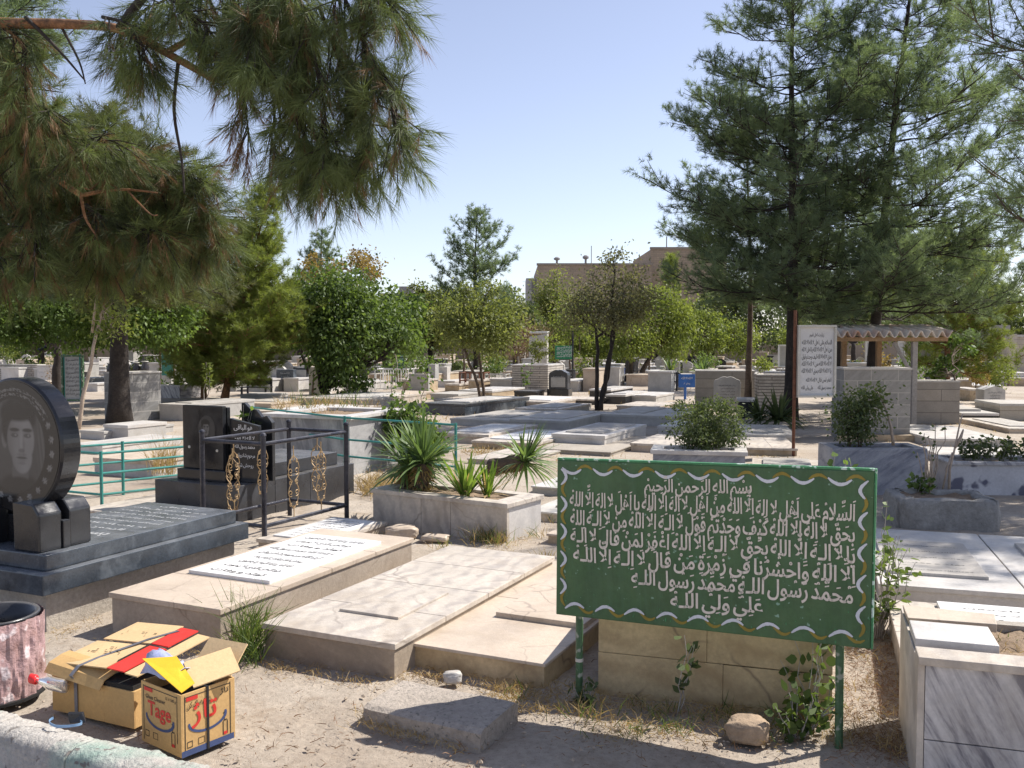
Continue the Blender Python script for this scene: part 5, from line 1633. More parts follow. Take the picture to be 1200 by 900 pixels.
for i in range(9):
    for j in range(9):
        u, v = i / 8, j / 8
        b.v.append((-bw - .045 + .22 * u + .01 * math.sin(j * 2.3), .02 + .15 * v, bh + .02 + .075 * math.sin(math.pi * min(1, v * 1.1)) * (1 - .5 * u) + rng.uniform(-.012, .012)))
for i in range(8):
    for j in range(8):
        k = i * 9 + j; b.f.append((k, k + 9, k + 10, k + 1))
bg_ = b.build('plastic_bag', M['bag'], o, smooth=True); bg_.location = (-.015, .012, -.005)
q = bg_.modifiers.new('thick', 'SOLIDIFY'); q.thickness = .002
# print on the two visible faces
def logo_face(parent, plane, u0, u1, latin):
    "u runs along the face"
    W = u1 - u0
    def P3(u, z, d=-.0012):
        return (u0 + u * W, d, z) if plane == 'xz' else (-d, u0 + u * W, z)
    def quadm(name, rects, m, d=-.0012):
        b = MB()
        for (a0, z0, a1, z1) in rects: b.poly([P3(a0, z0, d), P3(a1, z0, d), P3(a1, z1, d), P3(a0, z1, d)])
        b.build(name, M[m], parent)
    t = .0035 / W
    quadm('print_frame', [(.06, .012, .06 + t, .235), (.90, .05 if latin else .012, .90 + t, .235), (.06, .228, .9, .231)], 'printblack')
    quadm('print_tag', [(.09, .213, .30, .228)], 'printred', -.0016)
    ring = MB(); n = 30
    for i in range(n):
        q0 = math.pi * (1.02 + .98 * 1.15 * i / n) - .2; q1 = math.pi * (1.02 + .98 * 1.15 * (i + 1) / n) - .2
        f = lambda q, k: P3(.48 + .36 * k * math.cos(q), .118 + .046 * k * math.sin(q) - (.012 if k < 1 else 0) * 0, -.0014)
        w0 = .80 + .12 * math.sin(math.pi * i / n) * -1 + .1
        ring.poly([f(q0, 1), f(q1, 1), f(q1, w0), f(q0, w0)])
    ring.build('print_ring', M['printblue'], parent)
    if latin:
        L1 = [('Tage', .18, .76, .122, .058)]; L2 = [('Glass Cleaner', .12, .62, .185, .016), ('12 X 500 g', .62, .88, .206, .011)]
    else:
        L1 = [('تاژ', .20, .66, .125, .075)]; L2 = [('شیشه پاک کن', .10, .55, .185, .022), ('تاژ', .72, .88, .2, .02)]
    pl = 'xz' if plane == 'xz' else 'yz'
    lettering('print_name', [(s, u0 + a * W, u0 + b_ * W, z, h) for s, a, b_, z, h in L1], M['printred'], parent, pl, -.0024 if plane == 'xz' else .0024, 3, .016)
    lettering('print_words', [(s, u0 + a * W, u0 + b_ * W, z, h) for s, a, b_, z, h in L2], M['printblack'], parent, pl, -.0018 if plane == 'xz' else .0018, 2, .012)
    # little pictograms and a bottle outline
    quadm('print_marks', [(.10, .03, .20, .033), (.10, .052, .20, .055), (.10, .033, .11, .052), (.19, .033, .2, .052), (.30, .03, .42, .032), (.30, .054, .42, .056), (.30, .032, .31, .054), (.41, .032, .42, .054), (.76, .03, .775, .085), (.84, .03, .855, .085), (.775, .085, .84, .09), (.79, .09, .80, .115), (.77, .115, .83, .120)], 'printblack')
    quadm('print_spot', [(.775, .03, .84, .042)], 'printred', -.0018)
    if not latin: quadm('print_band', [(.0, .0, .97, .024)], 'printblue', -.0015)
logo_face(o, 'xz', -bw, 0, True)
logo_face(o, 'yz', 0, bd, False)
MB().box(.0012, .0042, .112, .122, 0, bh).box(-.06, .0042, .112, .122, bh + .0, bh + .003).build('strap', M['blackstrap'], o)

C1 = gp(122, 859, 0.0) ; C1 = pd(122, 819, 3.86); C1.z = 0
ra_ = 25
o = thing('cardboard_box', 'battered strapped carton with red printed lid, pushed against the printed one', 'cardboard box', (C1.x, C1.y, 0), ra_)
rw_, rd_, rh_ = .31, .33, .155
MB().box(-rw_, 0, 0, .005, 0, rh_).box(-.005, .17, .0052, rd_, 0, rh_).box(.0, .17, 0, .005, 0, rh_).box(-rw_, .17, rd_ - .005, rd_, 0, rh_).box(-rw_, -rw_ + .005, .0052, rd_ - .0052, 0, rh_).build('body', M['card'], o, .0015)
MB().box(-rw_ + .006, .16, .006, rd_ - .006, .005, rh_ + .02).build('contents', M['carddark'], o)  # black block painted as the shade under the lid
b = MB()   # drooping front flap
for i in range(9):
    x = -rw_ - .012 + (rw_ + .02) * i / 8
    zz = rh_ + .03 - .028 * (i / 8)
    b.v += [(x, -.03, zz - .012), (x, -.005, zz + .024), (x + .01, .05, zz + .045), (x + .02, .085, zz + .052)]
for i in range(8):
    for j in range(3):
        k = i * 4 + j; b.f.append((k, k + 4, k + 5, k + 1))
fl_ = b.build('front_flap', M['card'], o); q = fl_.modifiers.new('thick', 'SOLIDIFY'); q.thickness = .005
def lid(u0, u1, v0, v1, up=0.0, th=.005):
    def p(u, v, e): return (-rw_ + .0 + u * (rw_ + .19) + .03 * v, .075 + .33 * v, rh_ + .055 + .05 * v + .02 * math.sin(2.4 * u) + e + up)
    return MB().hexa([p(u0, v0, 0), p(u1, v0, 0), p(u1, v1, 0), p(u0, v1, 0), p(u0, v0, th), p(u1, v0, th), p(u1, v1, th), p(u0, v1, th)])
lid(0, .62, -.18, .47).build('lid_panel', M['cardlid'], o); lid(.05, .62, .5, 1.05, .006).build('lid_panel', M['cardlid'], o)
lid(.635, .83, -.18, .47, .001).build('red_panel', M['printred'], o); lid(.635, .83, .5, 1.0, .007).build('red_panel', M['printred'], o)
lid(.84, .98, -.18, .98, -.004).build('lid_panel', M['cardlid'], o)
lid(.615, .632, .0, 1.0, .0085, .001).build('print_line', M['printblack'], o)
pr = lid(0, .6, .0, .1, .0)
b = MB()
def lp(u, v, e=.0065): return (-rw_ + u * (rw_ + .19) + .03 * v, .075 + .33 * v, rh_ + .055 + .05 * v + .02 * math.sin(2.4 * u) + e)
for k in range(26):
    u = rng.uniform(.08, .5); v = rng.choice((.16, .22, .3, .66, .74)); s = rng.uniform(.008, .03)
    e = .0065 if v < .48 else .0125
    b.poly([lp(u, v, e), lp(u + s, v + .004, e), lp(u + s, v + .022, e), lp(u, v + .018, e)])
b.build('print_words', M['printblack'], o)
b = MB()
st = [(-.16, -.006, .01), (-.16, -.007, rh_ - .01), (-.155, -.035, rh_ + .03), (-.15, .0, rh_ + .062), (-.13, .09, rh_ + .075), (-.02, .27, rh_ + .118), (.05, .37, rh_ + .135)]
for i in range(len(st) - 1):
    a0, a1 = Vector(st[i]), Vector(st[i + 1]); k = .009
    b.poly([a0 - Vector((k, 0, 0)), a0 + Vector((k, 0, 0)), a1 + Vector((k, 0, 0)), a1 - Vector((k, 0, 0))])
sq = b.build('strap', M['strap'], o); q = sq.modifiers.new('thick', 'SOLIDIFY'); q.thickness = .002
# blue strap end curled on the kerb
P = gp(77, 850, .13)
o = thing('plastic_band', 'curled pale blue strapping band lying on the kerb', 'strap', (P.x, P.y, .13))
b = MB(); n = 26
for i in range(n + 1):
    q = math.radians(150 + 250 * i / n)
    x, y = .062 * math.cos(q), .03 * math.sin(q); z = .003 + .02 * max(0, math.sin(q * .5 + 1))
    b.v += [(x, y, z), (x, y, z + .010)]
for i in range(n): b.f.append((2 * i, 2 * i + 2, 2 * i + 3, 2 * i + 1))
q = b.build('band', M['bluecord'], o).modifiers.new('thick', 'SOLIDIFY'); q.thickness = .0015
MB().hexa([(.01, .01, .002), (.07, .02, .002), (.06, .04, .002), (.02, .04, .002), (.0, .012, .04), (.05, .03, .035), (.05, .045, .036), (.0, .03, .042)]).build('buckle', M['blackstrap'], o, .003)
# bottle
P = pd(40, 796, 3.94)
o = thing('plastic_bottle', 'clear plastic bottle with a red cap lying on the strapped carton', 'bottle', (P.x, P.y, P.z))
glass = bpy.data.materials.new('clear plastic'); t, N, L, B = nodes(glass); B.inputs['Base Color'].default_value = (.75, .68, .6, 1); B.inputs['Roughness'].default_value = .12; B.inputs['Transmission Weight'].default_value = .75; M['glass'] = glass
def lay_x(b, ang=-.12):
    c, s = math.cos(ang), math.sin(ang)
    b.v = [(z * c, y * 1.0 - z * .25, x + z * s) for x, y, z in b.v]; return b
lay_x(MB().lathe([(.019, -.02), (.021, -.016), (.021, .010), (.018, .014)], 18)).build('cap', M['redcap'], o, smooth=True)
lay_x(MB().lathe([(.012, .012), (.013, .03), (.026, .06), (.029, .08), (.028, .11), (.029, .14), (.024, .16)], 20)).build('body', glass, o, smooth=True)

# pink wrapped bin
P = gp(40, 817); c = Vector((P.x - .215, P.y + .05, 0))
o = thing('bin', 'round bin wrapped in crinkled pink plastic with an open dark mouth', 'bin', (c.x, c.y, 0))
b = MB(); nseg = 140; zs = [0, .008, .02] + [.02 + .335 * i / 34 for i in range(1, 35)]
for z in zs:
    for j in range(nseg):
        q = 2 * math.pi * j / nseg
        k = .215 + .02 * (fbm(np.array(math.cos(q) * 3 + 9), np.array(math.sin(q) * 3 + z * 3.5 + 4), 4, 2) - .5) + .034 * (fbm(np.array(q * 7), np.array(z * 7 + q * 2), 3, 6) - .5)
        b.v.append((k * math.cos(q), k * math.sin(q), z))
for i in range(len(zs) - 1):
    for j in range(nseg):
        a0 = i * nseg + j; b0 = i * nseg + (j + 1) % nseg; b.f.append((a0, b0, b0 + nseg, a0 + nseg))
b.build('plastic_wrap', M['pink'], o)
MB().lathe([(.19, .34), (.205, .358), (.20, .366), (.18, .362), (.17, .28)], 40, cap=False).build('rim', M['blackmatt'], o, smooth=True)
MB().lathe([(.172, .28), (.0005, .28)], 40, cap=False).build('inside', M['dark'], o)  # flat black disc, its colour stands for the shade in the bin
MB().lathe([(.225, 0), (.225, .012)], 40).build('foot', M['dark'], o)

# ------------------------------------------------------------------ trees
def at(px, py): 
    p = gp(px, py); return (p.x, p.y)

# overhanging pine: its trunk stands outside the frame, limbs reach over the path
def near_pine():
    r = random.Random(21); nr = np.random.default_rng(21)
    base = Vector((-6.2, 7.4, 0))
    o = thing('pine_tree', 'near pine whose long needled limbs hang over the graves from above', 'tree', base)
    MB().tube([(0, 0, -.1), (.05, 0, 1.5), (-.02, .05, 3), (.05, 0, 5), (0, .1, 7.5)], [.26, .22, .2, .17, .1], 12).build('trunk', M['bark'], o, smooth=True)
    lb = MB(); ob = MB(); P = []; D = []; T = []; DP = []; DD = []
    def pt(px, py, Y): return pd(px, py, Y) - base
    def limb(pts, r0, r1, b=None):
        pts = [pt(*p) for p in pts]
        # smooth the polyline
        out = []
        for i in range(len(pts) - 1):
            for k in range(4):
                t = k / 4
                p0 = pts[max(i - 1, 0)]; p1 = pts[i]; p2 = pts[i + 1]; p3 = pts[min(i + 2, len(pts) - 1)]
                out.append(.5 * ((2 * p1) + (p2 - p0) * t + (2 * p0 - 5 * p1 + 4 * p2 - p3) * t * t + (3 * p1 - p0 - 3 * p2 + p3) * t ** 3))
        out.append(pts[-1]); n = len(out)
        (b or lb).tube(out, [r0 + (r1 - r0) * i / (n - 1) for i in range(n)], 8)
        return out
    def foliate(path, n, t0, ln, down=.5, sh=4, spreadv=.5, tint=(.2, .8), dead=0.0):
        for i in range(n):
            t = t0 + (1 - t0) * r.random(); f = t * (len(path) - 1); k = min(int(f), len(path) - 2)
            p = path[k].lerp(path[k + 1], f - k); tg = (path[k + 1] - path[k]).normalized()
            d = (tg * r.uniform(.3, 1.0) + Vector((r.gauss(0, spreadv), r.gauss(0, spreadv), r.gauss(0, spreadv) - down * r.uniform(.2, 1.2)))).normalized()
            L = ln * r.uniform(.5, 1.2)
            q = p + d * L; q.z -= .12 * L
            mid = p.lerp(q, .5) + Vector((0, 0, .04 * L))
            lb.tube([p, mid, q], [.006, .0045, .003], 4, False)
            tn = r.uniform(*tint)
            for s in range(sh):
                u = .25 + .75 * (s + r.random()) / sh
                c = p.lerp(q, u); dd = d + Vector((r.gauss(0, .45), r.gauss(0, .45), r.gauss(0, .4) - .1))
                if r.random() < dead: DP.append(tuple(c)); DD.append(tuple(dd + Vector((0, 0, -.7))))
                else: P.append(tuple(c)); D.append(tuple(dd)); T.append(tn + r.uniform(-.12, .12))
    # thick limbs, sunlit orange tint put into their bark colour
    a = limb([(-260, 60, 7.2), (-120, 20, 6.6), (0, 27, 6.2), (70, 28, 6.1), (140, 34, 6.0), (195, 62, 5.9), (252, 94, 5.8)], .044, .020, ob)
    limb([(195, 62, 5.9), (225, 46, 6.0), (250, 52, 6.0)], .022, .012, ob)
    limb([(209, 72, 5.9), (204, 130, 5.9), (213, 188, 5.9), (216, 226, 5.9)], .013, .006)
    limb([(30, 20, 6.1), (70, 60, 6.1), (100, 95, 6.1)], .014, .004); limb([(70, 28, 6.1), (92, 70, 6.1), (100, 98, 6.0)], .010, .004)
    limb([(-160, 120, 7.4), (-20, 150, 7.0), (45, 194, 6.9), (70, 212, 6.9), (95, 229, 6.8)], .036, .020, ob)
    limb([(95, 229, 6.8), (140, 222, 6.8), (185, 226, 6.8)], .016, .005, ob); limb([(95, 229, 6.8), (100, 255, 6.8), (112, 275, 6.8)], .014, .006, ob)
    limb([(140, 222, 6.8), (120, 212, 6.8), (105, 222, 6.7), (90, 215, 6.7)], .008, .003, ob); limb([(150, 224, 6.8), (175, 250, 6.7), (185, 252, 6.7)], .008, .003, ob)
    limb([(112, 275, 6.8), (118, 292, 6.8)], .005, .002, ob)
    # canopy branch above the frame with the hanging lobe
    c0 = limb([(140, 34, 6.0), (182, -17, 5.9), (252, -52, 5.8), (314, -72, 5.7), (404, -72, 5.6)], .03, .014)
    for pts, n, ln in (([(292, -62, 5.75), (310, -2, 5.75), (309, 48, 5.75), (319, 98, 5.75)], 26, .26), ([(314, -72, 5.7), (349, -2, 5.65), (369, 68, 5.6), (382, 143, 5.6), (376, 193, 5.6)], 52, .30),
                       ([(364, -72, 5.65), (404, -2, 5.6), (429, 53, 5.55), (452, 103, 5.5), (464, 148, 5.5)], 56, .28), ([(394, -72, 5.6), (429, -27, 5.5), (459, 8, 5.5)], 26, .24),
                       ([(374, 8, 5.6), (404, 88, 5.7), (426, 143, 5.7), (442, 173, 5.7)], 50, .26), ([(324, -22, 5.7), (346, 58, 5.75), (354, 128, 5.8), (359, 183, 5.8)], 44, .26), ([(334, 98, 5.7), (369, 158, 5.7), (399, 193, 5.7)], 34, .24),
                       ([(292, -62, 5.8), (242, -27, 5.9), (254, 18, 5.9), (267, 50, 5.9)], 24, .24), ([(222, -42, 5.9), (200, -5, 6.1), (170, 10, 6.2)], 18, .22), ([(322, -42, 5.6), (302, 8, 5.5), (292, 58, 5.5)], 26, .24)):
        foliate(limb(pts, .012, .005), n, .12, ln, .55, 4, .5, (.2, 1.0), .14)
    foliate(limb([(252, 38, 5.9), (277, 73, 5.85), (284, 108, 5.8), (292, 158, 5.8)], .008, .003), 14, .3, .2, .9, 4, .35, dead=.75)
    foliate(limb([(312, 78, 5.8), (322, 128, 5.8), (319, 163, 5.8), (329, 193, 5.8)], .007, .003), 12, .3, .2, .8, 3, .35, dead=.45)
    foliate(limb([(150, 10, 6.1), (140, 40, 6.2), (150, 75, 6.2)], .006, .003), 12, .2, .2, .8, 3, .4, dead=.3)
    for pts, n, ln in (([(120, 20, 6.0), (150, 28, 5.9), (165, 50, 5.85), (172, 72, 5.85)], 26, .22), ([(180, -10, 5.9), (215, 8, 5.8), (240, 30, 5.8), (255, 50, 5.8)], 34, .24),
                       ([(255, -25, 5.9), (300, -5, 5.8), (320, 30, 5.8)], 30, .26), ([(330, -40, 5.8), (355, 10, 5.9), (350, 60, 5.9)], 26, .26)):
        foliate(limb(pts, .012, .005), n, .05, ln, .6, 4, .5, (.3, 1.0), .16)
    # left mass
    for pts, n, ln in (([(-160, 40, 7.2), (-40, 70, 6.8), (20, 110, 6.6), (60, 130, 6.5)], 50, .34), ([(-140, 100, 7.4), (-20, 140, 7.0), (60, 160, 6.8), (135, 165, 6.7)], 60, .34),
                       ([(-140, 150, 7.6), (0, 200, 7.4), (90, 200, 7.3), (180, 190, 7.2), (225, 205, 7.1)], 80, .34), ([(-140, 200, 7.8), (0, 240, 7.6), (110, 250, 7.5), (200, 240, 7.4), (245, 262, 7.4)], 90, .34),
                       ([(-120, 240, 7.8), (0, 280, 7.8), (90, 290, 7.7), (160, 285, 7.6), (215, 290, 7.6)], 70, .32), ([(-120, 10, 7.0), (-60, 60, 7.0), (-20, 160, 7.0), (-10, 260, 7.0), (-10, 300, 7.0)], 90, .36),
                       ([(-30, 40, 6.8), (30, 120, 6.9), (45, 220, 7.0), (40, 300, 7.0)], 60, .32), ([(40, 160, 7.2), (95, 190, 7.3), (110, 260, 7.4), (120, 300, 7.4)], 60, .30),
                       ([(-60, 10, 6.2), (0, 30, 6.2), (30, 60, 6.2), (25, 100, 6.3)], 26, .26), ([(120, 200, 7.2), (170, 215, 7.2), (215, 235, 7.2), (240, 245, 7.2)], 40, .26), ([(100, 240, 7.0), (130, 262, 7.0), (190, 270, 7.0)], 40, .26)):
        foliate(limb(pts, .018, .006), int(n * 1.5), .08, ln, .5, 4, .55, (.0, .9), .26)
    lb.build('limbs', M['barkdark'], o, smooth=True); ob.build('sunlit_limbs', M['barkred'], o, smooth=True)
    print('near pine shoots', len(P), len(DP))
    needles('crown', P, D, .15, 36, .150, .0034, F['pinenear'], o, (.25, .95), .22, nr, T)
    needles('dead_needles', DP, DD, .15, 26, .13, .003, F['dead'], o, (.2, .7), .5, nr)
near_pine()

# big pine on the left whose dark crown closes the view
x, y = at(140, 496)
pine_tree('tall dark pine with a massive trunk behind the marble square tomb', (x, y), 5.9, [(.40, 1.4), (.5, 2.1), (.65, 2.0), (.82, 1.3), (1, .3)], .22, 31, .30, 6, 16, 30, .17, .010, 'pinewarm', 'barkdark', up=.12, bare=.12, gaps=.02, name='pine_tree')
x, y = pd(30, 400, 15).x, 15
pine_tree('dark pine at the edge of the picture with drooping lower limbs', (pd(-60, 400, 15.5).x, 15.5), 10, [(.27, 1.6), (.4, 2.3), (.6, 2.1), (.8, 1.4), (1, .2)], .24, 33, .42, 5, 13, 30, .17, .010, 'pine', 'barkdark', up=.05, bare=.12, gaps=.02)

# broad leaved trees on the left
x, y = at(68, 462)
leafy_tree('broad fresh green tree spreading low beneath the dark pines', (x, y), [lobe(-40, 318, 60, 402, 21), lobe(30, 322, 130, 400, 20.5), lobe(110, 318, 200, 396, 20.5), lobe(150, 330, 226, 408, 21), lobe(-50, 340, 20, 400, 20), lobe(60, 345, 160, 408, 21.5), lobe(0, 345, 70, 412, 21), lobe(170, 312, 236, 380, 21.5)], 22000, .10, .06, 'broad', .16, 'barkdark', 5, clump=.24)
x, y = at(90, 503)
o = leafy_tree('slender leaning sapling with pale bark and sparse leaves', (x, y), [lobe(92, 330, 150, 388, y), lobe(118, 372, 152, 404, y)], 700, .09, .045, 'lime', .040, 'barkpale', 6, lean=(pd(113, 330, y).x - x, 0), fork=pd(108, 385, y).z, clump=.35, per=18)
b = MB().tube([(pd(108, 390, y).x - x, 0, pd(108, 390, y).z), (pd(114, 340, y).x - x, 0, pd(114, 340, y).z), (pd(116, 285, y).x - x, 0, pd(116, 285, y).z)], [.028, .02, .006], 8)
b.build('leader', M['barkpale'], o, smooth=True)

# bushy conifer with the orange trunk
x, y = at(262, 470)
pine_tree('bushy young conifer with an orange trunk and a knobbly twin top', (x, y), 5.45, [(.09, 1.2), (.16, 1.9), (.28, 2.05), (.42, 1.65), (.58, 1.15), (.72, .72), (.86, .50), (.95, .36), (1, .15)], .10, 41, .24, 6, 24, 30, .14, .010, 'pinelime', 'barkred', up=.45, lean=(1.25, 0), bare=.15, gaps=.03)
pine_tree('second conifer merging with the bushy one, lower and rounder', (x - .9, y + 1.2), 3.9, [(.12, .8), (.25, 1.2), (.5, 1.0), (.75, .6), (1, .15)], .08, 43, .26, 6, 22, 28, .14, .010, 'pinelime', 'barkred', up=.5, lean=(-.2, 0), bare=.15, gaps=.03)
x, y = at(352, 452)
# mulberry
x, y = at(386, 467)
leafy_tree('dense weeping mulberry with glossy green leaves', (x, y), [lobe(352, 303, 430, 400, y), lobe(362, 350, 445, 440, y - .4), lobe(425, 352, 488, 425, y + .3), lobe(372, 400, 425, 462, y - .3), lobe(352, 360, 400, 425, y - .5), lobe(400, 320, 446, 390, y + .2), lobe(350, 330, 375, 372, y), lobe(462, 372, 492, 420, y)], 15000, .12, .075, 'mulberry', .15, 'barkdark', 8, lean=(-.2, 0), clump=.3, droop=.8, shell=.35, per=30)
x, y = at(372, 462)
leafy_tree('slanting dark trunk of a small tree under the mulberry', (x + .05, y), [lobe(345, 340, 378, 395, y)], 1100, .1, .06, 'mulberry', .08, 'barkdark', 9, lean=(-.5, 0), fork=1.2)
leafy_tree('autumn coloured tree peeping over the mulberry', at(425, 446), [lobe(356, 298, 405, 335, 37), lobe(395, 292, 447, 335, 38)], 2200, .13, .09, 'autumn', .14, 'bark', 10, clump=.24)
x, y = at(378, 437)
pine_tree('far dark pine rising behind the autumn tree', (pd(378, 400, 46).x, 46), 1.6 + (398 - 272) / 1100 * 46, [(.3, 1.6), (.6, 1.25), (.85, .75), (1, .12)], .18, 45, .5, 5, 10, 24, .2, .02, 'pine')
# tall conifer in the middle
x = pd(558, 400, 43).x
pine_tree('open conifer with a pointed top in the middle distance', (x, 43), 1.6 + (398 - 250) / 1100 * 43, [(.30, 2.0), (.45, 2.1), (.62, 1.75), (.78, 1.15), (.9, .55), (1, .08)], .16, 47, .46, 5, 10, 24, .2, .018, 'pine', up=.6)
x, y = at(566, 473)
leafy_tree('slim leaning tree with olive lime foliage', (x, y), [lobe(520, 345, 572, 408, y), lobe(555, 338, 606, 402, y + .3), lobe(535, 365, 600, 414, y - .2), lobe(508, 355, 545, 400, y + .4), lobe(565, 326, 585, 350, y), lobe(592, 368, 612, 396, y), lobe(536, 330, 556, 352, y)], 9500, .10, .05, 'olive', .045, 'bark', 12, lean=(-.35, 0), fork=1.5, clump=.42, shell=.0, stems=2, per=22)
leafy_tree('dusty olive tree behind the slim leaning tree', at(504, 441), [lobe(476, 345, 524, 408, 41), lobe(500, 340, 545, 415, 41), lobe(484, 328, 505, 352, 41)], 7000, .15, .08, 'olive', .16, 'barkdark', 13, clump=.4, shell=.1, per=24)
leafy_tree('dark low evergreen against the pale wall', at(604, 437), [lobe(582, 335, 610, 400, 46), lobe(600, 352, 634, 402, 47)], 4500, .17, .1, 'bush', .15, 'barkdark', 14)
leafy_tree('feathery grey green tree in front of the brick building', at(650, 434), [lobe(628, 318, 668, 380, 50), lobe(622, 345, 690, 402, 50)], 8000, .18, .08, 'olive', .15, 'bark', 15, clump=.28, shell=.2)
leafy_tree('leafless brown thicket beside the striped tomb', at(612, 437), [lobe(596, 372, 640, 412, 44), lobe(590, 395, 630, 425, 43)], 2600, .2, .025, 'drybrown', .06, 'bark', 16, stems=4, clump=.3, shell=.1)
# forked dark tree
x, y = at(703, 481)
leafy_tree('forked tree with thin dark stems and dull foliage', (x, y), [lobe(665, 318, 718, 392, y), lobe(700, 300, 760, 384, y + .3), lobe(690, 342, 748, 396, y - .2), lobe(724, 330, 768, 390, y), lobe(652, 345, 690, 388, y + .2), lobe(706, 286, 730, 318, y)], 6500, .085, .045, 'darkolive', .055, 'barkdark', 17, stems=3, fork=1.65, clump=.34, shell=.05, per=26, lean=(.1, 0))
leafy_tree('lime green young tree glowing behind the forked tree', at(690, 436), [lobe(668, 385, 712, 426, 46), lobe(705, 382, 742, 424, 45)], 5000, .16, .09, 'lime', .09, 'bark', 18)
leafy_tree('lime green willow like tree beside the forked tree', at(745, 450), [lobe(726, 345, 772, 420, 34), lobe(750, 330, 806, 405, 35), lobe(716, 375, 760, 425, 33), lobe(770, 350, 812, 420, 35)], 13000, .13, .06, 'lime', .12, 'bark', 19, stems=2, droop=.7, clump=.22)
pine_tree('slim pale green cypress before the taller brick building', (pd(786, 400, 44).x, 44), 1.6 + (398 - 305) / 1100 * 44, [(.1, .8), (.4, .75), (.7, .5), (1, .08)], .1, 49, .34, 6, 12, 20, .2, .018, 'pinelime', up=.9)
leafy_tree('round bright shrub tree under the tall pine', at(826, 436), [lobe(800, 360, 850, 418, 46), lobe(840, 372, 890, 415, 47)], 6000, .16, .09, 'lime', .12, 'bark', 20)
leafy_tree('deep green tree closing the view between pines', at(876, 434), [lobe(820, 330, 880, 410, 52), lobe(862, 320, 920, 405, 52)], 7000, .2, .12, 'bush', .16, 'barkdark', 22)
leafy_tree('tall back row tree beyond the canopy', at(1000, 434), [lobe(925, 330, 1000, 405, 54), lobe(985, 325, 1070, 405, 54)], 8000, .22, .13, 'olive', .16, 'barkdark', 23)
leafy_tree('back row tree next to the grey house', at(1112, 436), [lobe(1060, 340, 1120, 410, 50), lobe(1105, 345, 1150, 410, 50)], 5500, .2, .12, 'bush', .16, 'barkdark', 24)
leafy_tree('far tree behind the bushy conifer', at(280, 436), [lobe(200, 330, 270, 410, 44), lobe(250, 320, 330, 405, 45), lobe(310, 335, 365, 410, 45)], 9000, .18, .11, 'mulberry', .16, 'barkdark', 25)
leafy_tree('far tree beyond the low pinkish building trees', at(452, 436), [lobe(425, 352, 480, 408, 50)], 4500, .2, .12, 'olive', .14, 'barkdark', 26)

FT = [(262, 322, 120, 36, 'mulberry', 'green tree filling the gap behind the bushy conifer'), (205, 318, 100, 33, 'broad', 'bright leafy tree behind the square tomb and the broad canopy'), (452, 340, 84, 38, 'mulberry', 'green tree merging with the mulberry beyond the white fence'), (48, 320, 120, 34, 'broad', 'bright leafy tree behind the striped wall tomb'),
      (30, 300, 90, 58, 'mulberry', 'far leafy tree in the back row, furthest along behind the dark pines'), (110, 318, 80, 55, 'olive', 'far dusty tree in the back row behind the square tomb'), (185, 315, 76, 57, 'bush', 'far dark tree in the back row between the square tomb and the bushy conifer'),
      (350, 318, 64, 60, 'bush', 'far dark tree in the back row behind the autumn tree'), (505, 345, 70, 60, 'bush', 'far dark round tree under the open conifer'), (590, 352, 60, 62, 'olive', 'far low olive tree before the long low brown building'), (640, 385, 50, 60, 'bush', 'far dark shrubby tree at the foot of the brick building'),
      (700, 372, 70, 60, 'olive', 'far olive tree behind the forked tree'), (770, 362, 64, 62, 'bush', 'far dark tree at the foot of the taller brick building'), (835, 338, 70, 58, 'olive', 'far olive tree beside the slim brown pine'), (935, 335, 70, 60, 'bush', 'far dark tree behind the tall airy pine'), (1185, 350, 60, 56, 'bush', 'far dark tree over the boundary wall'), (-60, 310, 110, 50, 'mulberry', 'far leafy tree past the edge of the broad green canopy'), (1290, 320, 120, 52, 'olive', 'far olive tree past the stone boundary wall')]
for i, (px, pt_, wd_, Y_, fo_, lab) in enumerate(FT):
    x_ = pd(px, 400, Y_).x
    leafy_tree(lab, (x_, Y_), [lobe(px - wd_ * .55, pt_ + 8, px + wd_ * .15, 412, Y_), lobe(px - wd_ * .15, pt_, px + wd_ * .55, 410, Y_ + .8)], 4200, .24, .15, fo_, .15, 'barkdark', 200 + i, clump=.26)
# tall pines on the other side
x, y = at(926, 492)
pine_tree('tall airy pine with a straight dark trunk beside the framed prayer panel', (x, y), 9.7, [(.25, 2.1), (.34, 2.6), (.5, 2.75), (.65, 2.05), (.8, 1.35), (.92, .75), (1, .25)], .14, 51, .42, 4.7, 15, 32, .13, .0085, 'pine', 'barkdark', up=.31, bare=.22, gaps=.13)
x, y = at(1044, 500)
pine_tree('tall pine with twisting limbs standing over the canopy', (x + .15, y + 1.5), 10.4, [(.20, 2.6), (.34, 3.0), (.5, 2.8), (.65, 2.0), (.8, 1.1), (.92, .65), (1, .25)], .13, 53, .43, 4.7, 15, 32, .13, .0085, 'pine', 'barkdark', up=.33, bare=.22, gaps=.10, lean=(.75, 0))
pine_tree('sunny yellow green pine filling the space behind the canopy', (pd(1110, 400, 23.5).x, 23.5), 4.3, [(.22, 1.3), (.4, 2.0), (.6, 1.9), (.8, 1.3), (1, .4)], .10, 55, .32, 5, 20, 30, .14, .011, 'pinelime', 'barkred', up=.35, bare=.15)  # separate pine added to stand for the tall pine's sunlit lower branches
pine_tree('slim brown pine trunk with a high dark crown before the split stone tomb', (gp(887, 484).x, gp(887, 484).y + .8), 6.4, [(.38, 1.2), (.5, 1.9), (.75, 1.5), (1, .2)], .085, 57, .36, 4, 15, 30, .14, .010, 'pine', 'bark', up=.3)
pine_tree('near pine at the edge of the picture with dark spreading branches', (8.1, 10.3), 8.8, [(.25, 2.0), (.38, 3.0), (.58, 2.9), (.85, 1.7), (1, .3)], .18, 59, .40, 5, 14, 34, .14, .0065, 'pine', 'bark', up=.2, bare=.2)
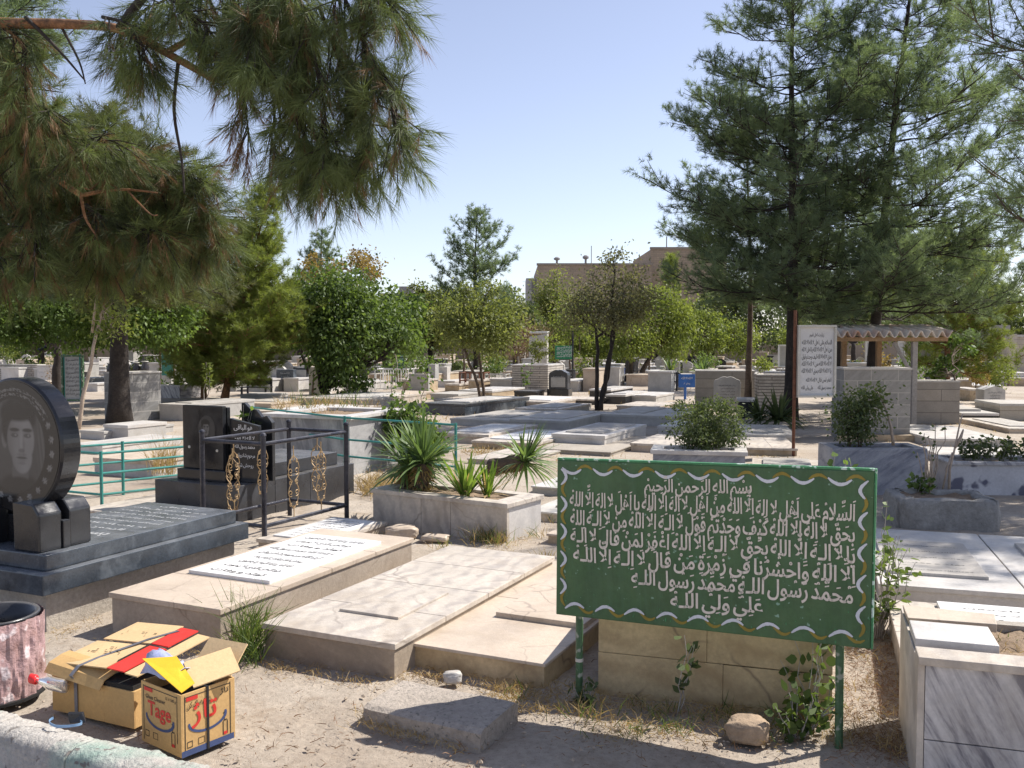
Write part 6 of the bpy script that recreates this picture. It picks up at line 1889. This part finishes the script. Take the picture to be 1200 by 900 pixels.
pine_tree('far pine behind the framed prayer panel pines', (pd(985, 400, 30).x, 30), 7.0, [(.25, 2.2), (.45, 2.5), (.7, 1.8), (.9, .9), (1, .2)], .16, 61, .45, 5, 9, 26, .18, .015, 'pine', up=.4)
leafy_tree('bright green climber on the pine beside the canopy post', at(1117, 497), [lobe(1098, 415, 1122, 445, 19.5), lobe(1112, 385, 1142, 420, 19.5), lobe(1085, 425, 1110, 445, 19.5)], 900, .09, .07, 'broad', .03, 'bark', 27, name='climber', cat='climber', per=20)

# ------------------------------------------------------------------ shrubs
def bush(label, px, pyb, z0, lobes, n, fol, ln=.05, wd=.025, seed=1, stems=5, tr=.012, name='shrub', **k):
    Y = gp(px, pyb).y
    o = leafy_tree(label, (pd(px, 400, Y).x, Y), [(c, rd) for c, rd in lobes(Y)], n, ln, wd, fol, tr, 'bark', seed, stems=stems, name=name, cat='shrub', fork=z0 + .12, **k)
    return o
bush('rounded dark green shrub in the pale planter behind the sign', 826, 547, .28, lambda Y: [lobe(783, 470, 835, 524, Y, .4), lobe(822, 466, 872, 526, Y, .4), lobe(800, 490, 856, 529, Y - .1, .4)], 7000, 'bush', .045, .022, 71, clump=.2, per=30)
bush('straggly rose bush in the blue grey marble planter', 1005, 573, .5, lambda Y: [lobe(972, 462, 1012, 512, Y), lobe(995, 446, 1036, 500, Y), lobe(985, 485, 1025, 522, Y)], 2600, 'bush', .045, .026, 72, clump=.36, per=14, shell=.0)
o = thing('rose_stem', 'bare arching rose stem in the blue grey marble planter', 'plant stem', tuple(gp(1045, 574)))
Y = gp(1045, 574).y; O = gp(1045, 574)
MB().tube([pd(1047, 522, Y) - O, pd(1044, 500, Y) - O, pd(1038, 478, Y) - O, pd(1030, 462, Y) - O, pd(1022, 452, Y) - O], [.018, .014, .011, .008, .005], 7).build('stem', M['barkpale'], o, smooth=True)
leaves('leaves', [tuple(pd(1022 + rng.uniform(-8, 14), 455 + rng.uniform(-6, 18), Y + rng.uniform(-.1, .1)) - O) for i in range(50)], NR.normal(size=(50, 3)), .06, .04, F['bush'], o)
bush('olive shrub on top of the striped tomb', 630, 448, .85, lambda Y: [lobe(622, 394, 642, 424, Y)], 900, 'olive', .09, .05, 73)
bush('yellowing shrub on top of the striped tomb', 652, 448, .85, lambda Y: [lobe(638, 393, 658, 424, Y), lobe(652, 398, 668, 424, Y)], 900, 'lime', .09, .05, 74)
bush('yellow flowering shrub above the striped wall tomb', 12, 452, .6, lambda Y: [lobe(-8, 404, 24, 427, Y)], 900, 'lime', .07, .05, 75)
bush('orange brown shrub beside the white gabled tomb marker', 1144, 462, .3, lambda Y: [lobe(1132, 418, 1158, 452, Y)], 1000, 'autumn', .08, .04, 76)
bush('large yellow green shrub behind the white gabled tomb marker', 1170, 460, .3, lambda Y: [lobe(1156, 420, 1188, 454, Y), lobe(1150, 435, 1172, 455, Y)], 1900, 'lime', .08, .04, 77)
bush('small round green shrub near the canopy climber', 1126, 458, .3, lambda Y: [lobe(1118, 426, 1133, 444, Y)], 500, 'mulberry', .08, .05, 78)
bush('tall leafy vine shrub behind the yuccas', 480, 548, .1, lambda Y: [lobe(454, 462, 486, 512, Y), lobe(474, 470, 512, 522, Y), lobe(462, 495, 524, 545, Y), lobe(452, 485, 480, 530, Y)], 1900, 'broad', .075, .055, 79, clump=.3, per=20, shell=.1)
for i, (px, pt_) in enumerate(((462, 415), (474, 428), (497, 436))):
    Y = 13.2; O = Vector((pd(px, 400, Y).x, Y, 0))
    o = thing('vine_shoot', ('tall wispy shoot nearest the white fence above the vine shrub', 'middle wispy shoot above the vine shrub', 'wispy shoot above the yucca with small yellowing leaves')[i], 'shoot', O)
    pts = [pd(px + 4 * math.sin(j * 1.3), 505 - (505 - pt_) * j / 7, Y) - O for j in range(8)]
    MB().tube(pts, .006, 5).build('stem', M['barkpale'], o)
    PP = [pts[rng.randint(1, 7)] + Vector((rng.gauss(0, .05), rng.gauss(0, .05), rng.gauss(0, .08))) for j in range(80)]
    leaves('leaves', [tuple(p) for p in PP], NR.normal(size=(80, 3)) + np.array([0, 0, -.5]), .07, .045, F['broad'], o)
bush('leafy suckers at the foot of the mulberry', 430, 468, .1, lambda Y: [lobe(418, 440, 440, 465, Y), lobe(400, 430, 425, 462, Y)], 900, 'mulberry', .09, .06, 80)
bush('lower hanging foliage of a small mulberry sucker', 365, 464, .5, lambda Y: [lobe(360, 408, 380, 430, Y)], 300, 'broad', .09, .06, 81)

# yuccas, iris, agave like plants
def yucca(label, c, n, L, w, tr=None, seed=1, up=(.1, 1.4), fol='yucca', z=0, droop=.3, tilt=None, name='yucca'):
    o = thing(name, label, name.replace('_', ' '), (c.x, c.y, z))
    r = np.random.default_rng(seed)
    h = c.z - z
    if tr:
        b = MB(); base = Vector(tr[0]) - Vector((c.x, c.y, z)) if isinstance(tr[0], Vector) else Vector((0, 0, 0))
        top = Vector((0, 0, h)); pts = [base.lerp(top, i / 6) for i in range(7)]
        b.tube(pts, [tr[1] * (1 + .12 * rng.uniform(-1, 1)) for i in range(7)], 9); b.build('trunk', M['bark'], o, smooth=True)
        # shaggy dead leaves on the trunk
        m = 160
        q = r.uniform(0, 1, m); ax_ = np.array(base)[None] * (1 - q)[:, None] + np.array(top)[None] * q[:, None]
        D = r.normal(size=(m, 3)); D[:, 2] = -np.abs(D[:, 2]) - .4; D = unit(D)
        leaves('dead_leaves', ax_ + D * np.array([1, 1, .2]) * tr[1] * .8, D, .11, .018, F['drygrass'], o, r)
    blades('blades', (0, 0, h), n, L, w, F[fol], o, up, r, droop, tilt)
    return o
Yy = P0y = YP + yd2 * .30 + yd1 * .24
q = pd(492, 545, 8.2)
yucca('tall spiky yucca with a shaggy trunk at the middle of the marble planter', pd(496, 543, 8.15), 150, .50, .030, (pd(494, 571, 8.15), .07), 91, z=.28, up=(-.1, 1.45))
yucca('spiky yucca with drooping blades at the end of the marble planter', pd(478, 547, 8.4), 120, .50, .028, (pd(480, 571, 8.35), .07), 92, z=.28, up=(-.25, 1.2))
for i, (px, n, lab) in enumerate(((545, 34, 'bright iris clump with upright sword leaves in the planter'), (571, 26, 'smaller yellow tipped iris clump at the sunny planter end'))):
    c = pd(px, 575, 7.85)
    o = thing('iris', lab, 'iris', (c.x, c.y, .28))
    blades('blades', (0, 0, 0), n, .40 if i == 0 else .30, .032, F['iris'], o, (.75, 1.5), np.random.default_rng(93 + i), .15)
    blades('dry_blades', (0, 0, 0), 10, .3, .02, F['drygrass'], o, (.2, 1.3), np.random.default_rng(95 + i), .4)
yucca('yucca on a toppled shaggy trunk beyond the planter', pd(614, 541, 9.0), 120, .44, .026, (pd(576, 548, 9.2), .085), 97, z=0, up=(-.6, 1.4), tilt=(.45, -.1, .05))
c = gp(912, 500)
yucca('dark arching agave like yucca at the foot of the split stone tomb', c + Vector((0, 0, .1)), 90, .75, .06, None, 98, fol='bush', up=(.2, 1.4), droop=.7)
c = gp(890, 499)
yucca('smaller dark yucca beside the slim brown pine', c + Vector((0, 0, .1)), 50, .6, .05, None, 99, fol='bush', up=(.2, 1.4), droop=.7)
yucca('small spiky yucca above the blue notice wall', pd(824, 440, 27) , 40, .6, .05, None, 100, fol='yucca', up=(.3, 1.4))
yucca('little palm like yucca beyond the black fence', pd(786, 436, 36), 40, .8, .08, None, 101, fol='yucca', up=(.1, 1.4))
sprig('potted sapling on the black plinth', tuple(gp(617, 465))[:2], 5, .8, 60, .11, .07, 'broad', .2, 102, z=.2, name='potted_plant')
sprig('leafy succulents between the stele and the leaning slab', tuple((SP + d2 * 0 + axes(26)[0] * .58 + axes(26)[1] * .20))[:2], 8, .62, 60, .10, .05, 'broad', .1, 103, z=.4, name='succulent', bare=.5)
sprig('young plant with drooping pale leaves beyond the stele', tuple(gp(241, 478))[:2], 2, 1.05, 70, .13, .06, 'lime', .16, 104, bare=.55, stemr=.014, name='sapling')
sprig('low green plants in the streaked marble planter', tuple(gp(196, 466) + Vector((0, .4, 0)))[:2], 14, .7, 160, .12, .08, 'mulberry', .45, 105, bare=.5)
sprig('twiggy leafless plant growing in the stone trough', tuple(gp(1105, 612) + Vector((0, .3, 0)))[:2], 9, .62, 26, .05, .03, 'bush', .16, 106, z=.2, stemr=.009, stemmat='barkpale', bare=.9)
O = gp(1118, 611) + Vector((0, .32, 0)); Y = O.y
o = thing('bare_shrub', 'tall bare arching twig in the stone trough', 'plant stem', (O.x, O.y, .2)); O.z = .2
MB().tube([pd(1112, 577, Y) - O, pd(1113, 550, Y) - O, pd(1119, 525, Y) - O, pd(1124, 500, Y) - O, pd(1128, 485, Y) - O], [.013, .011, .009, .007, .004], 6).tube([pd(1119, 525, Y) - O, pd(1126, 512, Y) - O, pd(1129, 503, Y) - O], [.011, .014, .006], 6).tube([pd(1104, 577, Y) - O, pd(1110, 548, Y) - O, pd(1116, 530, Y) - O], [.009, .008, .006], 6).build('stem', M['barkpale'], o, smooth=True)
sprig('clump of green leaves at the foot of the trough twigs', tuple(gp(1092, 612) + Vector((0, .3, 0)))[:2], 10, .18, 90, .07, .05, 'mulberry', .16, 107, z=.2)
for i, (px, s) in enumerate(((1133, .9), (1145, .8), (1161, 1.1), (1173, .8), (1186, 1.0), (1199, .9))):
    sprig(('dark petunia at the near corner of the mottled planter', 'small dark petunia beside the corner one in the mottled planter', 'tallest dark petunia in the mottled planter', 'low dark petunia between two taller ones', 'dark petunia with a nodding bloom in the mottled planter', 'dark petunia cut by the edge of the picture')[i], tuple(pd(px, 540, 9.95))[:2], 6, .24 * s, 110, .05, .04, 'bush', .14, 110 + i, z=.33, name='petunia', cat='flower')
sprig('green weed sprouting behind the corner of the sign', tuple(pd(1005, 560, 5.2))[:2], 8, .92, 70, .06, .04, 'broad', .14, 120, bare=.75, name='weed')
sprig('leafy weed growing along the edge of the raised platform', tuple(gp(1027, 745))[:2], 14, .62, 260, .055, .022, 'weed', .20, 121, bare=.25, name='weed')
sprig('weed leaning out past the top corner of the sign', tuple(pd(1035, 700, 5.3))[:2], 5, .70, 40, .05, .03, 'broad', .16, 122, bare=.6, name='weed')
sprig('vine with round leaves climbing the yellowed tomb', tuple(gp(948, 846))[:2], 8, .40, 60, .05, .042, 'weed', .20, 123, bare=.2, name='weed', stemr=.003)
sprig('trailing creeper on the face of the yellowed tomb', tuple(gp(792, 832))[:2], 3, .46, 22, .05, .04, 'bush', .12, 124, bare=.3, name='weed', stemr=.003)
sprig('low bushy weed under the sign near the brown rock', tuple(gp(935, 858))[:2], 12, .16, 120, .045, .032, 'weed', .16, 125, bare=.1, name='weed')
sprig('second small weed beside the sign post', tuple(gp(685, 820))[:2], 8, .10, 60, .035, .02, 'bush', .09, 126, bare=.1, name='weed')
sprig('dry creeper on the pale wall tomb', tuple(gp(58, 458))[:2], 16, .95, 200, .08, .03, 'drybrown', .5, 127, bare=.1, name='creeper', stemr=.008)

# ------------------------------------------------------------------ grass, litter, gravel
G1 = Stuff(); G2 = Stuff(); G3 = Stuff()
def gt(px, py, z=0.0): 
    p = gp(px, py, z); return (p.x, p.y, p.z - .01)
for (px, py, n, h, sp) in ((292, 765, 90, .30, .035), (283, 750, 70, .34, .03), (300, 740, 60, .30, .03), (312, 722, 40, .22, .04), (345, 705, 30, .16, .05), (372, 692, 26, .14, .05), (290, 775, 50, .2, .05)):
    G1.tuft(gt(px, py), n, h, sp, .006, .45)
for i in range(26):   # along the veined grave
    t = i / 25
    G2.tuft(gt(534 + (641 - 534) * t, 716 + (655 - 716) * t, .02), 12, .13, .025, .004, .4)
    G1.tuft(gt(534 + (641 - 534) * t, 716 + (655 - 716) * t, .02), 4, .11, .025, .004, .4)
for (px, py, n, h) in ((560, 632, 60, .16), (573, 634, 60, .18), (585, 636, 50, .15), (445, 640, 30, .12), (520, 642, 24, .12), (630, 628, 20, .14), (648, 610, 16, .12), (350, 628, 20, .08), (400, 618, 24, .08), (690, 838, 40, .1), (600, 815, 30, .08)):
    G1.tuft(gt(px, py), n // 2, h, .05, .005, .5); G2.tuft(gt(px, py), n, h, .06, .004, .6)
for i in range(90):
    px = rng.uniform(575, 700); py = rng.uniform(800, 832)
    G2.tuft(gt(px, py), 10, .05, .035, .003, 1.2)
for i in range(120):
    px = rng.uniform(690, 985); py = rng.uniform(826, 870) - (985 - px) * .03
    G2.tuft(gt(px, py), 10, .055, .04, .003, 1.3)
    if i % 3 == 0: G1.tuft(gt(px, py), 6, .08, .03, .004, .7)
for i in range(60):
    px = rng.uniform(425, 560); py = rng.uniform(822, 858)
    if py > 828 + (px - 425) * .2: G2.tuft(gt(px, py), 10, .06, .03, .003, .9)
for i in range(46):
    G2.tuft(gt(rng.uniform(440, 600), rng.uniform(765, 800)), 7, .04, .03, .003, 1.2)
for i in range(220):   # litter between tomb and platform
    px = rng.uniform(984, 1062); py = rng.uniform(745, 885)
    G3.tuft(gt(px, py), 14, .045, .05, .0022, 1.8)
    if i % 4 == 0: G2.tuft(gt(px, py), 6, .07, .04, .003, 1.0)
for i in range(150):
    px = rng.uniform(640, 1000); py = rng.uniform(820, 880)
    G3.tuft(gt(px, py), 6, .02, .05, .003, 2.5)
for i in range(26): G2.tuft(gt(rng.uniform(176, 203), rng.uniform(545, 556), .1), 8, .42, .03, .006, .25)
for i in range(40): G2.tuft(gt(rng.uniform(425, 470), rng.uniform(560, 585)), 14, .22, .05, .006, .7)
for i in range(40):   # weeds on the banded tomb
    c = gp(rng.uniform(322, 440), rng.uniform(468, 482), .70); G2.tuft((c.x, c.y, .66), 10, .16, .06, .007, .6)
    if i < 12: G1.tuft((c.x, c.y, .66), 6, .30, .05, .009, .3)
for i in range(50): 
    G2.tuft(gt(rng.uniform(545, 650), rng.uniform(523, 534)), 12, .12, .08, .008, .8)
for i in range(120):
    px = rng.uniform(560, 1000); py = rng.uniform(533, 552); G2.tuft(gt(px, py), 8, .07, .1, .008, .9)
for i in range(220):
    px = rng.uniform(430, 860); py = rng.uniform(432, 500); G2.tuft(gt(px, py), 6, .12, .25, .014, .8)
for i in range(60):
    px = rng.uniform(1040, 1180); py = rng.uniform(455, 530); G2.tuft(gt(px, py), 6, .1, .15, .01, .8)
for i in range(90):
    px = rng.uniform(0, 640); py = rng.uniform(560, 800); G2.tuft(gt(px, py), 4, .03, .03, .003, 1.4)
for (xa, ya, xb, yb, m) in ((127, 742, 286, 768, 26), (306, 770, 443, 797, 40), (478, 782, 641, 810, 46), (702, 812, 975, 842, 60), (50, 742, 126, 716, 14), (440, 612, 592, 640, 30), (592, 640, 622, 620, 14), (425, 842, 560, 872, 30)):
    for i in range(m):   # straw and drifted bits where the stones meet the earth
        t = rng.random(); p_ = gt(xa + (xb - xa) * t + rng.gauss(0, 3), ya + (yb - ya) * t + rng.uniform(0, 9))
        G2.tuft(p_, 7, rng.uniform(.02, .055), .03, .0028, 1.2)
        if i % 3 == 0: G3.tuft(p_, 8, .03, .05, .0025, 2.2)
for i in range(330):   # scattered twigs and bits on the bare earth
    p_ = gt(rng.uniform(-20, 1060), 700 + 200 * rng.random() ** .7); G3.tuft(p_, rng.choice((1, 1, 2, 3)), rng.uniform(.02, .07), .012, .0035, 3.0)
d2, d1 = axes(18); PB = gp(1085, 768, .49)
for i in range(70):
    c = PB + d2 * rng.uniform(.2, 1.1) + d1 * rng.uniform(.12, .6); G2.tuft((c.x, c.y, .40), 8, .06, .04, .003, 1.0); 
    if i % 3 == 0: G1.tuft((c.x, c.y, .40), 6, .05, .03, .004, .8)
G1.build('green_weeds', F['weed'], 'green grass blades and weeds at the edges of the graves')
G2.build('dry_grass', F['drygrass'], 'straw coloured dry grass scattered between the graves')
G3.build('pine_litter', F['litter'], 'brown fallen pine needles on the earth')

# gravel and clods
n = 3600
px = NR.uniform(-40, 1080, n); py = 560 + 345 * NR.uniform(0, 1, n) ** .8
pts = np.array([tuple(gp(a, b)) for a, b in zip(px, py)])
s = .0025 + .010 * NR.uniform(0, 1, n) ** 8
t4 = np.array([[1, 1, 1], [1, -1, -1], [-1, 1, -1], [-1, -1, 1]], float) * .75
o8 = np.array([[1, 0, 0], [-1, 0, 0], [0, 1, 0], [0, -1, 0], [0, 0, 1], [0, 0, -1]], float)
fo = [(0, 2, 4), (2, 1, 4), (1, 3, 4), (3, 0, 4), (2, 0, 5), (1, 2, 5), (3, 1, 5), (0, 3, 5)]
ang = NR.uniform(0, 6.28, n); ca, sa = np.cos(ang), np.sin(ang)
V = o8[None] * (1 + NR.uniform(-.35, .35, (n, 6, 1))) * np.array([1.2, .9, .7])
V = np.stack([V[..., 0] * ca[:, None] - V[..., 1] * sa[:, None], V[..., 0] * sa[:, None] + V[..., 1] * ca[:, None], V[..., 2]], -1)
V = V * s[:, None, None] + pts[:, None, :] + np.array([0, 0, -.012]) + np.stack([0 * s, 0 * s, s * .3], 1)[:, None, :]
T = V[:, fo, :].reshape(-1, 3, 3)
tag(fast_mesh('gravel', T, 3, mat('gravel and clods', (.34, .275, .21), .3, 30, .2, 90, .9, bump=.2)), 'small stones and clods of earth on the ground', 'gravel', None, 'stuff')

# ------------------------------------------------------------------ far rows of graves
fr = random.Random(77)
kinds = [('lgrey', 'white'), ('beige2', 'cream'), ('grey', 'lgrey'), ('black', 'lgrey'), ('white', 'white'), ('beige', 'beige')]
D2g, D1g = axes(20)
used = []
k = 0
for row in range(10):
    Y = 29.0 + row * 3.3
    px = -20 + fr.uniform(0, 30)
    while px < 1210:
        wpx = fr.uniform(15, 30) * 34 / Y
        gap = fr.uniform(3, 16)
        if fr.random() < .8:
            pyb = 398 + 1100 * 1.6 / Y
            m = kinds[fr.choice((0, 0, 1, 1, 2, 3, 4, 5))]
            hh = fr.uniform(.18, .42) if fr.random() < .8 else fr.uniform(.5, .9)
            P = gp(px, pyb)
            gravebox('low stone grave among the far rows towards the perimeter wall' if hh < .5 else 'taller stone tomb among the far rows towards the perimeter wall', (P.x, P.y), wpx / 1100 * Y, fr.uniform(1.3, 2.0) if hh < .5 else .8, hh, 20, body=m[0], top=m[1], t=.05, over=.02,
                     group='far rows of graves' if hh < .5 else 'far rows of taller tombs', bev=0, name='grave' if hh < .5 else 'tomb', cat='grave' if hh < .5 else 'tomb')
            k += 1
        px += wpx + gap
    px = fr.uniform(0, 60)
    while px < 1200:
        if fr.random() < .3:
            P = gp(px, 398 + 1100 * 1.6 / Y)
            m = fr.choice(('grey', 'black', 'grey', 'lgrey'))
            o = thing('headstone', 'upright headstone standing in the far rows towards the perimeter wall', 'headstone', (P.x, P.y + .9, 0), 18, 'far rows of headstones')
            w, h = fr.uniform(.4, .6), fr.uniform(.45, .85)
            MB().prism([(0, 0), (w, 0), (w, h - .15)] + [(w * (1 - i / 8), h - .15 + .15 * math.sin(math.pi * i / 8)) for i in range(1, 8)] + [(0, h - .15)], 0, .12).build('stone', M[m], o)
            MB().box(-.08, w + .08, -.1, .22, -.05, .12).build('plinth', M[fr.choice(('grey', 'lgrey'))], o)
        px += fr.uniform(25, 80)
for i in range(26):
    px_ = fr.uniform(20, 1190); Y_ = fr.uniform(30, 52)
    x_ = pd(px_, 400, Y_).x; h_ = fr.uniform(.6, 1.3); fo_ = fr.choice(('bush', 'mulberry', 'olive', 'lime', 'broad', 'autumn'))
    leafy_tree('small shrub growing among the far rows of graves', (x_, Y_), [((x_, Y_, h_ * .62), (h_ * .42, h_ * .42, h_ * .4))], 420, .12, .07, fo_, .03, 'bark', 300 + i, name='shrub', cat='shrub', fork=.25, group='shrubs among the far graves', clump=.3, per=20, shell=.1, stems=2)
for i in range(10):
    px_ = fr.uniform(420, 1180); Y_ = fr.uniform(36, 56)
    x_ = pd(px_, 400, Y_).x; h_ = fr.uniform(2.4, 4.2); fo_ = fr.choice(('olive', 'lime', 'bush', 'broad'))
    leafy_tree('thin young tree standing among the far rows of graves', (x_, Y_), [((x_, Y_, h_ * .72), (h_ * .26, h_ * .26, h_ * .26)), ((x_ + .4, Y_, h_ * .6), (h_ * .2, h_ * .2, h_ * .18))], 1300, .14, .08, fo_, .05, 'bark', 330 + i, fork=h_ * .42, group='young trees among the far graves', clump=.32, per=22, shell=.1)
